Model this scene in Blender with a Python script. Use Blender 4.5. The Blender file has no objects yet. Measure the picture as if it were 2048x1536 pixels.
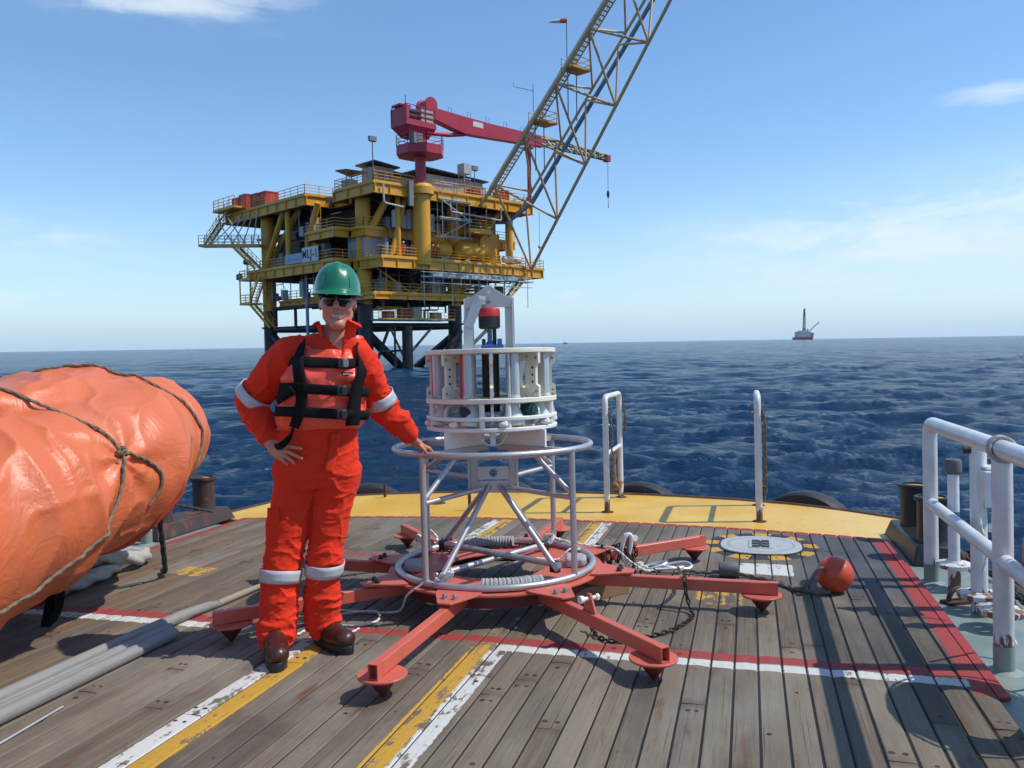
import bpy, bmesh, math, random
import numpy as np
from mathutils import Vector, Matrix, noise as mnoise
random.seed(7); np.random.seed(7)
SC = bpy.context.scene
COL = SC.collection
R = math.radians
# ------------------------------------------------------------------ camera frame
# world: sea level z = 0, camera above the origin, +y away from the camera, +x to its right
# deck frame: the boat's own axes (z = 0 on the planks), a little pitched and rolled against the sea
f_, cx_, cy_ = 1620., 1024., 768.
def _nz(v):
    v = np.array(v, float); return v/np.linalg.norm(v)
_up = _nz(np.cross([-1024, -64.5, f_], [1024, -97.5, f_]))
if _up[1] > 0: _up = -_up
_fw = np.array([0, 0, 1.]); _wy = _nz(_fw-_up*_fw.dot(_up)); _wx = np.cross(_wy, _up)
WC = np.array([_wx, _wy, _up])
CAM_H = 2.7
_dy = _nz([473, -53, f_]); _dx = np.array([5530, -105, -f_]); _dx = _nz(_dx-_dy*_dx.dot(_dy)); _dz = np.cross(_dx, _dy)
if _dz[1] > 0: _dz = -_dz
DC = np.array([_dx, _dy, _dz]); DECK_H = 1.38
_T = WC @ DC.T
DECK = Matrix([[*_T[0], 0], [*_T[1], 0], [*_T[2], 0], [0, 0, 0, 1]])
DECK.translation = Vector((0, 0, CAM_H)) - (DECK.to_3x3() @ Vector((0, 0, DECK_H)))

cam_data = bpy.data.cameras.new('camera'); cam = bpy.data.objects.new('camera', cam_data); COL.objects.link(cam)
cam_data.sensor_width = 36; cam_data.lens = f_/2048*36; cam_data.clip_start = 0.1; cam_data.clip_end = 30000
cm = Matrix(((WC[0][0], -WC[0][1], -WC[0][2], 0), (WC[1][0], -WC[1][1], -WC[1][2], 0), (WC[2][0], -WC[2][1], -WC[2][2], CAM_H), (0, 0, 0, 1)))
cam.matrix_world = cm
SC.camera = cam
# ------------------------------------------------------------------ light
SUN_EL, SUN_AZ = R(53), R(93)          # azimuth from +y (away) towards +x (right)
sun_d = bpy.data.lights.new('sun', 'SUN'); sun = bpy.data.objects.new('sun', sun_d); COL.objects.link(sun)
sun_d.energy = 3.25; sun_d.angle = R(0.53); sun_d.color = (1.0, 0.955, 0.88)
_sd = Vector((math.sin(SUN_AZ)*math.cos(SUN_EL), math.cos(SUN_AZ)*math.cos(SUN_EL), math.sin(SUN_EL)))
sun.rotation_euler = _sd.to_track_quat('Z', 'Y').to_euler(); sun.location = (30, 10, 60)
SC.view_settings.view_transform = 'Standard'; SC.view_settings.look = 'None'
SC.view_settings.exposure = 0.27; SC.view_settings.gamma = 1.0
SC.view_settings.use_curve_mapping = False
SC.cycles.max_bounces = 6; SC.cycles.volume_bounces = 0

# ------------------------------------------------------------------ node helper
class G:
    def __init__(s, tree): s.t = tree
    def node(s, typ, ins=None, **pr):
        n = s.t.nodes.new(typ)
        for k, v in pr.items(): setattr(n, k, v)
        for k, v in (ins or {}).items(): s.put(n.inputs[k], v)
        return n
    def put(s, sock, v):
        if isinstance(v, V): s.t.links.new(v.s, sock)
        elif isinstance(v, bpy.types.NodeSocket): s.t.links.new(v, sock)
        else:
            try: sock.default_value = v
            except Exception:
                sock.default_value = (*v, 1.0) if len(v) == 3 else v
    def m(s, op, a, b=0., c=0., clamp=False):
        n = s.node('ShaderNodeMath', operation=op, use_clamp=clamp)
        s.put(n.inputs[0], a); s.put(n.inputs[1], b); s.put(n.inputs[2], c)
        return V(s, n.outputs[0])
    def sstep(s, x, a, b):
        n = s.node('ShaderNodeMapRange', interpolation_type='SMOOTHSTEP', clamp=True)
        for i, v in enumerate((x, a, b, 0., 1.)): s.put(n.inputs[i], v)
        return V(s, n.outputs[0])
    def coord(s, kind='Object'): return V(s, s.node('ShaderNodeTexCoord').outputs[kind])
    def map(s, vec, scale=(1, 1, 1), loc=(0, 0, 0), rot=(0, 0, 0)):
        n = s.node('ShaderNodeMapping', {0: vec, 1: loc, 2: rot, 3: scale}); return V(s, n.outputs[0])
    def noise(s, vec, scale=5., detail=4., rough=.55, dist=0.):
        n = s.node('ShaderNodeTexNoise', {'Vector': vec, 'Scale': scale, 'Detail': detail, 'Roughness': rough, 'Distortion': dist}); return V(s, n.outputs[0])
    def voro(s, vec, scale=5., feature='F1', out=0):
        n = s.node('ShaderNodeTexVoronoi', {'Vector': vec, 'Scale': scale}, feature=feature); return V(s, n.outputs[out])
    def sep(s, vec):
        n = s.node('ShaderNodeSeparateXYZ', {0: vec}); return [V(s, o) for o in n.outputs]
    def comb(s, x, y, z):
        n = s.node('ShaderNodeCombineXYZ', {0: x, 1: y, 2: z}); return V(s, n.outputs[0])
    def mix(s, fac, a, b, blend='MIX'):
        n = s.node('ShaderNodeMix', data_type='RGBA', blend_type=blend)
        s.put(n.inputs[0], fac); s.put(n.inputs[6], a); s.put(n.inputs[7], b)
        return V(s, n.outputs[2])
    def hsv(s, col, h=.5, sat=1., val=1.):
        n = s.node('ShaderNodeHueSaturation', {'Hue': h, 'Saturation': sat, 'Value': val, 'Color': col}); return V(s, n.outputs[0])
    def attr(s, name, out='Fac'):
        n = s.node('ShaderNodeAttribute', attribute_name=name); return V(s, n.outputs[out])
    def bump(s, height, strength=.3, dist=.01, normal=None):
        n = s.node('ShaderNodeBump', {'Height': height, 'Strength': strength, 'Distance': dist})
        if normal is not None: s.put(n.inputs['Normal'], normal)
        return V(s, n.outputs[0])
class V:
    def __init__(s, g, sock): s.g, s.s = g, sock
    def __add__(a, b): return a.g.m('ADD', a, b)
    __radd__ = __add__
    def __sub__(a, b): return a.g.m('SUBTRACT', a, b)
    def __rsub__(a, b): return a.g.m('SUBTRACT', b, a)
    def __mul__(a, b): return a.g.m('MULTIPLY', a, b)
    __rmul__ = __mul__
    def __truediv__(a, b): return a.g.m('DIVIDE', a, b)
    def mx(a, b): return a.g.m('MAXIMUM', a, b)
    def mn(a, b): return a.g.m('MINIMUM', a, b)
    def gt(a, b): return a.g.m('GREATER_THAN', a, b)
    def lt(a, b): return a.g.m('LESS_THAN', a, b)
    def abs(a): return a.g.m('ABSOLUTE', a)
def lin(r, g, b):
    f = lambda c: c/12.92 if c <= .04045 else ((c+.055)/1.055)**2.4
    return (f(r/255), f(g/255), f(b/255), 1)

# ------------------------------------------------------------------ world: daylight sky with thin cloud
world = bpy.data.worlds.new('World'); SC.world = world; world.use_nodes = True
wg = G(world.node_tree); world.node_tree.nodes.clear()
sky = wg.node('ShaderNodeTexSky', sky_type='NISHITA', sun_disc=False, sun_elevation=SUN_EL, sun_rotation=SUN_AZ, air_density=1.0, dust_density=0.1, ozone_density=4.0, altitude=0)
wdir = wg.coord('Generated')
wX, wY, wZ = wg.sep(wdir)
w_az = wg.m('ARCTAN2', wX, wY)*57.2958
w_el = wg.m('ARCSINE', wZ)*57.2958
def cloudlet(a0, e0, sa, se, amp, tilt=0.):
    da = (w_az-a0)/sa; de = (w_el-e0-(w_az-a0)*tilt)/se
    q = da*da+de*de
    return wg.m('EXPONENT', q*-1.)*amp
cvec = wg.comb(w_az*.11, w_el*.42, 0.)
cn = wg.noise(cvec, 1.0, 7., .62, .6)
cn2 = wg.noise(wg.comb(w_az*.35, w_el*.9, 3.), 1.0, 6., .6, .4)
reg = cloudlet(27, 7.4, 16, 2.4, .33, .05)+cloudlet(-25, 22.2, 10, 2.0, .66, -.02)+cloudlet(31, 14.2, 3.2, .9, .40)+cloudlet(4.2, 3.4, 1.3, .45, .34)
reg = reg+cloudlet(-31, 7., 7, 1.6, .22)+cloudlet(-32, 3.2, 3, .8, .26)+cloudlet(9, 11.8, 4, .5, .16)+cloudlet(12.5, 3.2, 3, .5, .12)+cloudlet(-10, 2.5, 8, .8, .12)
cl = wg.sstep(cn*.62+cn2*.34+reg, .62, 1.02)
low = wg.m('EXPONENT', w_el.mx(0.)*-.22)
skyc = wg.hsv(sky.outputs[0], .5, 1.12, 1.0)
skyc = wg.mix(low*.80+.08, skyc, (2.55, 3.95, 5.45, 1))
veil = cloudlet(27, 5.8, 15, 3.3, 1.25, .06)+cloudlet(10, 2.2, 26, 1.9, .22)+cloudlet(-25, 22.4, 8, 1.8, .8)+cloudlet(-31, 6.5, 8, 1.6, .5)
veil = veil*wg.sstep(cn*.7+cn2*.3, .25, .70)
skyc = wg.mix(veil.mn(1.)*.92, skyc, (4.5, 5.3, 5.8, 1))
skyc = wg.mix(cl*.62, skyc, (5.0, 5.6, 6.0, 1))
bg = wg.node('ShaderNodeBackground', {'Color': skyc, 'Strength': 0.144})
wo = wg.node('ShaderNodeOutputWorld', {'Surface': bg.outputs[0]})
# ------------------------------------------------------------------ materials
MATS = {}
def newmat(name):
    m = bpy.data.materials.new(name); m.use_nodes = True; m.node_tree.nodes.clear()
    g = G(m.node_tree); MATS[name] = m
    b = g.node('ShaderNodeBsdfPrincipled'); o = g.node('ShaderNodeOutputMaterial', {'Surface': b.outputs[0]})
    return m, g, b
def paint(name, col, rough=.45, metal=0., var=.12, scale=5., bump=.08, rust=0., rustcol=(.10, .035, .012, 1), rscale=7., dirt=.0, dirtcol=(.05, .045, .04, 1), spec=.5, fine=60., coat=0.):
    """worn painted / bare surface: tonal variation, dirt film, rust blooms, fine bump"""
    m, g, b = newmat(name)
    co = g.coord()
    n1 = g.noise(co, scale, 5., .6); n2 = g.noise(co, scale*6, 3., .6)
    c = g.hsv(tuple(col), .5, 1., 1.-var+(n1*.7+n2*.3)*(2*var))
    r = g.m('ADD', n1*.25, rough-.12)
    if dirt > 0:
        d = g.sstep(g.noise(g.map(co, (1, 1, .5), (3, 1, 7)), scale*1.7, 6., .65), .5, .72)*dirt
        c = g.mix(d, c, dirtcol)
    if rust > 0:
        k = g.sstep(g.noise(g.map(co, (1, 1, .45), (9, 4, 2)), rscale, 7., .7), .72-rust*.35, .78-rust*.33)
        rc = g.mix(g.noise(co, rscale*5, 3.), rustcol, tuple(x*2.3 for x in rustcol[:3]))
        c = g.mix(k, c, rc); r = g.m('ADD', r, k*.35, clamp=True)
    g.put(b.inputs['Base Color'], c); g.put(b.inputs['Roughness'], r); b.inputs['Metallic'].default_value = metal
    b.inputs['Specular IOR Level'].default_value = spec
    if coat: b.inputs['Coat Weight'].default_value = coat; b.inputs['Coat Roughness'].default_value = .08
    if bump > 0: g.put(b.inputs['Normal'], g.bump(g.noise(co, fine, 3.)*.5+n1, bump, .01))
    return m

# ------------------------------------------------------------------ mesh builder
def wmat(o):
    M = o.matrix_basis.copy()
    while o.parent is not None: o = o.parent; M = o.matrix_basis @ M
    return M
class MB:
    def __init__(s): s.v = []; s.f = []; s.mi = []; s.cur = 0
    def add(s, vs, fs):
        o = len(s.v); s.v += [tuple(v) for v in vs]
        for f in fs: s.f.append(tuple(i+o for i in f)); s.mi.append(s.cur)
        return s
    def box(s, lo, hi, rz=0., c=None):
        (x0, y0, z0), (x1, y1, z1) = lo, hi
        vs = [(x0, y0, z0), (x1, y0, z0), (x1, y1, z0), (x0, y1, z0), (x0, y0, z1), (x1, y0, z1), (x1, y1, z1), (x0, y1, z1)]
        if rz:
            mx, my = c or ((x0+x1)/2, (y0+y1)/2); ca, sa = math.cos(rz), math.sin(rz)
            vs = [(mx+(x-mx)*ca-(y-my)*sa, my+(x-mx)*sa+(y-my)*ca, z) for x, y, z in vs]
        return s.add(vs, [(0, 3, 2, 1), (4, 5, 6, 7), (0, 1, 5, 4), (1, 2, 6, 5), (2, 3, 7, 6), (3, 0, 4, 7)])
    def cbox(s, c, size, rz=0.):
        return s.box([c[i]-size[i]/2 for i in range(3)], [c[i]+size[i]/2 for i in range(3)], rz)
    def bar(s, p, q, w, h, upv=(0, 0, 1), ch=0.):
        """rectangular bar from p to q, w across, h along upv; ch = chamfer"""
        p, q = Vector(p), Vector(q); d = (q-p).normalized(); u = Vector(upv); sd = d.cross(u)
        if sd.length < 1e-4: sd = d.cross(Vector((1, 0, 0)))
        sd.normalize(); u = sd.cross(d).normalized()
        if ch:
            cs = [(-w/2+ch, -h/2), (w/2-ch, -h/2), (w/2, -h/2+ch), (w/2, h/2-ch), (w/2-ch, h/2), (-w/2+ch, h/2), (-w/2, h/2-ch), (-w/2, -h/2+ch)]
        else: cs = [(-w/2, -h/2), (w/2, -h/2), (w/2, h/2), (-w/2, h/2)]
        n = len(cs); vs = [p+sd*a+u*b for a, b in cs]+[q+sd*a+u*b for a, b in cs]
        fs = [(i, (i+1) % n, n+(i+1) % n, n+i) for i in range(n)]+[tuple(range(n-1, -1, -1)), tuple(range(n, 2*n))]
        return s.add(vs, fs)
    def tube(s, pts, r, seg=10, closed=False, caps=True):
        pts = [Vector(p) for p in pts]; n = len(pts)
        rs = r if hasattr(r, '__len__') else [r]*n
        vs = []; u = None
        for i in range(n):
            a = pts[(i-1) % n] if (closed or i > 0) else pts[i]; b = pts[(i+1) % n] if (closed or i < n-1) else pts[i]
            t = (b-a)
            if t.length < 1e-9: t = Vector((0, 0, 1))
            t.normalize()
            if u is None: u = t.orthogonal().normalized()
            u = (u-t*u.dot(t))
            if u.length < 1e-6: u = t.orthogonal()
            u.normalize(); w = t.cross(u)
            for k in range(seg):
                an = 2*math.pi*k/seg; vs.append(pts[i]+(u*math.cos(an)+w*math.sin(an))*rs[i])
        fs = []
        for i in range(n if closed else n-1):
            j = (i+1) % n; off = 0
            if closed and j == 0:   # best-matching start vertex at the seam
                off = min(range(seg), key=lambda k: (vs[i*seg]-vs[k]).length)
            for k in range(seg):
                fs.append((i*seg+k, i*seg+(k+1) % seg, j*seg+(k+1+off) % seg, j*seg+(k+off) % seg))
        if caps and not closed: fs += [tuple(range(seg-1, -1, -1)), tuple((n-1)*seg+k for k in range(seg))]
        return s.add(vs, fs)
    def cyl(s, p, q, r0, r1=None, seg=20):
        return s.tube([p, q], [r0, r0 if r1 is None else r1], seg)
    def ring(s, c, rad, r, seg=12, n=64, axis=(0, 0, 1)):
        ax = Vector(axis).normalized(); u = ax.orthogonal().normalized(); w = ax.cross(u)
        return s.tube([Vector(c)+(u*math.cos(2*math.pi*i/n)+w*math.sin(2*math.pi*i/n))*rad for i in range(n)], r, seg, True)
    def lathe(s, c, prof, seg=32, axis=(0, 0, 1), cap=True):
        """profile of (radius, height) turned about axis through c"""
        ax = Vector(axis).normalized(); u = ax.orthogonal().normalized() if abs(ax.z) < .999 else Vector((1, 0, 0)); w = ax.cross(u)
        vs = [Vector(c)+ax*h+(u*math.cos(2*math.pi*k/seg)+w*math.sin(2*math.pi*k/seg))*max(r, 1e-5) for r, h in prof for k in range(seg)]
        n = len(prof); fs = [(i*seg+k, i*seg+(k+1) % seg, (i+1)*seg+(k+1) % seg, (i+1)*seg+k) for i in range(n-1) for k in range(seg)]
        if cap: fs += [tuple(range(seg-1, -1, -1)), tuple((n-1)*seg+k for k in range(seg))]
        return s.add(vs, fs)
    def prism(s, poly, z0, z1):
        n = len(poly); vs = [(x, y, z0) for x, y in poly]+[(x, y, z1) for x, y in poly]
        fs = [(i, (i+1) % n, n+(i+1) % n, n+i) for i in range(n)]+[tuple(range(n-1, -1, -1)), tuple(range(n, 2*n))]
        return s.add(vs, fs)
    def plate(s, poly, o, u, w, t):
        """polygon (a, b) -> o + a*u + b*w extruded by thickness t along u x w (centred)"""
        o, u, w = Vector(o), Vector(u).normalized(), Vector(w).normalized(); nn = u.cross(w).normalized()*t/2
        n = len(poly); P = [o+u*a+w*b for a, b in poly]; vs = [p-nn for p in P]+[p+nn for p in P]
        fs = [(i, (i+1) % n, n+(i+1) % n, n+i) for i in range(n)]+[tuple(range(n-1, -1, -1)), tuple(range(n, 2*n))]
        return s.add(vs, fs)
    def sphere(s, c, r, nu=24, nv=14, sc=(1, 1, 1)):
        prof = [(r*math.sin(math.pi*i/nv), -r*math.cos(math.pi*i/nv)) for i in range(nv+1)]
        o = len(s.v); s.lathe((0, 0, 0), prof, nu, cap=False)
        for i in range(o, len(s.v)):
            x, y, z = s.v[i]; s.v[i] = (c[0]+x*sc[0], c[1]+y*sc[1], c[2]+z*sc[2])
        return s
    def build(s, name, mat, parent=None, loc=None, ang=35., bevel=0., smooth=True, sub=0):
        me = bpy.data.meshes.new(name)
        M = None
        if parent is not None: M = wmat(parent).inverted()
        elif loc is not None: M = Matrix.Translation(-Vector(loc))
        vs = [tuple(M @ Vector(v)) for v in s.v] if M is not None else s.v
        me.from_pydata(vs, [], s.f)
        mats = mat if isinstance(mat, (list, tuple)) else [mat]
        for k in mats: me.materials.append(k)
        if len(mats) > 1: me.polygons.foreach_set('material_index', s.mi)
        bm = bmesh.new(); bm.from_mesh(me); bmesh.ops.recalc_face_normals(bm, faces=bm.faces); bm.to_mesh(me); bm.free()
        if smooth: me.shade_smooth(); me.set_sharp_from_angle(angle=R(ang))
        o = bpy.data.objects.new(name, me); COL.objects.link(o)
        if parent is not None: o.parent = parent
        elif loc is not None: o.location = loc
        if bevel:
            b = o.modifiers.new('bevel', 'BEVEL'); b.width = bevel; b.segments = 2; b.limit_method = 'ANGLE'; b.angle_limit = R(40); b.harden_normals = False
        return o
def tag(o, label=None, cat=None, group=None, kind=None):
    if label: o['label'] = label
    if cat: o['category'] = cat
    if group: o['group'] = group
    if kind: o['kind'] = kind
    return o
def thing(name, label, cat, loc=(0, 0, 0), rz=0., group=None):
    o = bpy.data.objects.new(name, None); COL.objects.link(o); o.empty_display_size = .1
    o.matrix_local = Matrix.Translation(loc) @ Matrix.Rotation(rz, 4, 'Z')
    return tag(o, label, cat, group)
def copy_tree(o, parent=None):
    c = o.copy(); COL.objects.link(c)
    if parent is not None: c.parent = parent
    for ch in list(o.children): copy_tree(ch, c)
    return c
def arc(c, r, a0, a1, n, u=(1, 0, 0), w=(0, 0, 1)):
    u, w, c = Vector(u), Vector(w), Vector(c)
    return [c+(u*math.cos(a0+(a1-a0)*i/n)+w*math.sin(a0+(a1-a0)*i/n))*r for i in range(n+1)]
def spline(pts, n=12):
    """Catmull-Rom through pts"""
    P = [Vector(p) for p in pts]; P = [P[0]*2-P[1]]+P+[P[-1]*2-P[-2]]; out = []
    for i in range(1, len(P)-2):
        for k in range(n):
            t = k/n; a, b, c, d = P[i-1:i+3]
            out.append(.5*((2*b)+(c-a)*t+(2*a-5*b+4*c-d)*t*t+(3*b-a-3*c+d)*t**3))
    return out+[P[-2]]
def resample(pts, step):
    pts = [Vector(p) for p in pts]; out = [pts[0]]; need = step
    for a, b in zip(pts, pts[1:]):
        L = (b-a).length; pos = 0.
        while L-pos >= need:
            pos += need; out.append(a+(b-a)*(pos/L)); need = step
        need -= L-pos
    return out
def fillet(pts, r, n=6):
    """round the inner corners of a polyline"""
    P = [Vector(p) for p in pts]; out = [P[0]]
    for a, b, c in zip(P, P[1:], P[2:]):
        d0, d1 = (a-b).normalized(), (c-b).normalized(); rr = min(r, (a-b).length*.49, (c-b).length*.49)
        s_, e_ = b+d0*rr, b+d1*rr
        out += [s_*(1-t)**2+b*2*t*(1-t)+e_*t*t for t in [k/n for k in range(n+1)]]
    return out+[P[-1]]
def chain_links(mb, pts, L=.05, w=.03, r=.0055, seg=6):
    """oval links threaded along a path, every second one turned"""
    P = resample(pts, L*.72)
    for i, (a, b) in enumerate(zip(P, P[1:])):
        c = (a+b)/2; t = (b-a).normalized(); u = t.cross(Vector((.13, .21, 1))).normalized(); v = t.cross(u)
        an = (i % 2)*math.pi/2+.5+random.uniform(-.3, .3); s_ = u*math.cos(an)+v*math.sin(an)
        pth = []
        for k in range(12):
            th = 2*math.pi*k/12; ct, st = math.cos(th), math.sin(th)
            pth.append(c+t*((L-w)/2*(1 if ct > 0 else -1)*min(1, abs(ct)*3)+ct*(w/2-r))+s_*(st*(w/2-r)))
        mb.tube(pth, r, seg, True)
    return mb
def rope_tube(mb, pts, r, seg=12, lay=6.0, strands=3):
    """laid rope: lobed section that twists along the path"""
    P = resample(pts, max(r*.8, .004)); n = len(P); u = None; vs = []; L = 0.
    for i in range(n):
        a, b = P[max(i-1, 0)], P[min(i+1, n-1)]; t = (b-a).normalized()
        if i: L += (P[i]-P[i-1]).length
        if u is None: u = t.orthogonal().normalized()
        u = (u-t*u.dot(t)).normalized(); w = t.cross(u); ph = L/(r*lay)*2*math.pi/1.
        for k in range(seg):
            th = 2*math.pi*k/seg; rr = r*(.66+.38*abs(math.cos(strands*(th-ph/strands)/2.)))
            vs.append(P[i]+(u*math.cos(th)+w*math.sin(th))*rr)
    fs = [(i*seg+k, i*seg+(k+1) % seg, (i+1)*seg+(k+1) % seg, (i+1)*seg+k) for i in range(n-1) for k in range(seg)]
    fs += [tuple(range(seg-1, -1, -1)), tuple((n-1)*seg+k for k in range(seg))]
    return mb.add(vs, fs)
# ------------------------------------------------------------------ implicit surfaces (numpy surface nets)
class Field:
    def __init__(s, lo, hi, h):
        s.o = np.array(lo, float); s.h = h; s.n = np.ceil((np.array(hi)-s.o)/h).astype(int)+1
        s.F = np.full(s.n, .06, np.float32)
        s.ax = [(s.o[i]+h*np.arange(s.n[i])).astype(np.float32) for i in range(3)]
    def reg(s, lo, hi, pad):
        a = [max(0, int((lo[i]-pad-s.o[i])/s.h)) for i in range(3)]; b = [min(s.n[i], int((hi[i]+pad-s.o[i])/s.h)+2) for i in range(3)]
        if any(b[i] <= a[i] for i in range(3)): return None
        sl = tuple(slice(a[i], b[i]) for i in range(3))
        X = s.ax[0][sl[0]][:, None, None]; Y = s.ax[1][sl[1]][None, :, None]; Z = s.ax[2][sl[2]][None, None, :]
        return sl, X, Y, Z
    def smin(s, sl, d, k):
        A = s.F[sl]
        if k <= 0: s.F[sl] = np.minimum(A, d); return
        hh = np.clip(.5+.5*(A-d)/k, 0, 1); s.F[sl] = A*(1-hh)+d*hh-k*hh*(1-hh)
    def sub(s, sl, d, k):
        A = s.F[sl]; d = -d
        hh = np.clip(.5-.5*(A-d)/max(k, 1e-4), 0, 1) ; s.F[sl] = A*(1-hh)+d*hh+k*hh*(1-hh)
    def cone(s, p, q, r0, r1, k=.02, flat=None, op='add'):
        """tapered capsule; flat=(axis vector, factor) squashes the section"""
        p, q = np.array(p, float), np.array(q, float); m = max(r0, r1)
        g = s.reg(np.minimum(p, q)-m, np.maximum(p, q)+m, k+.02)
        if g is None: return
        sl, X, Y, Z = g; d = q-p; L2 = max(d.dot(d), 1e-9)
        t = np.clip(((X-p[0])*d[0]+(Y-p[1])*d[1]+(Z-p[2])*d[2])/L2, 0, 1)
        dx, dy, dz = X-p[0]-t*d[0], Y-p[1]-t*d[1], Z-p[2]-t*d[2]
        if flat:
            a = np.array(flat[0], float); a /= np.linalg.norm(a); pr = (dx*a[0]+dy*a[1]+dz*a[2]); e = 1/flat[1]-1
            dx, dy, dz = dx+pr*a[0]*e, dy+pr*a[1]*e, dz+pr*a[2]*e
        D_ = np.sqrt(dx*dx+dy*dy+dz*dz)-(r0+(r1-r0)*t)
        if flat and flat[1] < 1: D_ = D_*(.5+.5*flat[1])
        (s.smin if op == 'add' else s.sub)(sl, D_.astype(np.float32), k)
    def ell(s, c, rad, k=.02, rot=None, op='add'):
        c, rad = np.array(c, float), np.array(rad, float); m = rad.max()
        g = s.reg(c-m, c+m, k+.02)
        if g is None: return
        sl, X, Y, Z = g; dx, dy, dz = X-c[0], Y-c[1], Z-c[2]
        if rot is not None:
            Rm = np.array(rot.to_3x3().inverted()); dx, dy, dz = [Rm[i][0]*dx+Rm[i][1]*dy+Rm[i][2]*dz for i in range(3)]
        q = np.sqrt((dx/rad[0])**2+(dy/rad[1])**2+(dz/rad[2])**2); g2 = np.sqrt((dx/rad[0]**2)**2+(dy/rad[1]**2)**2+(dz/rad[2]**2)**2)+1e-6
        D_ = np.minimum(q*(q-1)/g2, .2)
        D_ = np.where(q < .05, -rad.min(), D_)
        (s.smin if op == 'add' else s.sub)(sl, D_.astype(np.float32), k)
    def box(s, c, half, r=.01, k=.01, rot=None, op='add'):
        c, half = np.array(c, float), np.array(half, float); m = np.linalg.norm(half) if rot is not None else half
        g = s.reg(c-m, c+m, k+.02)
        if g is None: return
        sl, X, Y, Z = g; dx, dy, dz = X-c[0], Y-c[1], Z-c[2]
        if rot is not None:
            Rm = np.array(rot.to_3x3().inverted()); dx, dy, dz = [Rm[i][0]*dx+Rm[i][1]*dy+Rm[i][2]*dz for i in range(3)]
        a, b, e = np.abs(dx)-half[0]+r, np.abs(dy)-half[1]+r, np.abs(dz)-half[2]+r
        D_ = np.sqrt(np.maximum(a, 0)**2+np.maximum(b, 0)**2+np.maximum(e, 0)**2)+np.minimum(np.maximum(a, np.maximum(b, e)), 0)-r
        (s.smin if op == 'add' else s.sub)(sl, D_.astype(np.float32), k)
    def loft(s, sl_, k=.02, op='add'):
        """stack of elliptical slices (z, cx, cy, rx, ry[, power])"""
        A = np.array(sl_, float); zs = A[:, 0]; o = np.argsort(zs); A = A[o]; zs = A[:, 0]
        m = max(A[:, 3].max(), A[:, 4].max())
        g = s.reg([A[:, 1].min()-m, A[:, 2].min()-m, zs[0]], [A[:, 1].max()+m, A[:, 2].max()+m, zs[-1]], k+.03)
        if g is None: return
        sl, X, Y, Z = g; zc = np.clip(Z, zs[0], zs[-1])
        I = [np.interp(zc.ravel(), zs, A[:, i]).reshape(zc.shape) for i in (1, 2, 3, 4)]
        p = 2.4
        q = (np.abs((X-I[0])/I[2])**p+np.abs((Y-I[1])/I[3])**p)**(1/p)
        D_ = (q-1)*np.minimum(I[2], I[3])*.9
        ez = np.maximum(zs[0]-Z, Z-zs[-1])
        D_ = np.where(ez > 0, np.sqrt(np.maximum(D_, 0)**2+ez**2), np.maximum(D_, ez))
        (s.smin if op == 'add' else s.sub)(sl, D_.astype(np.float32), k)
    def mesh(s, iso=0.):
        F = s.F-iso; S = F < 0
        c = [S[i:S.shape[0]-1+i, j:S.shape[1]-1+j, k:S.shape[2]-1+k] for i in (0, 1) for j in (0, 1) for k in (0, 1)]
        cnt = sum(x.astype(np.int8) for x in c); act = (cnt > 0) & (cnt < 8)
        I = np.argwhere(act); idx = np.full(act.shape, -1, np.int32); idx[act] = np.arange(len(I))
        off = np.array([(i, j, k) for i in (0, 1) for j in (0, 1) for k in (0, 1)])
        vals = np.stack([F[I[:, 0]+o[0], I[:, 1]+o[1], I[:, 2]+o[2]] for o in off], 1)
        P = np.zeros((len(I), 3)); n = np.zeros(len(I))
        for a in range(8):
            for b in range(a+1, 8):
                if abs(off[a]-off[b]).sum() != 1: continue
                fa, fb = vals[:, a], vals[:, b]; cr = (fa < 0) != (fb < 0); t = np.where(cr, fa/np.where(cr, fa-fb, 1), 0)
                P += np.where(cr[:, None], off[a]+t[:, None]*(off[b]-off[a]), 0); n += cr
        P = s.o+(I+P/n[:, None])*s.h
        quads = []
        for ax in range(3):
            u, v = [(1, 2), (2, 0), (0, 1)][ax]
            sh = list(S.shape); a = [slice(0, None)]*3; b = [slice(0, None)]*3; a[ax] = slice(0, -1); b[ax] = slice(1, None)
            ch = S[tuple(a)] != S[tuple(b)]; E_ = np.argwhere(ch)
            E_ = E_[(E_[:, u] > 0) & (E_[:, v] > 0) & (E_[:, u] < sh[u]-1) & (E_[:, v] < sh[v]-1)]
            du = np.zeros(3, int); du[u] = 1; dv = np.zeros(3, int); dv[v] = 1
            q = np.stack([idx[tuple((E_-d).T)] for d in (du+dv, dv, du*0, du)], 1)
            fl = S[tuple(E_.T)]; q[~fl] = q[~fl][:, ::-1]
            quads.append(q)
        Q = np.concatenate(quads); Q = Q[(Q >= 0).all(1)]
        return P, Q
def vnoise(P, seed=0):
    """value noise in -1..1 on an (n,3) array"""
    P = np.asarray(P, np.float64); I = np.floor(P).astype(np.int64); Fp = P-I; Fp = Fp*Fp*(3-2*Fp); out = 0
    def hsh(i, j, k):
        h = (i*374761393+j*668265263+k*1274126177+seed*974634) & 0x7fffffff; h = ((h ^ (h >> 13))*1103515245) & 0x7fffffff
        return ((h ^ (h >> 16)) & 0xffff)/32767.5-1
    for i in (0, 1):
        for j in (0, 1):
            for k in (0, 1):
                w = (Fp[:, 0] if i else 1-Fp[:, 0])*(Fp[:, 1] if j else 1-Fp[:, 1])*(Fp[:, 2] if k else 1-Fp[:, 2])
                out = out+w*hsh(I[:, 0]+i, I[:, 1]+j, I[:, 2]+k)
    return out
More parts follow.
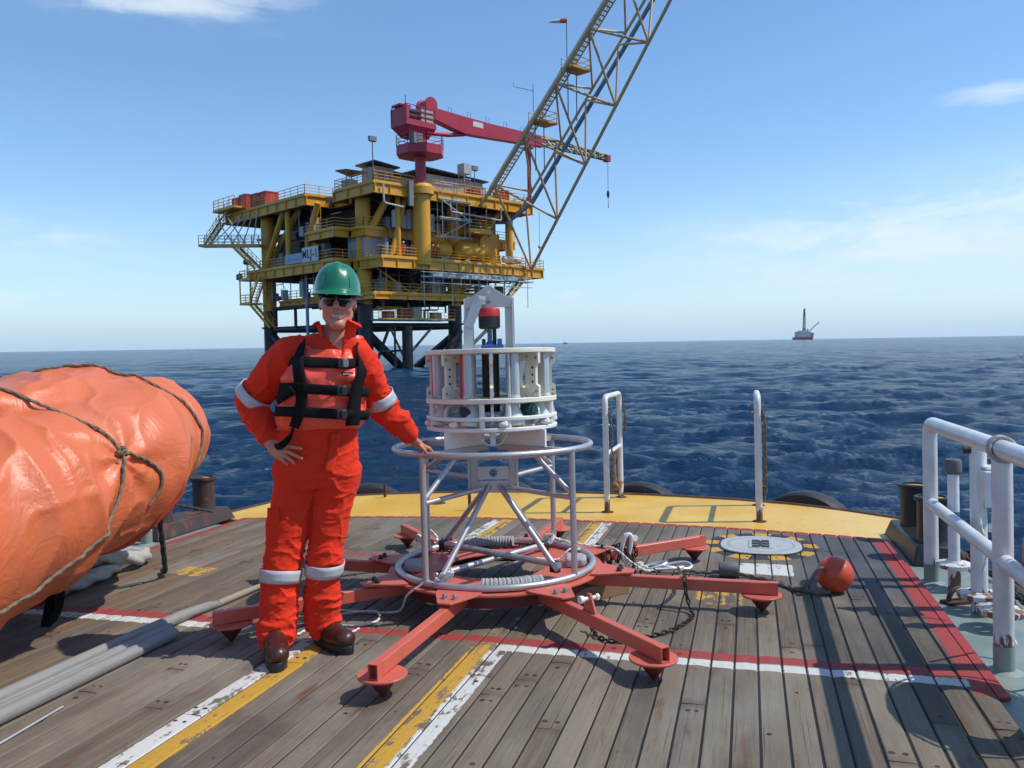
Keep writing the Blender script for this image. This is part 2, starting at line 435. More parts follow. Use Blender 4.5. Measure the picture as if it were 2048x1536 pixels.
def vnormals(P, Q):
    e1, e2 = P[Q[:, 2]]-P[Q[:, 0]], P[Q[:, 3]]-P[Q[:, 1]]; fn = np.cross(e1, e2); N = np.zeros_like(P)
    for i in range(4): np.add.at(N, Q[:, i], fn)
    return N/np.maximum(np.linalg.norm(N, axis=1), 1e-12)[:, None]
def relax(P, Q, it=2, lam=.5):
    for _ in range(it):
        S = np.zeros_like(P); c = np.zeros(len(P))
        for a, b in ((0, 1), (1, 2), (2, 3), (3, 0)):
            np.add.at(S, Q[:, a], P[Q[:, b]]); np.add.at(c, Q[:, a], 1)
            np.add.at(S, Q[:, b], P[Q[:, a]]); np.add.at(c, Q[:, b], 1)
        P = P+lam*(S/np.maximum(c, 1)[:, None]-P)
    return P
def np_obj(name, P, Q, mats, parent=None, loc=None, mi=None, smooth=True):
    me = bpy.data.meshes.new(name)
    if parent is not None:
        Mi = np.array(wmat(parent).inverted()); P = P@Mi[:3, :3].T+Mi[:3, 3]
    elif loc is not None: P = P-np.array(loc)
    me.vertices.add(len(P)); me.vertices.foreach_set('co', np.ascontiguousarray(P, np.float32).ravel())
    k = Q.shape[1]; me.loops.add(len(Q)*k); me.loops.foreach_set('vertex_index', np.ascontiguousarray(Q, np.int32).ravel())
    me.polygons.add(len(Q)); me.polygons.foreach_set('loop_start', np.arange(0, len(Q)*k, k, dtype=np.int32))
    me.update(calc_edges=True); me.validate()
    for m in (mats if isinstance(mats, (list, tuple)) else [mats]): me.materials.append(m)
    if mi is not None: me.polygons.foreach_set('material_index', np.asarray(mi, np.int32))
    if smooth: me.shade_smooth()
    o = bpy.data.objects.new(name, me); COL.objects.link(o)
    if parent is not None: o.parent = parent
    elif loc is not None: o.location = loc
    return o
SHIP = []      # roots that stand in the deck frame; turned into the world at the end
def mark():
    return set(o.name for o in bpy.data.objects)
def take_ship(before):
    for o in bpy.data.objects:
        if o.name not in before and o.parent is None: SHIP.append(o)
# ------------------------------------------------------------------ sea (world frame)
m, g, b = newmat('sea_water')
co = g.coord()
b.inputs['Base Color'].default_value = (.0035, .019, .050, 1); b.inputs['IOR'].default_value = 1.333
b.inputs['Specular IOR Level'].default_value = .5
crest = g.attr('foam')
fn = g.noise(co, 5., 5., .7); foam = g.sstep(fn*.75+crest, 1.02, 1.2)
g.put(b.inputs['Base Color'], g.mix(foam, (.0050, .039, .102, 1), (.62, .68, .72, 1)))
g.put(b.inputs['Roughness'], g.m('MINIMUM', foam*.5+g.attr('unresolved')*.42+.06, .34))
h1 = g.noise(g.map(co, (1, 1.8, 1), rot=(0, 0, .30)), 1.1, 8., .68, .3)
h2 = g.noise(g.map(co, (1.1, 2.0, 1), rot=(0, 0, -.25)), 5.5, 5., .65, .2)
h3 = g.noise(g.map(co, (1, 1.6, 1), rot=(0, 0, .1)), 15., 4., .6, .2); h0 = g.noise(g.map(co, (1, 1.7, 1), rot=(0, 0, .2)), .30, 4., .6, .2)
n0 = g.bump(h0, .8, 1.1); n1 = g.bump(h1, .9, .42, n0); n2 = g.bump(h2, .9, .11, n1)
gust = g.noise(g.map(co, (.035, .012, 1), rot=(0, 0, .15)), 1., 6., .68, .6); gust2 = g.noise(g.map(co, (.22, .07, 1), rot=(0, 0, -.1)), 1., 4., .65, .4)
gu = g.sstep(gust*.55+gust2*.45, .36, .64)
g.put(b.inputs['Specular IOR Level'], g.m('MAXIMUM', .5-g.m('MINIMUM', g.attr('unresolved')*1.5, .40)*(1.25-gu*.75), .05))
g.put(b.inputs['Normal'], g.bump(h3, .6, .028, n2))
def build_sea():
    nr, r0, r1 = 1050, 4.5, 7500.
    rr = r0*(r1/r0)**(np.arange(nr)/(nr-1))
    front = np.linspace(-48, 48, 760); rest = np.linspace(48, 312, 120)[1:-1]
    th = np.radians(np.concatenate([front, rest])); nt = len(th)
    X = (rr[:, None]*np.sin(th)).ravel(); Y = (rr[:, None]*np.cos(th)).ravel(); rad = np.repeat(rr, nt)
    grid = rad*math.log(r1/r0)/(nr-1)
    rng = np.random.RandomState(11); dx = np.zeros_like(X); dy = dx.copy(); dz = dx.copy(); st = dx.copy(); lost = dx.copy()
    for i in range(96):
        lam = .42*(11/.42)**(rng.rand()**1.0); kk = 2*math.pi/lam
        a0 = math.radians(-104+rng.normal()*40)           # travelling towards the boat, a little across
        kx, ky = kk*math.cos(a0), kk*math.sin(a0)
        amp = .0050*lam*(.5+rng.rand())*(1 if lam < 1.6 else (1.6/lam)**.85)
        fade = np.clip((lam/grid-2.2)/3., 0, 1); ph = kx*X+ky*Y+rng.rand()*6.283
        c, s_ = np.cos(ph), np.sin(ph)
        dz += fade*amp*c; dx -= fade*amp*.6*s_*kx/kk; dy -= fade*amp*.6*s_*ky/kk; st += fade*amp*kk*c; lost += (1-fade)*(amp*kk)**2/2
    ca, sa = math.cos(.22), math.sin(.22)          # sharp crested chop on top of the swell
    for f, am, sd in ((.16, .13, 1), (.36, .125, 2), (.8, .085, 3), (1.7, .050, 4), (3.4, .024, 5)):
        U = (X*ca+Y*sa)*f*.55; W = (-X*sa+Y*ca)*f*1.25; Z0 = np.zeros_like(X)
        wv_ = .55*vnoise(np.stack([U*.7, W*.7, Z0], 1), 40+sd); n = vnoise(np.stack([U+wv_, W+wv_*.6, Z0+sd*7.3], 1), sd)
        fd = np.clip((.8/f/grid-1.6)/2.2, 0, 1); h = (1-np.abs(n)*1.5)**2*np.sign(1-np.abs(n)*1.5); dz += fd*am*(h-.35); lost += (1-fd)*(am*f*1.1)**2; st += fd*np.clip(h-.80, 0, 1)*(1.7 if 2 <= sd <= 3 else .6)
    P = np.stack([X+dx, Y+dy, dz], 1)
    i = np.arange(nr-1)[:, None]*nt; j = np.arange(nt); j2 = (j+1) % nt
    Q = np.stack([i+j, i+j2, i+nt+j2, i+nt+j], -1).reshape(-1, 4)[:, ::-1]
    o = np_obj('sea', P, Q, MATS['sea_water'])
    at = o.data.attributes.new('foam', 'FLOAT', 'POINT'); at.data.foreach_set('value', np.clip(st*.9, 0, 2).astype(np.float32))
    at = o.data.attributes.new('unresolved', 'FLOAT', 'POINT'); at.data.foreach_set('value', np.sqrt(lost).astype(np.float32))
    tag(o, kind='structure')
build_sea()
# ================================================================== the boat (deck frame)
before_ship = mark()
XL, XR, YC = -4.58, .93, -1.83          # wooden deck edges, centre line
def stern_arc(x): return 6.93-.050*(x-YC)**2
OUT = [(-4.86, 7.44), (-4.35, 7.83), (-3.7, 8.14), (-2.9, 8.34), (-1.83, 8.43), (-.9, 8.37), (.06, 8.15), (.7, 7.83), (1.22, 7.42), (1.34, 6.6), (1.47, 5.4), (1.62, 3.5), (1.75, 0.), (1.75, -3.), (-5.4, -3.), (-5.4, 0), (-5.27, 3.5), (-5.12, 5.4), (-4.98, 6.6)]
# --- weathered planks: paint lines, rust, dirt all belong to the wood
m, g, b = newmat('deck_wood')
co = g.coord(); x, y, z = g.sep(co); pid = g.attr('plank'); end = g.attr('end')
wv = g.comb(x*1., y*.06, pid*37.)
grain = g.noise(g.comb(x*60., y*2.2, pid*91.), 1.0, 6., .65, .5)
blot = g.noise(g.comb(x*2.2, y*.8, pid*3.), 1.0, 5., .6)
big = g.noise(co, .55, 4., .55)
fine = g.noise(co, 46., 3., .7)
wood = g.mix(pid, (.128, .092, .058, 1), (.250, .205, .143, 1))
wood = g.mix(g.sstep(grain, .35, .75)*.45, wood, (.30, .262, .20, 1))
wood = g.mix(g.sstep(blot, .45, .70)*.65, wood, (.088, .073, .058, 1))
wood = g.mix(g.sstep(big, .46, .66)*.50, wood, (.10, .082, .062, 1))
dirty = g.sstep(g.noise(g.comb(x*1.3, y*.45, 8.), 1., 7., .72, .6), .50, .66)
wood = g.mix(dirty*.5, wood, (.070, .052, .036, 1))
bleach = g.sstep(g.noise(g.comb(x*1.1, y*.5, 3.), 1., 5., .6), .52, .68)
wood = g.mix(bleach*.35, wood, (.36, .33, .27, 1))
# browner wood towards port, where the varnish survives
warm = g.sstep(x+g.noise(co, .9, 4.)*1.6, -1.6, -3.2)*g.sstep(g.noise(g.comb(x*5, y*.7, pid*11), 1., 5., .6), .36, .60)
wood = g.mix(warm*.72, wood, (.17, .088, .036, 1))
rust = g.sstep(g.noise(g.comb(x*9., y*1.6, pid*23.), 1.0, 6., .66), .585, .72)
wood = g.mix(rust*.80, wood, (.135, .052, .018, 1))
endr = g.sstep(end+g.noise(g.comb(x*14, y*5, 2.), 1., 4.)*.9, 1.02, 1.5)
wood = g.mix(endr*.45, wood, (.085, .045, .026, 1))
cr = g.noise(g.comb(x*120., y*1.1, pid*51.), 1.0, 4., .7)
wood = g.mix(g.sstep(cr, .60, .68)*.7, wood, (.045, .037, .03, 1))
pits = g.sstep(g.noise(co, 24., 3., .6), .70, .76)
wood = g.mix(pits*.6, wood, (.05, .035, .025, 1))
stain = g.sstep(g.noise(g.map(co, (1, .5, 1), (5, 2, 0)), 1.5, 6., .68), .56, .70)
wood = g.mix(stain*.55, wood, (.075, .07, .066, 1))
# blue paint worn onto the starboard corner
bl = g.sstep(x, .12, .55)*g.sstep(y, 4.6, 5.5)*g.sstep(g.noise(g.comb(x*3.4, y*1.2, 4.), 1., 6., .7), .32, .56)
wood = g.mix(bl*.60, wood, (.040, .075, .14, 1))
oil = g.sstep(x+g.noise(co, 1.6, 5., .6)*.5, .42, .78)*g.sstep(y, 3.55, 3.85)*g.sstep(g.noise(g.comb(x*2.6, y*1.1, 6.), 1., 6., .7), .34, .58)
wood = g.mix(oil*.62, wood, (.040, .036, .038, 1))
rough = g.m('ADD', .62, grain*.2)
wn = g.noise(co, 11., 6., .72); wn2 = g.noise(g.comb(x*26., y*4., pid*7.), 1., 5., .7); edge = (g.noise(co, 30., 3.)-.5)*.018
def band(v, a, c): return g.sstep(v+edge, a-.003, a+.003)*(1.-g.sstep(v+edge, c-.003, c+.003))
def lay(col, mask, wear, c0):
    k = mask*(1.-g.sstep(wn*.5+wn2*.5+(big-.5)*.22+(blot-.5)*.10, wear, wear+.05))
    return g.mix(k*.97, c0, col)
WH, YE, RE = (.66, .65, .60, 1), (.60, .33, .035, 1), (.36, .045, .04, 1)
cross = band(y, 3.785, 3.875); 
near1 = g.sstep(y, 3.0, 2.2)
wear2 = .512-.12*g.sstep(y, 3.5, 3.9)*g.sstep(y, 4.8, 4.2)
c0 = wood
c0 = lay(YE, band(x, -2.125, -2.02), wear2, c0)
c0 = lay(WH, band(x, -2.215, -2.125), wear2-.02, c0)
c0 = lay(YE, band(x, -1.325, -1.228), wear2, c0)
c0 = lay(WH, band(x, -1.228, -1.14), wear2-.02, c0)
c0 = lay(WH, band(y, 3.69, 3.772)*g.m('MAXIMUM', x.gt(-1.2), x.lt(-2.6)), .54, c0)
c0 = lay(RE, cross*g.m('MAXIMUM', x.gt(-2.05), x.lt(-2.6)), .56, c0)
c0 = lay(RE, g.m('MAXIMUM', band(x, .855, .96)*band(y, 3.60, 9.), band(x, -4.7, -4.50)), .57, c0)
arcd = y-(6.93-.050*((x+1.83)*(x+1.83)))
c0 = lay(RE, band(arcd, -.085, .05), .60, c0)
# remnants of painted figures and the striped surround of the hatch
c0 = lay(RE, band(y, 5.35, 5.44)*band(x, -3.0, -1.9), .50, c0)
c0 = lay(RE, band(x, -.95, -.62)*band(y, 4.98, 5.22), .44, c0)
c0 = lay(RE, band(x, -2.05, -1.80)*band(y, 5.05, 5.40), .46, c0)
c0 = lay(YE, band(x, -.32, -.06)*band(y, 4.64, 4.90), .46, c0)
c0 = lay(YE, band(x, -3.84, -3.60)*band(y, 4.62, 4.84), .48, c0)
c0 = lay(YE, band(x, -.62, -.42)*band(y, 2.52, 2.66), .55, c0)
c0 = lay(WH, band(x, -.13, .25)*band(y, 5.34, 5.62), .545, c0)
hx, hy = x-.06, y-6.16
hr = g.m('SQRT', hx*hx+hy*hy*.84); han = g.m('ARCTAN2', hx, hy)
strp = g.m('FRACT', han*(9/6.2832)+.2).lt(.5)
hm = band(hr, .27, .40)
c0 = lay((.030, .034, .045, 1), hm*(1.-strp), .66, c0)
c0 = lay(YE, hm*strp, .60, c0)
seam = g.attr('seam')
g.put(b.inputs['Base Color'], g.mix(fine*.25, c0, (.05, .045, .04, 1)))
g.put(b.inputs['Roughness'], rough); b.inputs['Specular IOR Level'].default_value = .35
g.put(b.inputs['Normal'], g.bump(grain*.6+fine*.3-pits*1.2-g.sstep(cr, .63, .7)*1.2, .45, .006))
m, g, b = newmat('caulking'); b.inputs['Base Color'].default_value = (.012, .011, .010, 1); b.inputs['Roughness'].default_value = .8
m, g, b = newmat('bolt_plug')
co = g.coord(); g.put(b.inputs['Base Color'], g.mix(g.noise(co, 18.), (.010, .007, .005, 1), (.11, .045, .018, 1))); b.inputs['Roughness'].default_value = .8

def build_deck():
    rng = random.Random(5); V_, F_, MI, PID, END = [], [], [], [], []
    def quadstrip(x0, x1, y0, y1a, y1b, pid, e0, e1):
        """one board: chamfered top, ends may follow the stern curve; rows along y carry the 'end' attribute"""
        ch, dz = .004, .006; n0 = len(V_); L = y1a-y0
        rows = sorted(set([0., min(.06/L, .2), min(.16/L, .3), .5, 1-min(.16/L, .3), 1-min(.06/L, .2), 1.]))
        tilt = rng.uniform(-.0015, .0015); lift = rng.uniform(-.001, .001)
        for t in rows:
            ya, yb = y0+(y1a-y0)*t, y0+(y1b-y0)*t
            dist0, dist1 = t*L, (1-t)*L
            e = max(e0*max(0, 1-dist0/.16), e1*max(0, 1-dist1/.16))
            for k, (xx, zz) in enumerate(((x0, -.03), (x0, -dz+lift), (x0+ch, lift-tilt), ((x0+x1)/2, lift+.0012), (x1-ch, lift+tilt), (x1, -dz+lift), (x1, -.03))):
                u = (xx-x0)/(x1-x0); V_.append((xx, ya+(yb-ya)*u, zz)); PID.append(pid); END.append(e)
        nr = len(rows)
        for r_ in range(nr-1):
            for k in range(6): a = n0+r_*7+k; F_.append((a, a+1, a+8, a+7)); MI.append(0)
        F_.append(tuple(n0+k for k in range(7))); MI.append(0); F_.append(tuple(n0+(nr-1)*7+k for k in range(6, -1, -1))); MI.append(0)
    def plug(px, py, r):
        n0 = len(V_); V_.extend([(px+r*math.cos(a), py+r*.9*math.sin(a), .0022) for a in [i*math.pi/4 for i in range(8)]]); F_.append(tuple(range(n0, n0+8))); MI.append(2); PID.extend([0]*8); END.extend([0]*8)
    pitch = .1022; gap = .0070; x = XL; i = 0
    while x < XR-.02:
        x1 = min(x+pitch-gap, XR); a, c = stern_arc(x), stern_arc(x1)
        y = -.6; first = True; nxt = .4+rng.random()*1.6
        while y < a-.02:
            y2 = y+nxt if first else y+rng.choice((2.0, 2.6, 3.1, 1.7))
            first = False
            last = y2 > a-.4
            quadstrip(x, x1, y, a if last else y2-.004, c if last else y2-.004, rng.random(), 1., 1. if not last else .3)
            for yy in (y+.06, (a-.06 if last else y2-.065)):
                if rng.random() < .4: continue
                for q in (.5,) if rng.random() < .6 else (.28, .72):
                    plug(x+(x1-x)*q+rng.uniform(-.008, .008), yy, rng.uniform(.008, .013))
            ym = y+rng.uniform(.5, .9)
            while ym < min(y2, a)-.3:
                if rng.random() < .16: plug(x+(x1-x)*rng.uniform(.3, .7), ym, rng.uniform(.006, .011))
                ym += rng.uniform(.5, .8)
            if last: break
            y = y2
        x += pitch; i += 1
    n0 = len(V_); arcp = [(XL+.01+(XR-XL-.02)*k/24, stern_arc(XL+(XR-XL)*k/24)-.01) for k in range(25)]
    ring = [(XL+.01, -.6), (XR-.01, -.6)]+arcp[::-1]
    V_.extend([(px, py, -.0065) for px, py in ring]); F_.append(tuple(range(n0, n0+len(ring)))); MI.append(1); PID.extend([0]*len(ring)); END.extend([0]*len(ring))
    me = bpy.data.meshes.new('wooden_deck'); me.from_pydata(V_, [], F_)
    for k in ('deck_wood', 'caulking', 'bolt_plug'): me.materials.append(MATS[k])
    me.polygons.foreach_set('material_index', MI)
    for nm, arr in (('plank', PID), ('end', END)):
        at = me.attributes.new(nm, 'FLOAT', 'POINT'); at.data.foreach_set('value', arr)
    o = bpy.data.objects.new('wooden_deck', me); COL.objects.link(o); tag(o, kind='structure')
build_deck()
# --- steel decks
m, g, b = newmat('yellow_deck_paint')
co = g.coord(); x, y, z = g.sep(co)
n1 = g.noise(co, 1.3, 6., .6); n2 = g.noise(co, 9., 5., .7); 
c = g.mix(g.sstep(n1, .35, .7), (.66, .36, .020, 1), (.74, .46, .075, 1))
c = g.mix(g.sstep(x, -.2, 1.1)*.75, c, (.78, .52, .17, 1))
c = g.mix(g.sstep(g.noise(g.map(co, (1, 1.8, 1)), 2.6, 7., .72), .60, .68)*.7, c, (.34, .155, .03, 1))
c = g.mix(g.sstep(g.noise(g.map(co, (1.4, .5, 1), (3, 9, 1)), 5., 6., .7), .60, .70)*.5, c, (.40, .23, .06, 1))
c = g.mix(g.sstep(n2, .60, .72)*.3, c, (.35, .19, .04, 1))
rim = g.m('ABSOLUTE', y-(8.43-.089*((x+1.83)*(x+1.83))))
c = g.mix((1.-g.sstep(rim+(n2-.5)*.10, .0, .055))*.85, c, (.09, .035, .015, 1))
g.put(b.inputs['Base Color'], c); g.put(b.inputs['Roughness'], n2*.3+.30)
g.put(b.inputs['Normal'], g.bump(n1*.8+n2*.25, .25, .01))
m, g, b = newmat('green_deck_paint')
co = g.coord(); n1 = g.noise(co, 2.2, 6., .65); n2 = g.noise(co, 11., 5., .7)
c = g.mix(g.sstep(n1, .35, .65), (.17, .23, .20, 1), (.25, .30, .265, 1))
c = g.mix(g.sstep(g.noise(co, 3.4, 6., .7), .60, .67)*.85, c, (.28, .135, .03, 1))
c = g.mix(g.sstep(n2, .62, .70)*.6, c, (.08, .07, .06, 1))
g.put(b.inputs['Base Color'], c); g.put(b.inputs['Roughness'], n2*.5+.18); g.put(b.inputs['Normal'], g.bump(n2+n1, .2, .01))
paint('hull_black', (.02, .02, .022, 1), .5, rust=.25)
paint('rust_edge', (.07, .03, .016, 1), .75, rust=.5, bump=.3)
def smooth_outline(n=8):
    return [(p.x, p.y) for p in spline([(a, c, 0) for a, c in OUT[:9]], n)]
def build_steel():
    aft = smooth_outline()
    arcp = [(XR+(XL-XR)*k/30, stern_arc(XR+(XL-XR)*k/30)-.02) for k in range(31)]
    poly = aft+[(1.36, 6.52), (XR, 6.52)]+arcp+[(-4.97, 6.50)]
    o = MB().prism(poly, -.09, -.012).build('stern_deck', MATS['yellow_deck_paint'], smooth=False); tag(o, kind='structure')
    for nm, poly in (('side_deck', [(XR+.004, 6.517), (1.357, 6.517), (1.47, 5.4), (1.62, 3.5), (1.75, 0.), (1.75, -3), (XR+.004, -3)]),
                     ('side_deck', [(XL-.004, 6.3), (XL-.004, -3), (-5.4, -3), (-5.4, 0), (-5.27, 3.5), (-5.12, 5.4), (-4.97, 6.3)])):
        o = MB().prism(poly[::-1], -.09, -.016).build(nm, MATS['green_deck_paint'], smooth=False); tag(o, kind='structure')
    full = aft+OUT[9:]
    hb = MB(); n = len(full); cx0, cy0 = -1.83, 2.
    vs = [(a, c, -.092) for a, c in full]+[(cx0+(a-cx0)*.97, cy0+(c-cy0)*.97, -2.6) for a, c in full]
    hb.add(vs, [(i, (i+1) % n, n+(i+1) % n, n+i) for i in range(n)]+[tuple(range(n))])
    o = hb.build('hull', MATS['hull_black']); tag(o, kind='structure')
    rb = MB().tube([(a, c, -.045) for a, c in aft], .05, 10); rb.tube([(1.22, 7.42, -.045)]+[(a, c, -.045) for a, c in OUT[9:14]], .05, 10); rb.tube([(-4.86, 7.44, -.045)]+[(a, c, -.045) for a, c in OUT[:13:-1]], .05, 10)
    o = rb.build('rubbing_strip', MATS['rust_edge']); tag(o, kind='structure')
    # plank coaming: thin red steel flat round the wood
    cb = MB()
    pts = [(XR+.022, y_, 0) for y_ in np.linspace(-2.5, 6.51, 12)]
    cb.bar((XR+.0235, 3.60, -.004), (XR+.0235, 6.53, -.004), .045, .012)
    o = cb.build('deck_coaming', paint('red_trim', (.36, .04, .038, 1), .5, rust=.12), smooth=False); tag(o, kind='structure')
build_steel()
# ================================================================== the landing base and the sampler on it
CX, CY = -1.47, 4.58
YAW = R(16.3)                         # sampler faces the camera
def pol(r, a, z): return Vector((CX+r*math.cos(R(a)+YAW), CY+r*math.sin(R(a)+YAW), z))
def pol2(r, a, z): return Vector((CX+r*math.cos(R(a)), CY+r*math.sin(R(a)), z))
def lp(x, y, z):                       # sampler's own axes: x to its right, y away
    return Vector((CX+x*math.cos(YAW)-y*math.sin(YAW), CY+x*math.sin(YAW)+y*math.cos(YAW), z))
paint('coral_paint', (.58, .120, .075, 1), .46, var=.14, scale=3., rust=.17, rscale=16., rustcol=(.07, .02, .012, 1), dirt=.25, dirtcol=(.26, .05, .035, 1), bump=.06)
paint('maroon_primer', (.13, .022, .018, 1), .6, var=.2, rust=.25)
paint('aluminium', (.52, .505, .495, 1), .42, metal=.7, var=.10, scale=9., dirt=.45, dirtcol=(.30, .28, .27, 1), bump=.06)
paint('dull_aluminium', (.56, .53, .51, 1), .50, metal=.55, var=.10, scale=8., dirt=.35, dirtcol=(.33, .30, .29, 1), bump=.05)
paint('white_plastic', (.80, .78, .72, 1), .38, var=.05, scale=6., dirt=.35, dirtcol=(.62, .56, .46, 1), bump=.03)
paint('cream_plastic', (.80, .74, .60, 1), .45, var=.06, scale=5., dirt=.3, dirtcol=(.55, .47, .34, 1), bump=.03)
paint('pale_cup', (.62, .70, .68, 1), .30, var=.05, dirt=.2, dirtcol=(.45, .5, .46, 1))
paint('grey_tube', (.50, .53, .55, 1), .28, metal=.2, var=.08)
paint('red_plastic', (.60, .03, .025, 1), .4, var=.08)
paint('black_plastic', (.014, .014, .016, 1), .42, var=.2, dirt=.2, dirtcol=(.06, .06, .06, 1))
paint('blue_paint', (.05, .15, .36, 1), .42, var=.1, dirt=.2)
paint('steel_bolt', (.34, .33, .32, 1), .35, metal=.8, rust=.15)
paint('dark_bolt', (.05, .045, .045, 1), .45, metal=.6, rust=.2)
paint('dark_green', (.012, .07, .06, 1), .35)
paint('grey_pad', (.36, .355, .35, 1), .9, var=.22, scale=30., bump=.6, dirt=.5, dirtcol=(.2, .19, .18, 1), fine=110.)
paint('rope_white', (.66, .64, .60, 1), .8, var=.15, scale=30., dirt=.3, dirtcol=(.4, .37, .33, 1), bump=.3, fine=200.)
paint('rope_grey', (.40, .38, .345, 1), .85, var=.2, scale=20., dirt=.5, dirtcol=(.2, .18, .15, 1), bump=.3, fine=200.)
paint('chain_dark', (.045, .04, .037, 1), .5, metal=.7, var=.3, scale=20., rust=.35, rustcol=(.06, .03, .018, 1), rscale=30.)
paint('yellow_cord', (.65, .40, .03, 1), .7)

base = thing('landing_base', 'coral red eight armed steel base ring with cone feet on the wooden deck', 'base frame', (CX, CY, 0))
# ring plate with the octagonal hole
def annulus(mb, c, r0, r1, z0, z1, n=72, n0=None):
    vs = []
    for r_ in (r0, r1):
        for z_ in (z0, z1):
            for i in range(n):
                a = 2*math.pi*i/n; rr = r_
                if n0 and r_ == r0: k = math.pi/n0; rr = r_*math.cos(k)/math.cos(((a) % (2*k))-k)
                vs.append((c[0]+rr*math.cos(a), c[1]+rr*math.sin(a), z_))
    I = lambda ri, zi, i: (ri*2+zi)*n+i % n
    fs = []
    for i in range(n):
        fs += [(I(0, 1, i), I(1, 1, i), I(1, 1, i+1), I(0, 1, i+1)), (I(0, 0, i), I(0, 0, i+1), I(1, 0, i+1), I(1, 0, i)), (I(1, 0, i), I(1, 0, i+1), I(1, 1, i+1), I(1, 1, i)), (I(0, 0, i), I(0, 1, i), I(0, 1, i+1), I(0, 0, i+1))]
    return mb.add(vs, fs)
mb = annulus(MB(), (CX, CY), .30, .635, .167, .179)
mb.build('ring_plate', MATS['coral_paint'], base, bevel=.0015)
mb = annulus(MB(), (CX, CY), .48, .55, .085, .166); mb.build('hub_ring', MATS['maroon_primer'], base)
ARM = [k*45-1 for k in range(8)]
for a in ARM:
    u = pol2(1, a, 0)-pol2(0, a, 0); w = Vector((-u.y, u.x, 0))
    # gusset tab with its two bolts
    mb = MB(); o = pol2(0, a, .1865)
    mb.plate([(.60, -.125), (.645, -.12), (.825, -.036), (.825, .036), (.645, .12), (.60, .125)], o, u, w, .010)
    tab = mb.build('gusset_tab', MATS['coral_paint'], base, bevel=.0015)
    for q in (-.028, .028):
        bm_ = MB(); p = o+u*.745+w*q; bm_.lathe(p+Vector((0, 0, .005)), [(.017, 0), (.017, .004), (.0125, .005), (.0125, .018), (.009, .023), (0, .024)], 12)
        bm_.build('bolt', MATS['steel_bolt'] if a in (269, 314) else MATS['dark_bolt'], tab)
    # hollow box arm
    mb = MB(); W_, H_, t = .044, .066, .004; r0, r1 = .50, 1.60; zc = .133
    mb.bar(pol2(r0, a, zc), pol2(r1-.05, a, zc), W_, H_, ch=.004)
    inner = []
    for s0, s1, s2 in ((W_/2, H_/2, r1), (W_/2-t, H_/2-t, r1), (W_/2-t, H_/2-t, r1-.045)):
        inner.append([o*0+pol2(0, a, zc)+u*s2+w*(s0*x_)+Vector((0, 0, s1*y_)) for x_, y_ in ((-1, -1), (1, -1), (1, 1), (-1, 1))])
    vs = [pol2(0, a, zc)+u*(r1-.052)+w*(W_/2*x_)+Vector((0, 0, H_/2*y_)) for x_, y_ in ((-1, -1), (1, -1), (1, 1), (-1, 1))]+sum(inner, [])
    fs = [(l*4+i, l*4+(i+1) % 4, l*4+4+(i+1) % 4, l*4+4+i) for l in range(3) for i in range(4)]+[(12, 13, 14, 15)]
    mb.add(vs, fs)
    # padeyes stand on two of the arms
    arm = mb.build('arm', MATS['coral_paint'], base)
    fb = MB(); fb.lathe(pol2(1.515, a, .091), [(.006, -.003), (.104, -.003), (.106, 0), (.106, .005), (.104, .0075), (.004, .0075)], 40)
    foot = fb.build('foot_plate', MATS['coral_paint'], arm)
    sb = MB(); sb.lathe(pol2(1.515, a, 0), [(.003, .0), (.008, .003), (.074, .0875), (.0, .0877)], 36); sb.build('spike', MATS['maroon_primer'], arm)
    if a in (44, 314):
        pb = MB(); rr = 1.02 if a == 314 else .98
        pb.plate([(-.055, 0), (.055, 0), (.02, .075), (.012, .09), (-.012, .09), (-.02, .075)], pol2(rr, a, .166), u, (0, 0, 1), .012)
        eye = pb.build('padeye', MATS['coral_paint'], arm, bevel=.002)
        q = MB(); p = pol2(rr, a, .166+.066); q.cyl(p-w*.055, p+w*.055, .010, seg=14); q.cyl(p-w*.058, p-w*.036, .021, .017, 14); q.cyl(p+w*.036, p+w*.050, .017, seg=6)
        q.build('pin', MATS['white_plastic'], eye)
# pads lashed on the ring
for nm, a, L in (('front', -79, .36), ('back', 95, .33)):
    mb = MB(); pts = [pol(.525, a+q, .205) for q in np.linspace(-L*50, L*50, 40)]
    rs = [.036+.0035*math.sin(i*2.4) for i in range(40)]; mb.tube(pts, rs, 14); pad = mb.build('pad', MATS['grey_pad'], base)
    pad['label'] = 'rope wrapped grey pad'
for a in (-172, -4):
    mb = MB(); c = pol(.47, a, 0); u = (c-Vector((CX, CY, 0))).normalized(); w = Vector((-u.y, u.x, 0))
    poly = [(-.055, -.085), (.05, -.075), (.07, -.03), (.07, .03), (.05, .075), (-.055, .085)]
    mb.plate(poly, c+Vector((0, 0, .207)), u, w, .055); mb.build('pad', MATS['grey_pad'], base, bevel=.014)['label'] = 'solid grey block pad'

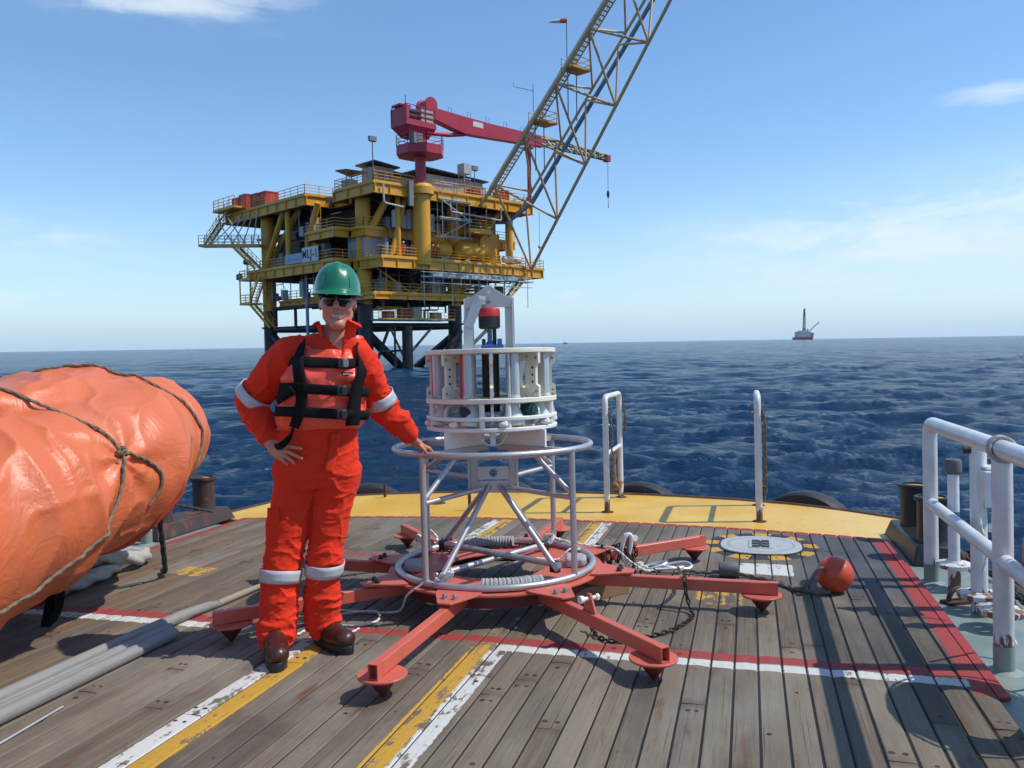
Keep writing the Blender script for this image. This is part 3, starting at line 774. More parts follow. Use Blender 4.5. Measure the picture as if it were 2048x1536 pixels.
# ------------------------------------------------------------------ sampler
sam = thing('water_sampler', 'white plastic multi bottle water sampler on tubular aluminium stand with red topped motor', 'water sampler', (CX, CY, .18), YAW)
al = MATS['aluminium']
MB().ring((CX, CY, .201), .577, .0195, 14, 96).build('lower_hoop', al, sam)
MB().ring((CX, CY, .900), .577, .0185, 14, 96).build('upper_hoop', al, sam)
POST = [-130, -40, 50, 140]
for a in POST:
    MB().cyl(pol(.577, a, .205), pol(.577, a, .895), .0175, seg=16).build('post', al, sam)
    hub = pol(.045, a, .66)
    mb = MB(); mb.cyl(hub, pol(.50, a+(6 if a in (-130, 50) else -6), .235), .0165, seg=14); mb.build('diagonal_brace', al, sam)
    mb = MB(); mb.cyl(pol(.10, a, .655 if a < 0 else .69), pol(.565, a, .635 if a < 0 else .71), .0145, seg=14)
    mb.cyl(pol(.565, a, .66 if a < 0 else .73), pol(.27, a, .895), .0145, seg=14); mb.build('stay', al, sam)
    mb = MB(); mb.bar(pol(.05, a, .893), pol(.56, a, .893), .03, .03); mb.build('spoke', MATS['dull_aluminium'], sam)
for a in (-130, -40):
    mb = MB(); p, q = pol(.49, a-2, .222 if a == -130 else .218), pol(.49, a+180-2, .222 if a == -130 else .246)
    if a == -40: p.z = q.z = .252
    mb.cyl(p, q, .018, seg=14); cb = mb.build('cross_bar', al, sam)
    for s_ in (p, q):
        k = MB(); d = (Vector((CX, CY, s_.z))-s_).normalized(); k.cyl(s_+d*.015, s_+d*.055, .024, seg=14); k.cbox(s_+d*.035+Vector((0, 0, -.028)), (.05, .035, .03), math.atan2(d.y, d.x)); k.build('clamp', MATS['black_plastic'], cb)
# central column: two channels and their cross plates
for s_ in (-1, 1):
    mb = MB(); x0 = s_*.115
    mb.plate([(-.022, .615), (.022, .615), (.022, 1.765 if s_ < 0 else 1.775), (0.0 if s_ < 0 else .012, 1.785), (-.022, 1.775)], lp(x0, 0, 0), lp(1, 0, 0)-lp(0, 0, 0), (0, 0, 1), .02)
    mb.plate([(-.06, .615), (.06, .615), (.06, 1.60), (.03, 1.77), (-.03, 1.77), (-.06, 1.60)], lp(x0+s_*.028, 0, 0), lp(0, 1, 0)-lp(0, 0, 0), (0, 0, 1), .010)
    mb.build('column_channel', MATS['dull_aluminium'], sam)
mb = MB(); ux = lp(1, 0, 0)-lp(0, 0, 0)
def holed(mb, x0, x1, z0, z1, hx, hz, hr, yy, t):
    n = 32; sq = []
    for i in range(n):
        a = 2*math.pi*i/n; c_, s_ = math.cos(a), math.sin(a)
        k = min(((x1 if c_ > 0 else x0)-hx)/c_ if abs(c_) > 1e-6 else 9, ((z1 if s_ > 0 else z0)-hz)/s_ if abs(s_) > 1e-6 else 9)
        sq.append((hx+c_*k, hz+s_*k))
    cr = [(hx+hr*math.cos(2*math.pi*i/n), hz+hr*math.sin(2*math.pi*i/n)) for i in range(n)]
    L = lambda p, y_: lp(p[0], y_, p[1])
    vs = [L(p, yy-t/2) for p in sq]+[L(p, yy-t/2) for p in cr]+[L(p, yy+t/2) for p in sq]+[L(p, yy+t/2) for p in cr]
    fs = []
    for i in range(n):
        j = (i+1) % n
        fs += [(i, j, n+j, n+i), (2*n+j, 2*n+i, 3*n+i, 3*n+j), (n+i, n+j, 3*n+j, 3*n+i), (j, i, 2*n+i, 2*n+j)]
    return mb.add(vs, fs)
holed(mb, -.093, .093, .70, .775, .0, .738, .024, -.03, .012); mb.build('hole_plate', MATS['dull_aluminium'], sam)
mb = MB(); mb.plate([(-.093, .622), (.093, .622), (.093, .688), (-.093, .688)], lp(0, -.022, 0), ux, (0, 0, 1), .012); mb.lathe(lp(0, -.03, .655), [(.011, 0), (.011, .007), (0, .008)], 10, axis=lp(0, -1, 0)-lp(0, 0, 0)); mb.build('foot_bracket', MATS['dull_aluminium'], sam)
# arch plate over the motor
mb = MB(); hy = -.012
mb.plate([(-.137, 1.715), (.137, 1.715), (.137, 1.772), (.105, 1.778), (.012, 1.842), (-.012, 1.842), (-.105, 1.778), (-.137, 1.768)], lp(0, -.017, 0), ux, (0, 0, 1), .012)
arch = mb.build('arch_plate', MATS['dull_aluminium'], sam, bevel=.001)
mb = MB(); mb.lathe(lp(0, -.0245, 1.806), [(.008, 0), (.008, .002), (0, .002)], 16, axis=lp(0, -1, 0)-lp(0, 0, 0)); mb.build('lifting_hole', MATS['white_plastic'], arch)
mb = MB(); mb.lathe(lp(0, -.024, 1.752), [(.013, 0), (.013, .01), (.006, .011), (.006, .024), (0, .025)], 6, axis=lp(0, -1, 0)-lp(0, 0, 0)); mb.build('bolt', MATS['steel_bolt'], arch)
mb = MB(); st = [(-.02, 1.765), (-.055, 1.765), (-.122, 1.60), (-.122, 1.468)]
for (a0, z0_), (a1, z1_) in zip(st[1:], st[2:]): mb.bar(lp(a0, -.075, z0_), lp(a1, -.085, z1_), .008, .055, upv=ux)
mb.bar(lp(-.02, -.03, 1.757), lp(-.06, -.078, 1.757), .008, .05, upv=(0, 0, 1)); mb.build('side_strap', al, sam)
mb = MB(); mb.cyl(lp(-.11, .06, 1.5), lp(.02, .02, 1.62), .012, seg=10); mb.build('gas_strut', MATS['grey_tube'], sam)
# motor
mot = MB().lathe((CX, CY, 0), [(.0, 1.590), (.056, 1.590), (.064, 1.60), (.065, 1.66), (.0, 1.661)], 40).build('motor_housing', MATS['black_plastic'], sam)
MB().lathe((CX, CY, 0), [(.0, 1.6615), (.0645, 1.6615), (.0655, 1.668), (.0655, 1.697), (.060, 1.709), (.045, 1.713), (0, 1.713)], 40).build('red_cap', MATS['red_plastic'], mot)
MB().lathe((CX, CY, 0), [(.0, 1.60), (.014, 1.589), (.014, 1.52), (.026, 1.50), (.040, 1.495), (.040, 1.487), (0, 1.487)], 24).build('drive_shaft', MATS['blue_paint'], mot)
mb = MB(); mb.cbox(lp(.015, 0, 1.482), (.13, .09, .024), YAW); mb.cbox(lp(.058, -.02, 1.505), (.028, .03, .05), YAW); mb.build('drive_base', MATS['blue_paint'], sam, bevel=.003)
mb = MB(); mb.cyl(lp(.028, .012, 1.49), lp(.028, .012, 1.60), .012, seg=12); mb.cyl(lp(-.035, -.03, 1.494), lp(-.035, -.03, 1.53), .011, seg=12); mb.build('hydraulic_fitting', MATS['black_plastic'], sam)
MB().cyl((CX, CY, 1.10), (CX, CY, 1.44), .052, seg=32).build('core_housing', MATS['black_plastic'], sam)
# carousel discs: the top one is cut to an octagon with rounded ends
n = 96; mb = MB(); octv = []
def disc(mb, r0, r1, z0, z1): return annulus(mb, (CX, CY), r0, r1, z0, z1)
disc(MB(), .12, .386, 1.441, 1.468).build('top_disc', MATS['cream_plastic'], sam, bevel=.004)
disc(MB(), .16, .386, 1.162, 1.190).build('middle_disc', MATS['cream_plastic'], sam, bevel=.004)
disc(MB(), .345, .386, 1.067, 1.089).build('guard_hoop', MATS['white_plastic'], sam, bevel=.004)
disc(MB(), .335, .386, 1.006, 1.028).build('guard_hoop', MATS['white_plastic'], sam, bevel=.004)
disc(MB(), .05, .28, 1.035, 1.05).build('inner_tray', MATS['grey_tube'], sam)
A8 = [-88+45*k for k in range(8)]
for i, a in enumerate(A8):
    u = (pol(1, a, 0)-pol(0, a, 0)); mb = MB(); t = .019; o = pol(0, a, 0)
    z0, z1 = 1.1905, 1.4405
    # C-shaped radial panel with a window and an outer notch
    out = [(.205, z0), (.383, z0), (.383, z0+.058), (.372, z0+.068), (.362, z0+.072), (.362, z1-.072), (.372, z1-.068), (.383, z1-.058), (.383, z1), (.205, z1)]
    win = [(.245, z0+.052), (.318, z0+.052), (.318, z1-.045), (.245, z1-.045)]
    mb.plate([(.318, z0), *out[1:9], (.318, z1)], o, u, (0, 0, 1), t)
    mb.plate([(.205, z0), (.245, z0), (.245, z1), (.205, z1)], o, u, (0, 0, 1), t)
    mb.plate([(.245, z0), (.318, z0), (.318, z0+.052), (.245, z0+.052)], o, u, (0, 0, 1), t); mb.plate([(.245, z1-.045), (.318, z1-.045), (.318, z1), (.245, z1)], o, u, (0, 0, 1), t)
    pan = mb.build('panel', MATS['cream_plastic'], sam)
    w = Vector((-u.y, u.x, 0))
    for rr, zz, br in ((.366, z0+.03, .0085), (.366, z1-.03, .0085), (.342, z0+.02, .004), (.30, z1-.02, .006)):
        q = MB(); q.lathe(o+u*rr+Vector((0, 0, zz))-w*(t/2+.0045), [(0, 0), (br*.6, 0), (br, .0015), (br, t+.0075), (br*.6, t+.009), (0, t+.009)], 12, axis=w); q.build('bolt', MATS['steel_bolt'], pan)
    for zz in (z0+.085, z0+.125, z0+.165):
        q = MB(); q.lathe(o+u*.339+Vector((0, 0, zz))-w*(t/2+.0008), [(0, 0), (.0075, 0), (.0075, t+.0016), (0, t+.0016)], 14, axis=w); q.build('port_hole', MATS['black_plastic'], pan)
    # bottle between this panel and the next
    ab = a+22.5
    bt = MB().cyl(pol(.332, ab, 1.192), pol(.332, ab, 1.44), .030, seg=20).build('sample_tube', MATS['grey_tube'], sam)
    MB().cyl(pol(.332, ab, 1.1915), pol(.332, ab, 1.222), .031, .029, 20).build('tube_collar', MATS['pale_cup'], bt)
    q = MB(); q.cyl(pol(.350, ab-6.5, 1.195), pol(.350, ab-6.5, 1.438), .0085, seg=10); q.build('tube_rod', MATS['red_plastic' if i in (0, 6, 7, 5) and i != 0 else 'grey_tube'], bt)
    for da, hh_ in ((4, 1.208), (9, 1.203)): q = MB(); q.cyl(pol(.373, ab+da, 1.191), pol(.373, ab+da, hh_), .007, seg=8); q.build('nut', MATS['steel_bolt'], bt)
    # hinged cup under each bottle
    cup = MB(); c0 = pol(.30, ab, 1.155)
    cup.lathe(c0, [(.0, 0), (.03, .0), (.036, -.02), (.062, -.085), (.064, -.118), (.058, -.122), (.0, -.118)], 22, axis=Vector((0, 0, 1))+(pol(.2, ab, 0)-pol(0, ab, 0))*-.6)
    cp = cup.build('closing_cup', MATS['pale_cup'], sam)
    k = MB(); pts = arc(pol(.315, a, 1.10), .055, R(-70), R(160), 14, u, (0, 0, 1))
    for p_, q_ in zip(pts, pts[1:]): k.bar(p_, q_, .016, .012, upv=u)
    k.build('cup_arm', MATS['pale_cup'], cp)
    k = MB(); c1 = pol(.372, a+9, 1.046); k.sphere(c1, .022, 14, 9, (1.3, 1.0, .85)); k.sphere(c1+Vector((.012, 0, .008)), .015, 12, 8); k.build('knob', MATS['white_plastic'], cp)
    k = MB().tube(spline([pol(.365, a+12, 1.04), pol(.36, a+19, 1.036), pol(.355, a+26, 1.05), pol(.345, a+32, 1.062)], 5), .0038, 6); k.build('cord', MATS['yellow_cord'], cp)
for a in (-97, -74, -20, 20, 65, 110, 155, -157):
    MB().cyl(pol(.366, a, 1.0285), pol(.366, a, 1.1615), .0155, seg=16).build('spacer_rod', MATS['white_plastic'], sam)
# odd fittings seen between the discs
mb = MB(); mb.cyl(pol(.30, -50, 1.12), pol(.375, -50, 1.125), .034, seg=20); mb.cyl(pol(.376, -50, 1.125), pol(.385, -50, 1.125), .022, seg=18); mb.build('valve', MATS['dark_green'], sam)['label'] = 'dark green valve'
mb = MB(); mb.cyl(pol(.28, -122, 1.112), pol(.365, -112, 1.112), .03, seg=20); mb.build('valve', MATS['black_plastic'], sam)['label'] = 'black valve cylinder'
# white supports from the carousel down to the spokes
for a in POST:
    u = pol(1, a, 0)-pol(0, a, 0); w = Vector((-u.y, u.x, 0)); o = pol(0, a, 0); mb = MB()
    cut = [(.20+.075*math.cos(t), 1.006-.0-.062*math.sin(t)*1.0) for t in np.linspace(math.pi, 0, 10)]
    mb.plate([(.07, .909), (.40, .909), (.40, 1.0065), (.29, 1.0065)] + [(.085, 1.0065)], o, u, (0, 0, 1), .014)
    mb.build('support_plate', MATS['white_plastic'], sam, bevel=.001)
for a in (-88, 2, 92, 182):
    mb = MB(); pts = arc(pol(.24, a, 1.0), .08, math.pi, 2*math.pi, 16, pol(1, a+90, 0)-pol(0, a+90, 0), (0, 0, 1))
    for p_, q_ in zip(pts, pts[1:]): mb.bar(p_, q_, .006, .03, upv=pol(1, a, 0)-pol(0, a, 0))
    mb.bar(pol(.30, a, .93), pol(.30, a, 1.007), .03, .006, upv=pol(1, a, 0)-pol(0, a, 0)); mb.build('cup_guard', MATS['pale_cup'], sam)
# ================================================================== gear on and around the deck
# ---- chains, ropes, rings on the base
mb = MB(); beam = lambda r, a, z: pol2(r, a, z)
def coil(r0, r1, a, turns, seed=0):
    u = pol2(1, a, 0)-pol2(0, a, 0); w = Vector((-u.y, u.x, 0)); rng = random.Random(seed); out = []
    n = int(turns*8)
    for i in range(n+1):
        th = 2*math.pi*i/8; r_ = r0+(r1-r0)*i/n+rng.uniform(-.012, .012)
        out.append(pol2(r_, a, .133)+w*(.046*math.cos(th))+Vector((0, 0, .056*math.sin(th))))
    return out
hpath = coil(.70, 1.02, 44, 5.0, 3)+[Vector((-.70, 5.02, .05)), Vector((-.62, 4.98, .02)), Vector((-.50, 5.02, .015)), Vector((-.42, 4.86, .04)), Vector((-.37, 4.66, .14)), Vector((-.365, 4.60, .182)), Vector((-.36, 4.52, .182)), Vector((-.352, 4.490, .10)), Vector((-.33, 4.46, .03)), Vector((-.31, 4.36, .012)), Vector((-.36, 4.20, .012)), Vector((-.44, 4.06, .012)), Vector((-.55, 3.96, .012)), Vector((-.64, 3.90, .012)), Vector((-.73, 3.93, .012)), Vector((-.79, 4.02, .03)), Vector((-.80, 4.07, .085))]
chain_links(mb, spline(hpath, 4), .042, .027, .0052)
tag(mb.build('chain', MATS['chain_dark'], loc=(-.45, 4.5, 0)), 'dark steel chain wound round one red arm and draped over the next onto the deck', 'chain')
mb = MB(); chain_links(mb, spline([pol(.50, 140, .2), pol(.47, 128, .192), pol(.44, 108, .19), pol(.43, 90, .19), pol(.45, 72, .192), pol(.52, 58, .21), pol(.60, 56, .20), pol(.66, 60, .19)], 8), .036, .024, .0048)
tag(mb.build('chain', MATS['chain_dark'], loc=pol(.44, 90, .19)), 'thin dark chain lying behind the cross bars inside the sampler hoop', 'chain')
mb = MB()
pth = [pol(.575, -129, .24), pol(.60, -131, .20), Vector((-1.80, 4.02, .14)), Vector((-1.88, 4.10, .03)), Vector((-1.98, 4.10, .010)), Vector((-2.12, 4.09, .010)), Vector((-2.30, 4.08, .010)), Vector((-2.38, 3.95, .010)), Vector((-2.28, 3.86, .014)), Vector((-2.05, 3.86, .010)), Vector((-1.95, 3.95, .012)), Vector((-2.02, 4.08, .020)), Vector((-2.18, 4.04, .012)), Vector((-2.28, 3.90, .010)), Vector((-2.26, 3.70, .010)), Vector((-2.30, 3.56, .010)), Vector((-2.17, 3.61, .012)), Vector((-2.02, 3.72, .010)), Vector((-1.99, 3.82, .010))]
rope_tube(mb, spline(pth, 10), .0068, 9)
tag(mb.build('rope', MATS['rope_white'], loc=(-2.0, 4.0, 0)), 'thin white line looped on the planks behind the man and tied to the sampler hoop', 'rope')
def knot(mb, c, r, rr, seed, n=26):
    rng = random.Random(seed); pts = []
    for i in range(n):
        a = i*1.15; pts.append(Vector(c)+Vector((math.cos(a)*r*rng.uniform(.6, 1.1), math.sin(a)*r*rng.uniform(.6, 1.1), rng.uniform(-.8, .9)*r)))
    return rope_tube(mb, spline(pts, 6), rr, 8)
for a, lab, q in ((-125, 'white rope lashing knotted at the foot of the front left sampler post', [(.50, -121, .235)]), (46, 'white rope lashing knotted at the foot of the back right sampler post', [(.55, 52, .24)]), (139, 'white rope lashing on the back left arm behind the sampler', [(.72, 134, .24)])):
    mb = MB(); knot(mb, pol(*q[0]), .036, .0075, int(a)); knot(mb, pol(q[0][0]+.03, q[0][1]-3, q[0][2]-.02), .026, .0075, int(a)+5, 16)
    if a == 139: rope_tube(mb, spline([pol(.70, 135, .27), pol(.80, 128, .30), pol(.78, 122, .22), pol(.72, 126, .19)], 8), .0085, 8)
    tag(mb.build('rope_lashing', MATS['rope_white'], loc=pol(*q[0])), lab, 'rope')
mb = MB(); rope_tube(mb, spline([pol(.56, 49, .24), pol(.66, 32, .21), pol(.74, 26, .20), Vector((-.82, 5.02, .20)), Vector((-.74, 5.12, .10)), Vector((-.66, 5.20, .03)), Vector((-.60, 5.30, .02)), Vector((-.70, 5.38, .02)), Vector((-.75, 5.28, .03))], 10), .0075, 9)
rope_tube(mb, spline([pol(.10, -60, .20), pol(.24, -20, .235), pol(.37, 4, .20), pol(.45, 8, .25), pol(.55, 20, .22), pol(.60, 40, .22)], 8), .0055, 8)
tag(mb.build('rope', MATS['rope_white'], loc=(-.8, 5.1, .1)), 'white line trailing from the sampler back to the galvanised ring', 'rope')
paint('galvanised', (.62, .63, .64, 1), .42, metal=.55, var=.1, dirt=.3)
mb = MB(); c = Vector((-.50, 5.34, .03)); mb.tube([c+Vector((.12*math.cos(t)*.96-.055*math.sin(t)*.28, .12*math.cos(t)*.28+.055*math.sin(t)*.96, .012*math.sin(2*t))) for t in np.linspace(0, 2*math.pi, 33)[:-1]], .0115, 10, True)
c = Vector((-.62, 5.30, .035)); mb.tube([c+Vector((.09*math.cos(t)*.9-.04*math.sin(t)*.3, .09*math.cos(t)*.3+.04*math.sin(t), .02*math.cos(t))) for t in np.linspace(0, 2*math.pi, 29)[:-1]], .0105, 10, True)
mb.cyl((-.60, 5.22, .035), (-.44, 5.27, .035), .009, seg=10); mb.cyl((-.455, 5.25, .035), (-.43, 5.275, .035), .018, seg=8)
tag(mb.build('lifting_ring', MATS['galvanised'], loc=(-.55, 5.3, 0)), 'pale galvanised lifting link and shackle lying beside the red arm', 'shackle')
mb = MB(); knot(mb, (-.72, 5.27, .035), .035, .008, 77, 20); rope_tube(mb, spline([(-.78, 5.22, .02), (-.70, 5.30, .03), (-.64, 5.28, .02)], 8), .008, 8)
tag(mb.build('rope_lashing', MATS['rope_white'], loc=(-.72, 5.27, .03)), 'small tangle of white rope tied to the galvanised link', 'rope')
# snap hook on the padeye of the back right arm
mb = MB(); c = pol2(1.0, 44, .0)+Vector((-.03, -.07, .17)); u_ = Vector((.25, .1, .2)).normalized(); w_ = Vector((.1, -.05, 1)).normalized()
hk = [c+u_*(.035*math.sin(t)*(1.1+.2*math.cos(t)))+w_*(.085*math.cos(t)) for t in np.linspace(0, 2*math.pi, 25)[:-1]]
mb.tube(hk, .0135, 10, True); rope_tube(mb, spline([c+w_*-.085+u_*.0, c-w_*.10+u_*.02, c-w_*.13], 6), .012, 8); mb.cyl(c+w_*.08, pol2(.98, 44, .235), .012, seg=10)
tag(mb.build('snap_hook', MATS['white_plastic'], loc=c), 'white snap hook hanging from the lug on the back right red arm', 'hook')
# buoy, its line and the sleeve weight on it
paint('buoy_orange', (.60, .07, .025, 1), .38, var=.14, scale=7., dirt=.35, dirtcol=(.42, .09, .05, 1), bump=.05, rust=.05)
bu = thing('ball_float', 'orange ball float resting on the planks near the hatch', 'float', (.46, 5.02, 0))
bc = Vector((.46, 5.02, .104)); mb = MB(); mb.sphere(bc, .105, 40, 26); mb.build('ball', MATS['buoy_orange'], bu)
hx_ = (Vector((-.60, -.62, .42))).normalized(); mb = MB(); mb.lathe(bc+hx_*.099, [(.022, 0), (.022, .009), (.012, .011), (.010, .003), (0, .003)], 20, axis=hx_); mb.build('eye', MATS['buoy_orange'], bu)
mb = MB(); rope_tube(mb, spline([bc+hx_*.10, bc+hx_*.15+Vector((0, 0, -.015)), Vector((.30, 4.93, .06)), Vector((.24, 4.98, .02)), Vector((.16, 5.12, .014)), Vector((.0, 5.23, .014)), Vector((-.09, 5.26, .02)), Vector((-.20, 5.24, .03)), Vector((-.30, 5.25, .02)), Vector((-.42, 5.29, .02))], 10), .0125, 10)
rope_tube(mb, spline([Vector((.12, 5.13, .012)), Vector((.24, 5.00, .012)), Vector((.36, 4.95, .012)), Vector((.43, 4.97, .012))], 10), .0125, 10)
tag(mb.build('rope', paint('rope_dirty', (.17, .15, .13, 1), .85, var=.3, scale=40., bump=.5, fine=220.), loc=(0, 5.2, 0)), 'dark laid rope running from the orange ball float through the grey sleeve to the link', 'rope')
paint('sleeve_grey', (.13, .125, .12, 1), .6, var=.2, dirt=.4)
mb = MB(); ax_ = Vector((.97, .12, 0)).normalized(); c = Vector((-.145, 5.245, .048))
mb.lathe(c-ax_*.058, [(.020, .002), (.046, 0), (.048, .004), (.048, .112), (.046, .116), (.020, .114), (.020, .002)], 32, axis=ax_, cap=False)
tag(mb.build('sleeve_weight', MATS['sleeve_grey'], loc=c), 'short grey cylinder threaded on the float rope beside the white painted patch', 'weight')
# wood block under the plate
paint('bare_wood', (.26, .15, .075, 1), .75, var=.25, scale=9., bump=.3)
mb = MB(); mb.bar((-1.10, 4.36, .045), (-.74, 4.80, .045), .09, .09, ch=.004)
tag(mb.build('wood_block', MATS['bare_wood'], loc=(-.9, 4.6, 0)), 'bare timber chock under the red ring plate', 'timber')
# ---- hatch
m, g, b = newmat('hatch_white'); co = g.coord(); x, y, z = g.sep(co); n1 = g.noise(co, 6., 5.)
da = g.sstep(g.m('SINE', (x+y)*150.), .35, .7)*g.sstep(g.m('SINE', (x-y)*150.), -.2, .3)
edge_ = g.sstep(g.m('SQRT', x*x+y*y), .215, .225)*(1.-g.sstep(g.m('SQRT', x*x+y*y), .235, .245))
c = g.mix(n1, (.36, .38, .37, 1), (.50, .52, .50, 1)); c = g.mix(g.m('MAXIMUM', da*(1.-edge_), edge_)*.55, c, (.20, .21, .20, 1)); c = g.mix(g.sstep(g.noise(co, 11., 6., .7), .60, .68)*.6, c, (.22, .14, .08, 1))
g.put(b.inputs['Base Color'], c); b.inputs['Roughness'].default_value = .5; g.put(b.inputs['Normal'], g.bump(da, .4, .004))
ht = thing('deck_hatch', 'oval white deck hatch cover set in a yellow and black striped surround', 'hatch', (.06, 6.16, 0))
def stad(rx, ry, n=40): return [(rx*math.copysign(abs(math.cos(t))**.8, math.cos(t)), ry*math.copysign(abs(math.sin(t))**.8, math.sin(t))) for t in np.linspace(0, 2*math.pi, n+1)[:-1]]
mb = MB().prism([(.06+a, 6.16+c) for a, c in stad(.285, .285)], .002, .011); mb.build('cover', MATS['hatch_white'], ht, bevel=.005)
mb = MB().prism([(.06+a, 6.16+c) for a, c in stad(.30, .30)], -.002, .0055); mb.build('hatch_rim', MATS['dark_bolt'], ht)
mb = MB(); mb.box((.06-.085, 6.16-.125, .0105), (.06+.085, 6.16+.125, .016)); mb.build('lock_plate', MATS['hatch_white'], ht, bevel=.003)
mb = MB()
for dy_ in (-.085, 0, .085): mb.box((.06-.06, 6.16+dy_-.026, .0155), (.06-.008, 6.16+dy_+.026, .021)); mb.box((.06+.008, 6.16+dy_-.026, .0155), (.06+.06, 6.16+dy_+.026, .021))
mb.box((.052, 6.07, .0157), (.068, 6.25, .020)); mb.build('lock_recess', MATS['black_plastic'], ht)
# ---- stern guard rails
m, g, b = newmat('rail_white')
co = g.coord(); x, y, z = g.sep(co); n1 = g.noise(co, 6., 5.); n2 = g.noise(g.map(co, (2, 2, .6)), 9., 6., .7)
c = g.mix(g.sstep(n1, .3, .7), (.60, .60, .60, 1), (.74, .735, .72, 1))
k = g.sstep(n2+g.sstep(z, .30, .0)*.26, .66, .72)
c = g.mix(k*.95, c, g.mix(g.noise(co, 30.), (.055, .025, .015, 1), (.20, .085, .03, 1)))
g.put(b.inputs['Base Color'], c); g.put(b.inputs['Roughness'], k*.4+.32); g.put(b.inputs['Normal'], g.bump(n1+k*.6, .15, .01))
paint('rusty_chain', (.16, .135, .11, 1), .55, metal=.6, var=.3, scale=20., rust=.5, rustcol=(.10, .04, .018, 1), rscale=25.)
for x0, ya, yb, lab, labc in ((-1.275, 7.38, 8.22, 'white stern guard rail left of the pair with both posts and a middle bar showing', 'rusty chain hanging down the front post of the left stern rail'),
                              (.065, 7.14, 7.93, 'white stern guard rail right of the pair seen end on beside the hatch', 'rusty chain hanging down the front post of the right stern rail')):
    rl = thing('guard_rail', lab, 'railing', (x0, ya, 0))
    MB().tube(fillet([(x0, ya, -.012), (x0, ya, 1.05), (x0, yb, 1.05), (x0, yb, -.012)], .07), .027, 16).build('rail_frame', MATS['rail_white'], rl)
    MB().cyl((x0, ya, .52), (x0, yb, .52), .020, seg=14).build('middle_bar', MATS['rail_white'], rl)
    for yy in (ya, yb):
        MB().lathe((x0, yy, -.013), [(.058, 0), (.058, .006), (.03, .008), (0, .008)], 20).build('foot_flange', MATS['rust_edge'], rl)
        for s_ in (-1, 1): MB().ring((x0+s_*.042, yy, .92), .018, .005, 8, 16, axis=(0, 1, 0)).build('eye_ring', MATS['rusty_chain'], rl)
    mb = MB()
    chain_links(mb, spline([(x0+.045, ya-.008, .915), (x0+.058, ya-.012, .80), (x0+.056, ya-.01, .5), (x0+.060, ya-.012, .30), (x0+.045, ya-.01, .18)], 8), .046, .03, .0062)
    tag(mb.build('chain', MATS['rusty_chain'], loc=(x0+.05, ya, .9)), labc, 'chain')
    mb = MB(); chain_links(mb, spline([(x0+.045, yb-.008, .915), (x0+.062, yb-.012, .80), (x0+.05, yb, .62)] if x0 < -1 else [(x0+.045, yb-.008, .9), (x0+.06, yb-.012, .5), (x0+.05, yb, .12)], 8), .046, .03, .0062)
    tag(mb.build('chain', MATS['rusty_chain'], loc=(x0+.05, yb, .9)), labc.replace('front post', 'back post'), 'chain')
mb = MB(); knot(mb, (-1.315, 8.20, .11), .05, .022, 9, 16); rope_tube(mb, spline([(-1.32, 8.19, .5), (-1.335, 8.18, .3), (-1.32, 8.19, .12)], 8), .02, 9)
tag(mb.build('rope', MATS['bare_wood'], loc=(-1.32, 8.2, .2)), 'brown rope end hung on the back post of the left stern rail', 'rope')
# rusty pegs
for (px, py, hgt), lab in (((-3.74, 7.86, .13), 'short rusty peg on the yellow deck close to the stern edge'), ((-2.58, 7.27, .15), 'short rusty peg on the yellow deck behind the sampler stand')):
    p = thing('rusty_peg', lab, 'peg', (px, py, -.012)); MB().cyl((px, py, -.012), (px, py, hgt), .016, seg=12).build('pin', MATS['rust_edge'], p)
    MB().lathe((px, py, -.012), [(.04, 0), (.036, .004), (.02, .008), (0, .008)], 16).build('collar', MATS['yellow_deck_paint'], p)
# deck plug
mb = MB().lathe((-3.05, 7.62, -.012), [(.085, 0), (.085, .004), (.06, .006), (0, .006)], 24); tag(mb.build('deck_plug', MATS['rust_edge'], loc=(-3.05, 7.62, -.012)), 'rusty round plug set in the yellow stern deck', 'plug')
# ---- bollards
paint('bollard_black', (.016, .015, .015, 1), .40, var=.2, rust=.12, rscale=9.)
paint('bollard_rusty', (.05, .028, .024, 1), .55, var=.25, rust=.55, rscale=7., rustcol=(.085, .03, .017, 1))
paint('yellow_patch', (.60, .34, .04, 1), .55, rust=.25)
def bollards(lab, pts, r, hgt, mat, rot):
    c = sum((Vector((*p, 0)) for p in pts), Vector())/2; t = thing('double_bollard', lab, 'bollard', (c.x, c.y, -.014))
    d = (Vector((*pts[1], 0))-Vector((*pts[0], 0))).normalized(); w = Vector((-d.y, d.x, 0)); L = (Vector((*pts[1], 0))-Vector((*pts[0], 0))).length/2+.24
    b0 = MB(); z0, z1 = -.014, .11
    cs = [(-L, -.17), (L, -.17), (L, .17), (-L, .17)]; ct = [(-L+.06, -.13), (L-.06, -.13), (L-.06, .13), (-L+.06, .13)]
    vs = [c+d*a+w*e+Vector((0, 0, z0)) for a, e in cs]+[c+d*a+w*e+Vector((0, 0, z1)) for a, e in ct]
    b0.add(vs, [(3, 2, 1, 0), (4, 5, 6, 7), (0, 1, 5, 4), (1, 2, 6, 5), (2, 3, 7, 6), (3, 0, 4, 7)]); b0.build('bed', MATS[mat], t, bevel=.012)
    for p in pts:
        po = MB().lathe((*p, z1), [(r*1.06, -.004), (r, .03), (r, hgt-.06), (r*1.02, hgt-.03), (r*1.17, hgt-.026), (r*1.19, hgt-.016), (r*1.17, hgt), (r*.96, hgt+.002), (r*.92, hgt-.012), (0, hgt-.012)], 36).build('post', MATS[mat], t)
        MB().prism([(p[0]+r*.8*math.cos(a), p[1]+r*.8*math.sin(a)*.7) for a in np.linspace(-.4, 2.4, 12)], z1+hgt-.0115, z1+hgt-.008).build('paint_patch', MATS['yellow_patch'], po)
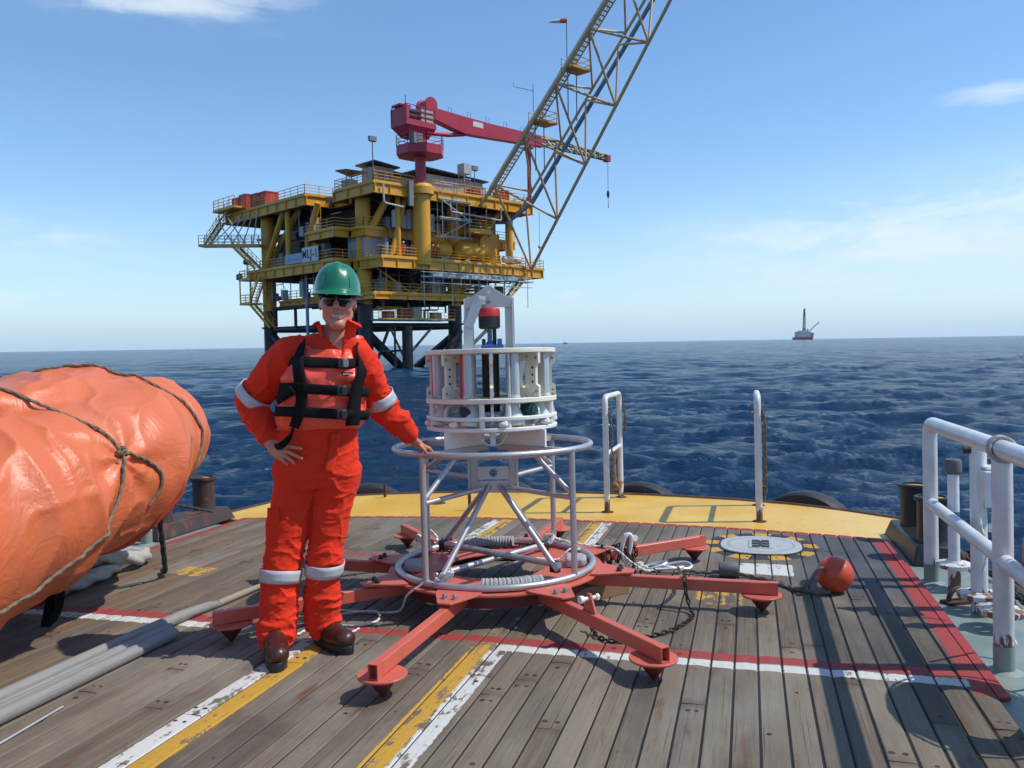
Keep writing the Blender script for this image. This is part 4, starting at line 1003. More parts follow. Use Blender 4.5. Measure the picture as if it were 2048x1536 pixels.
bollards('rusty double bollard on the port quarter behind the orange covered boat', [(-4.86, 6.36), (-4.86, 5.78)], .098, .30, 'bollard_rusty', 0)
bollards('black double bollard on the starboard quarter by the white rail end', [(1.16, 6.58), (1.17, 6.02)], .092, .30, 'bollard_black', 0)
# ---- side rails
def side_rail(lab, x0, ys, top, extra):
    t = thing('guard_rail', lab, 'railing', (x0, ys[0], 0)); q = MB()
    q.tube(fillet([(x0, ys[0], -.016), (x0, ys[0], top), (x0, ys[-1]-.6, top)], .10), .041, 20); q.build('top_rail', MATS['rail_white'], t)
    MB().cyl((x0, ys[0], .47), (x0, ys[-1]-.6, .47), .034, seg=18).build('middle_rail', MATS['rail_white'], t)
    for y_ in ys[1:]: MB().cyl((x0, y_, -.016), (x0, y_, top-.02), .041, seg=20).build('post', MATS['rail_white'], t)
    for y_ in ys: MB().cyl((x0, y_, -.0155), (x0, y_, .10), .0425, seg=20).build('post_foot', MATS['green_deck_paint'], t)
    for y_ in ys: MB().lathe((x0, y_, -.0158), [(.075, 0), (.065, .005), (.043, .012)], 20, cap=False).build('weld_bead', MATS['green_deck_paint'], t)
    return t
RX = 1.045
side_rail('thick white pipe rail along the starboard side with middle rail', RX, [5.41, 3.95, 2.35, .85, -.6], .955, True)
side_rail('white pipe rail along the port side mostly hidden behind the orange boat', -4.74, [5.47, 3.95, 2.35, .85], .955, False)
mb = MB()
for k in range(3): rope_tube(mb, [Vector((RX+.052*math.cos(t), 3.93+k*.016+.02*math.sin(t), .955+.052*math.sin(t))) for t in np.linspace(0, 6.1, 26)], .008, 8)
rope_tube(mb, spline([(RX+.05, 3.94, .93), (RX+.10, 3.99, .90), (RX+.22, 4.02, .92)], 8), .007, 8)
tag(mb.build('rope_lashing', MATS['rope_grey'], loc=(RX, 3.94, .95)), 'grey rope lashed round the starboard rail above a post', 'rope')
# stanchions and pipes outboard of it
paint('blue_band', (.03, .10, .22, 1), .45)
vt = thing('vent_pipe', 'rust streaked white vent pipe with a grey cap and blue band behind the rail end', 'vent pipe', (1.14, 5.27, -.016))
vx, vy = 1.14, 5.27
MB().lathe((vx, vy, 0), [(.034, -.016), (.034, .10), (.031, .11), (.031, .66), (.029, .68)], 24).build('pipe', MATS['rail_white'], vt)
MB().lathe((vx, vy, 0), [(.095, .115), (.10, .12), (.10, .138), (.09, .143), (.05, .146), (.04, .16)], 28, cap=False).build('flange', MATS['rail_white'], vt)
MB().lathe((vx, vy, 0), [(.0315, .36), (.0325, .365), (.0325, .44), (.0315, .445)], 24, cap=False).build('band', MATS['blue_band'], vt)
MB().lathe((vx, vy, 0), [(.034, .665), (.046, .68), (.047, .735), (.040, .752), (.012, .752), (.010, .745), (0, .745)], 24).build('cap', MATS['sleeve_grey'], vt)
for (sx, sy, hgt, rad, lab, clamp) in ((1.165, 4.83, .86, .041, 'white stanchion with a welded clamp block on the starboard edge', True), (1.19, 4.55, .62, .030, 'shorter white stanchion with brass union beside the clamp block', False)):
    t = thing('stanchion', lab, 'stanchion', (sx, sy, -.016))
    MB().lathe((sx, sy, 0), [(rad, -.016), (rad, hgt), (rad*.9, hgt+.015), (0, hgt+.016)], 24).build('pipe', MATS['rail_white'], t)
    MB().lathe((sx, sy, 0), [(.105, .06), (.11, .066), (.11, .088), (.10, .093), (rad+.01, .10)], 28, cap=False).build('flange', MATS['rail_white'], t)
    if clamp:
        q = MB(); q.cbox((sx+.055, sy-.03, .66), (.13, .16, .19), .15); q.cbox((sx+.055, sy-.03, .765), (.10, .12, .02), .15); q.build('clamp_block', MATS['rail_white'], t, bevel=.012)
        q = MB(); q.cyl((sx-.02, sy, .855), (sx-.07, sy+.0, .855), .02, seg=12); q.cyl((sx, sy, .80), (sx+.20, sy+.08, .80), .012, seg=10); q.build('spigot', MATS['rust_edge'], t)
    else:
        q = MB(); q.lathe((sx, sy, .47), [(.03, 0), (.05, .005), (.05, .04), (.036, .045), (.036, .075), (.03, .08)], 10); q.build('union_nut', MATS['cream_plastic'], t)
mb = MB(); pts = arc((1.09, 4.98, .005), .06, 0, math.pi, 14, (.8, .5, 0), (0, 0, 1)); mb.tube(pts, .014, 10); mb.cbox((1.09, 4.98, -.008), (.16, .08, .016), .5)
tag(mb.build('deck_eye', MATS['rust_edge'], loc=(1.09, 4.98, -.01)), 'rusty half ring welded to the green side deck', 'deck eye')
mb = MB(); chain_links(mb, spline([(1.40, 6.05, .05), (1.37, 5.7, .03), (1.44, 5.35, .02), (1.40, 5.0, .02), (1.46, 4.7, .02)], 8), .07, .045, .009)
tag(mb.build('chain', MATS['chain_dark'], loc=(1.42, 5.4, 0)), 'dark chain lying along the starboard deck edge', 'chain')
for pts_, r_, lab in (([(RX+.045, 4.02, .45), (RX+.07, 4.10, .30), (RX+.06, 4.14, .16), (RX+.09, 4.10, .05)], .008, 'white cord dangling from the starboard middle rail'), ([(1.17, 4.74, .62), (1.14, 4.70, .50), (1.16, 4.66, .36), (1.13, 4.62, .24)], .008, 'white cord hanging beside the clamp block stanchion'), ([(1.10, 3.70, .25), (1.12, 3.74, .12), (1.11, 3.78, .0), (1.13, 3.84, -.005)], .009, 'white cord end below the lifebuoy on the green deck')):
    mb = MB(); rope_tube(mb, spline(pts_, 8), r_, 9); tag(mb.build('rope', MATS['rope_white'], loc=pts_[1]), lab, 'rope')
# lifebuoy hung outside the rail
paint('lifebuoy_orange', (.62, .085, .018, 1), .5, var=.1, dirt=.2, dirtcol=(.4, .1, .05, 1)); paint('reflective_tape', (.58, .58, .57, 1), .45, var=.08)
lb = thing('lifebuoy', 'orange lifebuoy with pale bands hanging on the starboard rail', 'lifebuoy', (1.155, 3.50, .47), R(4))
mb = MB().ring((1.155, 3.50, .47), .285, .062, 20, 72, axis=(1, .07, .04)); mb.build('ring', MATS['lifebuoy_orange'], lb)
ax = Vector((1, .07, .04)).normalized(); u = ax.orthogonal().normalized(); w = ax.cross(u)
for k in range(4):
    a = k*math.pi/2+.75; MB().tube([Vector((1.155, 3.50, .47))+(u*math.cos(t)+w*math.sin(t))*.285 for t in np.linspace(a-.11, a+.11, 7)], .0645, 20).build('band', MATS['reflective_tape'], lb)
mb = MB()
rope_tube(mb, [Vector((1.155, 3.50, .47))+(u*math.cos(t)+w*math.sin(t))*(.362+.022*abs(math.sin(2*(t-.75)))) for t in np.linspace(0, 6.283, 120)], .007, 8); mb.build('grab_line', MATS['rope_white'], lb)
# ---- tyre fenders over the stern
paint('tyre_rubber', (.016, .016, .017, 1), .6, var=.25, scale=8., dirt=.3, dirtcol=(.07, .065, .06, 1), bump=.3)
def tyre(x0, y0, nx, ny, lab, top=.125):
    nrm = Vector((nx, ny, 0)).normalized(); c = Vector((x0, y0, top-.53))+nrm*.20
    t = thing('tyre_fender', lab, 'tyre', c, 0, 'tyre fenders over the stern')
    mb = MB(); mb.lathe(c, [(.30, -.11), (.36, -.135), (.46, -.14), (.512, -.12), (.528, -.09), (.53, 0), (.528, .09), (.512, .12), (.46, .14), (.36, .135), (.30, .11), (.31, .0), (.30, -.11)], 64, axis=nrm, cap=False); mb.build('tyre', MATS['tyre_rubber'], t)
for x0, nx, lab in ((-4.02, -.38, 'black tyre fender at the stern edge behind the man'), (-2.6, -.14, 'black tyre fender at the stern edge behind the sampler'), (-1.16, .12, 'black tyre fender at the stern edge behind the left guard rail'), (.42, .38, 'black tyre fender at the stern edge behind the right guard rail')):
    y0 = float(np.interp(x0, [p[0] for p in OUT[:9]], [p[1] for p in OUT[:9]])); tyre(x0, y0, nx, 1, lab, .088)
# ---- poles and rod on the port side
m, g, b = newmat('grey_pole')
co = g.coord(); x, y, z = g.sep(co); gr = g.noise(g.comb(x*60, y*2, z*60), 1., 5., .65); n1 = g.noise(co, 3., 4.)
c = g.mix(gr, (.17, .163, .15, 1), (.33, .32, .30, 1)); c = g.mix(g.sstep(n1, .5, .7)*.6, c, (.17, .145, .115, 1)); c = g.mix(g.sstep(g.noise(g.comb(x*150, y*1.2, z*150), 1., 3.), .60, .68)*.7, c, (.09, .08, .07, 1)); g.put(b.inputs['Base Color'], c); b.inputs['Roughness'].default_value = .7; g.put(b.inputs['Normal'], g.bump(gr, .3, .004))
pl = thing('wooden_pole', 'longest grey wooden pole on the deck with a thin rope bound tip', 'pole', (-3.02, 2.4, 0), 0, 'grey poles on the deck')
MB().tube([(-3.045, .2, .037), (-3.035, 3.45, .037), (-3.03, 3.75, .036), (-3.01, 3.95, .030), (-3.0, 4.02, .022)], [.034, .033, .031, .026, .020], 16).build('shaft', MATS['grey_pole'], pl)
MB().tube([(-3.0, 4.02, .024), (-2.99, 4.25, .022), (-2.975, 4.48, .020)], [.021, .020, .016], 12).build('rope_bound_tip', paint('tip_binding', (.30, .25, .18, 1), .8, var=.25, scale=14., bump=.5), pl)
for x0, x1, y1, lab in ((-2.95, -2.955, 3.56, 'middle grey wooden pole lying against the longest one'), (-2.868, -2.88, 3.50, 'grey wooden pole lying nearest the painted line')):
    o = MB().tube([(x0, .2, .033), (x1, y1-.03, .033), (x1, y1, .033)], [.033, .032, .026], 16).build('wooden_pole', MATS['grey_pole'], loc=(x0, 2., 0)); tag(o, lab, 'pole', 'grey poles on the deck')
mb = MB().cyl((-2.64, 1.6, .008), (-2.755, 2.66, .008), .0042, seg=10); tag(mb.build('steel_rod', MATS['galvanised'], loc=(-2.7, 2., 0)), 'thin bright steel rod lying beside the grey poles', 'rod')
# ---- mooring rope under the boat
mb = MB()
pth = spline([(-4.5, 2.8, .05), (-4.35, 3.4, .05), (-4.18, 3.9, .05), (-4.16, 4.25, .05), (-4.24, 4.58, .055), (-4.40, 4.62, .06), (-4.42, 4.30, .08), (-4.28, 4.12, .13), (-4.22, 4.42, .15), (-4.18, 4.74, .07), (-4.32, 4.92, .06), (-4.48, 4.72, .06), (-4.5, 4.2, .06)], 10)
rope_tube(mb, pth, .050, 30, 4.2, 3)
tag(mb.build('mooring_rope', MATS['rope_grey'], loc=(-4.2, 4.3, 0)), 'thick pale braided mooring rope heaped on the planks under the orange boat', 'rope')
# ================================================================== the man in coveralls
PX, PY = -2.0, 3.57
PM = Matrix.Translation((PX, PY, 0)) @ Matrix.Rotation(YAW, 4, 'Z')
PMn = np.array(PM)
def topm(P): return P@PMn[:3, :3].T+PMn[:3, 3]
m, g, b = newmat('skin')
co = g.coord(); bl = g.attr('blush'); n1 = g.noise(co, 40., 3.); n2 = g.noise(co, 9., 4.)
c = g.mix(n2, (.50, .180, .105, 1), (.61, .255, .155, 1)); c = g.mix(g.sstep(bl, 0., 1.)*.75, c, (.40, .11, .085, 1)); c = g.mix(g.sstep(bl, 0., -1.)*.45, c, (.22, .13, .10, 1))
g.put(b.inputs['Base Color'], c); b.inputs['Roughness'].default_value = .48
b.inputs['Subsurface Weight'].default_value = .05; b.inputs['Subsurface Radius'].default_value = (.012, .004, .002); b.inputs['Subsurface Scale'].default_value = .6
g.put(b.inputs['Normal'], g.bump(n1, .12, .003))
def cloth(name, col, rough, bumpk=.25, sheen=.1, spec=.25):
    m, g, b = newmat(name); co = g.coord()
    n1 = g.noise(co, 5., 5., .6); n2 = g.noise(g.map(co, (1, 1, 2.2)), 14., 4., .6, .5); n3 = g.noise(co, 340., 2.)
    c = g.hsv(tuple(col), .5, 1., .86+n1*.28); c = g.mix(g.sstep(n2, .58, .8)*.25, c, tuple(x*.6 for x in col[:3])+(1,))
    g.put(b.inputs['Base Color'], c); g.put(b.inputs['Roughness'], n1*.2+rough-.1); b.inputs['Specular IOR Level'].default_value = spec
    b.inputs['Sheen Weight'].default_value = sheen
    g.put(b.inputs['Normal'], g.bump(n2*.8+n3*.12, bumpk, .012)); return m
cloth('coverall_orange', (.74, .038, .014, 1), .85, .45, .05, .12)
cloth('vest_orange', (.86, .078, .038, 1), .42, .18, 0., .5)
cloth('strap_black', (.008, .008, .009, 1), .85, .15, .0, .15)
paint('reflective_band', (.50, .49, .50, 1), .45, var=.07, scale=9., bump=.1)
paint('helmet_green', (.008, .17, .075, 1), .30, var=.05, scale=6., bump=0, spec=.5, coat=.6)
m, g, b = newmat('dark_lens'); b.inputs['Base Color'].default_value = (.004, .004, .005, 1); b.inputs['Roughness'].default_value = .16; b.inputs['Specular IOR Level'].default_value = .3
paint('boot_leather', (.055, .016, .011, 1), .34, var=.35, scale=14., dirt=.35, dirtcol=(.018, .009, .008, 1), bump=.25)
paint('boot_sole', (.014, .015, .017, 1), .45, var=.2)
paint('hair_dark', (.035, .022, .015, 1), .7, var=.3, scale=60., bump=.5)
paint('teeth', (.62, .58, .50, 1), .35, bump=0)
paint('buckle_grey', (.16, .17, .18, 1), .4, bump=0)

def HY(a, c, z, yaw=R(9), cx=.066, cy=.02):      # head frame turned a little to the right
    return (cx+a*math.cos(yaw)-c*math.sin(yaw), cy+a*math.sin(yaw)+c*math.cos(yaw), z)
ROT9 = Matrix.Rotation(R(9), 4, 'Z')
def limb(F, pts, k=.03):
    for (p, r0), (q, r1) in zip(pts, pts[1:]): F.cone(p, q, r0, r1, k)
ARM_L = [(-.195, .04, 1.465), (-.412, .12, 1.232), (-.285, .0, 1.03)]
ARM_R = [(.155, .06, 1.45), (.245, .20, 1.165), (.372, .335, 1.0)]
LEG_L = [(-.160, .03, .86), (-.236, -.035, .43), (-.262, -.085, .075)]
LEG_R = [(.038, .03, .86), (-.035, .010, .44), (-.062, .040, .09)]
# ---- body: one skin from scalp to fingertips and feet
B = Field((-.56, -.34, .02), (.56, .52, 1.88), .004)
B.loft([(.80, -.07, .035, .14, .10), (.95, -.07, .035, .155, .11), (1.1, -.05, .035, .145, .10), (1.3, -.02, .04, .165, .105), (1.42, .0, .045, .15, .09), (1.50, .03, .05, .09, .07)], .05)
B.cone((-.155, .04, 1.44), (.14, .055, 1.44), .062, .062, .05)
for A, r in ((ARM_L, (.060, .046, .030)), (ARM_R, (.058, .044, .029))): limb(B, list(zip(A, r)), .03)
for A in (LEG_L, LEG_R): limb(B, list(zip(A, (.085, .058, .045))), .04)
for a, d in ((LEG_L[2], (.06, -.20)), (LEG_R[2], (.13, -.12))): B.cone((a[0], a[1], .09), (a[0]+d[0]*.7, a[1]+d[1]*.7, .06), .045, .036, .03)
# neck and head
B.cone((.035, .055, 1.46), HY(-.002, .03, 1.62), .060, .056, .03)
B.cone((-.02, .05, 1.49), (.05, .05, 1.53), .05, .06, .04); B.cone((.10, .06, 1.49), (.06, .05, 1.53), .05, .06, .04)
B.ell(HY(0, .012, 1.728), (.078, .098, .100), .02, ROT9); B.ell(HY(0, -.038, 1.668), (.060, .068, .086), .035, ROT9)
for s in (-1, 1):
    B.cone(HY(s*.050, -.010, 1.640), HY(s*.016, -.080, 1.590), .0225, .021, .028)
    B.ell(HY(s*.041, -.068, 1.668), (.028, .024, .026), .025, ROT9)
    B.cone(HY(s*.072, .02, 1.70), HY(s*.056, -.05, 1.69), .018, .016, .02)
    B.ell(HY(s*.0145, -.110, 1.669), (.0095, .011, .0085), .004); B.ell(HY(s*.008, -.120, 1.6635), (.0045, .006, .0035), .002, op='sub')
B.ell(HY(0, -.092, 1.592), (.024, .020, .019), .018, ROT9)
B.cone(HY(-.036, -.088, 1.738), HY(.036, -.088, 1.738), .013, .013, .018)
B.cone(HY(0, -.094, 1.722), HY(0, -.120, 1.680), .0095, .0135, .008); B.ell(HY(0, -.124, 1.676), (.0135, .013, .0115), .005)
for s in (-1, 1):
    B.ell(HY(s*.031, -.112, 1.716), (.017, .016, .011), .010, op='sub'); B.ell(HY(s*.031, -.088, 1.715), (.013, .013, .0125), .003)
    B.ell(HY(s*.083, .018, 1.700), (.011, .021, .032), .006, Matrix.Rotation(R(9+s*18), 4, 'Z') @ Matrix.Rotation(R(-8), 4, 'X')); B.ell(HY(s*.092, .008, 1.703), (.007, .011, .019), .004, op='sub')
# smiling mouth: an open curve between two lips
def mc(t): return HY(t*.033, -.107+.020*t*t, 1.629+.012*t*t)
T_ = np.linspace(-1, 1, 9)
for t0, t1 in zip(T_, T_[1:]):
    a, c = Vector(mc(t0)), Vector(mc(t1)); up_ = Vector((0, 0, 1))
    B.cone(a+up_*.0065, c+up_*.0065, .0048, .0048, .006); B.cone(a-up_*.0085*(1-t0*t0*.6), c-up_*.0085*(1-t1*t1*.6), .0058, .0058, .006)
for t0, t1 in zip(T_[1:-1], T_[2:-1]):
    a, c = Vector(mc(t0)), Vector(mc(t1)); B.cone(a+Vector((0, -.006, -.001)), c+Vector((0, -.006, -.001)), .0062, .0062, .002, op='sub')
# hands: palm slab, four unequal fingers, thumb from the side of the palm
def finger(pts, r0, r1):
    n = len(pts)-1
    for i in range(n): B.cone(pts[i], pts[i+1], r0+(r1-r0)*i/n, r0+(r1-r0)*(i+1)/n, .0035 if i else .008)
B.cone((-.278, -.005, 1.022), (-.245, -.035, .997), .029, .036, .015, flat=((.3, -.9, .25), .62)); B.cone((-.245, -.035, .997), (-.212, -.066, .982), .036, .040, .015, flat=((.3, -.9, .25), .55))
finger([(-.215, -.068, 1.008), (-.178, -.088, 1.010), (-.135, -.108, 1.006), (-.098, -.122, 1.000)], .0105, .0080)
finger([(-.207, -.074, .990), (-.168, -.096, .984), (-.128, -.118, .968), (-.098, -.128, .954)], .0108, .0080)
finger([(-.209, -.074, .972), (-.176, -.100, .960), (-.150, -.112, .944), (-.140, -.104, .928)], .0102, .0078)
finger([(-.222, -.066, .956), (-.196, -.086, .940), (-.178, -.094, .926), (-.172, -.085, .914)], .0092, .0070)
finger([(-.262, -.02, 1.010), (-.240, .012, 1.020), (-.215, .035, 1.022), (-.195, .048, 1.016)], .0125, .0095)
# right hand laid over the sampler's upper hoop (tube at z .90)
B.cone((.372, .335, 1.0), (.389, .358, .972), .028, .034, .015, flat=((.25, .35, .9), .6)); B.cone((.389, .358, .972), (.410, .385, .948), .035, .038, .012, flat=((.4, .4, .8), .55))
for o_, L in (((-.020, .020), 1.0), ((-.006, .007), 1.12), ((.008, -.006), 1.08), ((.021, -.019), .9)):
    bx, by = .413+o_[0]*1.05, .388+o_[1]*1.05
    finger([(bx, by, .946), (bx+.026*L, by+.022*L, .936), (bx+.042*L, by+.034*L, .916), (bx+.038*L, by+.030*L, .893)], .0100, .0078)
finger([(.402, .348, .962), (.424, .336, .946), (.440, .338, .928), (.447, .346, .912)], .012, .0088)
P, Q = B.mesh(); P = relax(P, Q, 1, .4)
hd = np.array(HY(0, -.02, 1.66)); bx = P-hd
lips = np.zeros(len(P))
for t in T_:
    c = np.array(mc(t)); d2 = ((P-c)**2).sum(1); lips = np.maximum(lips, np.exp(-d2/(.0095**2)))
for s in (-1, 1): lips = np.maximum(lips, .45*np.exp(-((P-np.array(HY(s*.042, -.085, 1.668)))**2).sum(1)/(.028**2)))
lips = np.maximum(lips, .35*np.exp(-((P-np.array(HY(0, -.12, 1.675)))**2).sum(1)/(.018**2)))
lips -= .35*np.exp(-((P-np.array(HY(0, -.075, 1.600)))**2).sum(1)/(.045**2))
body = np_obj('person', topm(P), Q, MATS['skin'], loc=(PX, PY, 0))
at = body.data.attributes.new('blush', 'FLOAT', 'POINT'); at.data.foreach_set('value', lips.astype(np.float32))
tag(body, 'person in orange coveralls, life vest and green helmet, hand resting on the sampler hoop', 'person')
def child(name, P, Q, mat): return np_obj(name, topm(P), Q, mat, parent=body)
class PB(MB):
    """mesh builder in the person's own axes"""
    def build(s, name, mat, parent=None, **k):
        s.v = [tuple(PM @ Vector(v)) for v in s.v]; return MB.build(s, name, mat, parent or body, **k)
tm_ = PB()
for t0, t1 in zip(T_[1:-1], T_[2:-1]): tm_.bar(Vector(mc(t0))+Vector((0, .0005, .0012)), Vector(mc(t1))+Vector((0, .0005, .0012)), .004, .0085)
tm_.build('teeth', MATS['teeth'])
# ---- coverall
C_ = Field((-.60, -.34, .04), (.60, .56, 1.64), .005)
C_.loft([(.80, -.068, .035, .185, .13), (.88, -.070, .033, .206, .145), (.97, -.066, .034, .203, .144), (1.08, -.053, .036, .186, .140), (1.25, -.03, .04, .195, .135), (1.38, -.012, .045, .19, .125), (1.47, .02, .05, .12, .095), (1.52, .04, .05, .08, .075)], .05)
C_.cone((-.165, .045, 1.462), (.02, .05, 1.505), .070, .064, .05); C_.cone((.135, .06, 1.445), (.075, .055, 1.50), .070, .064, .05)
limb(C_, [((-.175, .04, 1.458), .082), ((-.245, .065, 1.40), .086), (ARM_L[1], .076), ((-.345, .06, 1.125), .066), ((-.296, .012, 1.048), .050)], .03)
limb(C_, [((.142, .06, 1.445), .078), ((.175, .095, 1.38), .079), (ARM_R[1], .072), ((.312, .265, 1.085), .062), ((.362, .322, 1.020), .049)], .03)
limb(C_, [(LEG_L[0], .118), ((-.207, .0, .60), .100), (LEG_L[1], .088), ((-.252, -.055, .26), .086), (LEG_L[2], .080)], .022)
limb(C_, [(LEG_R[0], .108), ((-.010, .030, .60), .088), (LEG_R[1], .083), ((-.050, .02, .26), .082), ((-.062, .040, .10), .077)], .022)
# fabric gathers: hems, elbows, back of the knees
for c, d, r in (((-.262, -.085, .10), 0, .090), ((-.259, -.078, .155), 0, .089), ((-.062, .04, .12), 0, .086), ((-.060, .036, .175), 0, .085)): C_.ell(c, (r, r, .020), .03)
C_.ell((-.37, .085, 1.155), (.074, .074, .035), .03); C_.ell((.30, .24, 1.12), (.068, .068, .03), .03)
# open neck
for t in np.linspace(0, 1, 9): C_.ell((.055+.035*t*.9, -.075-.05*t, 1.56-.085*t), (.062*(1-t)+.012, .09, .04), .012, op='sub')
C_.cone((.045, .05, 1.50), (.06, .035, 1.66), .066, .075, .01, op='sub')
P, Q = C_.mesh(); N = vnormals(P, Q)
def folds(P, seed, f, amp, sharp=2.):
    n = vnoise(P*np.array(f), seed)+.5*vnoise(P*np.array(f)*2.1, seed+3); return amp*(np.clip(1-np.abs(n)*1.6, 0, 1)**sharp-.25)
z = P[:, 2]; x = P[:, 0]
def near(c, r): return np.exp(-((P-np.array(c))**2).sum(1)/(r*r))
sh = np.stack([P[:, 0]+.45*P[:, 2], P[:, 1], P[:, 2]], 1)
w1 = .35+.9*np.clip((.50-z)/.35, 0, 1)+1.1*near(ARM_L[1], .13)+1.1*near(ARM_R[1], .12)+.9*near((-.05, -.1, .80), .16)+.7*near(LEG_L[1], .12)+.7*near(LEG_R[1], .12)+.7*near((-.05, -.08, 1.05), .14)
wq = P+.035*np.stack([vnoise(P*7., 71), vnoise(P*7., 72), vnoise(P*7., 73)], 1)
sh = np.stack([wq[:, 0]+.45*wq[:, 2], wq[:, 1], wq[:, 2]], 1); s2 = np.stack([wq[:, 0]-.7*wq[:, 2], wq[:, 1], wq[:, 2]], 1)
dsp = folds(sh, 5, (6., 6., 15.), .0105, 3.)*w1+folds(s2, 17, (11., 11., 5.), .0090, 3.)*(.6+.6*np.clip((z-.5)/.3, 0, 1))+.006*vnoise(P*5., 40)
dsp += folds(wq, 61, (20., 20., 30.), .0042, 2.5)*np.clip(w1-.2, 0, 1.3)
P = P+N*dsp[:, None]; P = relax(P, Q, 1, .35)
cov = child('coverall', P, Q, MATS['coverall_orange'])
from mathutils.bvhtree import BVHTree
CB = BVHTree.FromPolygons([tuple(p) for p in P], [tuple(q) for q in Q])
# bands, collar, fly, pocket
def sampleF(F, p):
    q = (np.array(p)-F.o)/F.h; i = np.floor(q).astype(int); i = np.clip(i, 0, np.array(F.n)-2); f = q-i
    c = F.F[i[0]:i[0]+2, i[1]:i[1]+2, i[2]:i[2]+2]; c = c[0]*(1-f[0])+c[1]*f[0]; c = c[0]*(1-f[1])+c[1]*f[1]; return c[0]*(1-f[2])+c[1]*f[2]
def shoot(F, o, d, rmax=.3, step=.003):
    """distance from inside point o along d to the surface"""
    t = 0.
    while t < rmax:
        if sampleF(F, np.array(o)+np.array(d)*t) > 0: return t
        t += step
    return rmax
def bandaround(F, c, ax, width, off=.0115, n=40, tilt=None, keep=None):
    ax = Vector(ax).normalized(); u = ax.orthogonal().normalized(); w = ax.cross(u); rows = []
    for s in (-width/2, -width/6, width/6, width/2):
        ring = []
        for k in range(n):
            a = 2*math.pi*k/n; d = u*math.cos(a)+w*math.sin(a); o = Vector(c)+ax*s
            ring.append(shoot(F, o, d, .2))
        md_ = sorted(ring)[n//3]; ring = [min(q, md_*1.22) for q in ring]; ring = [(ring[k-1]+ring[k]*2+ring[(k+1) % n])/4+off for k in range(n)]
        rows.append([Vector(c)+ax*s+(u*math.cos(2*math.pi*k/n)+w*math.sin(2*math.pi*k/n))*ring[k] for k in range(n)])
    vs = [p for r_ in rows for p in r_]; fs = [(i*n+k, i*n+(k+1) % n, (i+1)*n+(k+1) % n, (i+1)*n+k) for i in range(3) for k in range(n)]
    return vs, fs
def solid(o, t): md = o.modifiers.new('solid', 'SOLIDIFY'); md.thickness = t; md.offset = -1; return o
def vsub(a, c): return Vector(c)-Vector(a)
for c, ax, wd in (((-.238, -.038, .372), vsub((-.262, -.085, .10), (-.236, -.035, .43)), .062), ((-.040, .012, .392), vsub((-.06, .04, .12), (-.035, .01, .44)), .062),
                  ((-.385, .118, 1.258), vsub(ARM_L[1], ARM_L[0]), .052), ((.247, .18, 1.222), vsub(ARM_R[1], ARM_R[0]), .058)):
    vs, fs = bandaround(C_, c, ax, wd); o = PB().add(vs, fs).build('reflective_band', MATS['reflective_band'], cov); solid(o, .004)
def cyl_r(F, cx, cy, z, phi, r0=.02):
    d = Vector((math.sin(phi), -math.cos(phi), 0)); o = Vector((cx, cy, z)); h = F.ray_cast(o+d*.5, -d)
    return .14 if h[0] is None or (h[0]-o).length > .45 or (h[0]-o).dot(d) < .03 else (h[0]-o).length
# stand-and-fall collar with pointed fronts
mb = PB(); n = 30; vs = []
for i in range(n+1):
    t = -1+2*i/n; a = t*R(150); k = abs(t)**5; ca, sa = math.sin(a), math.cos(a)
    base = Vector((.052+.074*ca*(1+.10*k), .05+.074*sa*(1.25 if sa < 0 else 1.), 1.515-.03*k))
    mid_ = Vector((.058+.086*ca*(1+.18*k), .045+.086*sa*(1.2 if sa < 0 else 1.), 1.575-.012*k+.01*math.sin(t*9)))
    top = Vector((.060+.102*ca*(1+.30*k), .042+.100*sa*(1.15 if sa < 0 else 1.), 1.612+.018*k))
    fall = Vector((.058+.122*ca*(1+.30*k), .045+.118*sa*(1.1 if sa < 0 else 1.), 1.582+.020*k+.006*math.sin(t*7)))
    vs += [base, mid_, top, fall]
mb.add(vs, [(i*4+j, i*4+j+1, (i+1)*4+j+1, (i+1)*4+j) for i in range(n) for j in range(3)])
col_ = mb.build('collar', MATS['coverall_orange'], cov); solid(col_, .005); sm = col_.modifiers.new('sub', 'SUBSURF'); sm.levels = sm.render_levels = 1
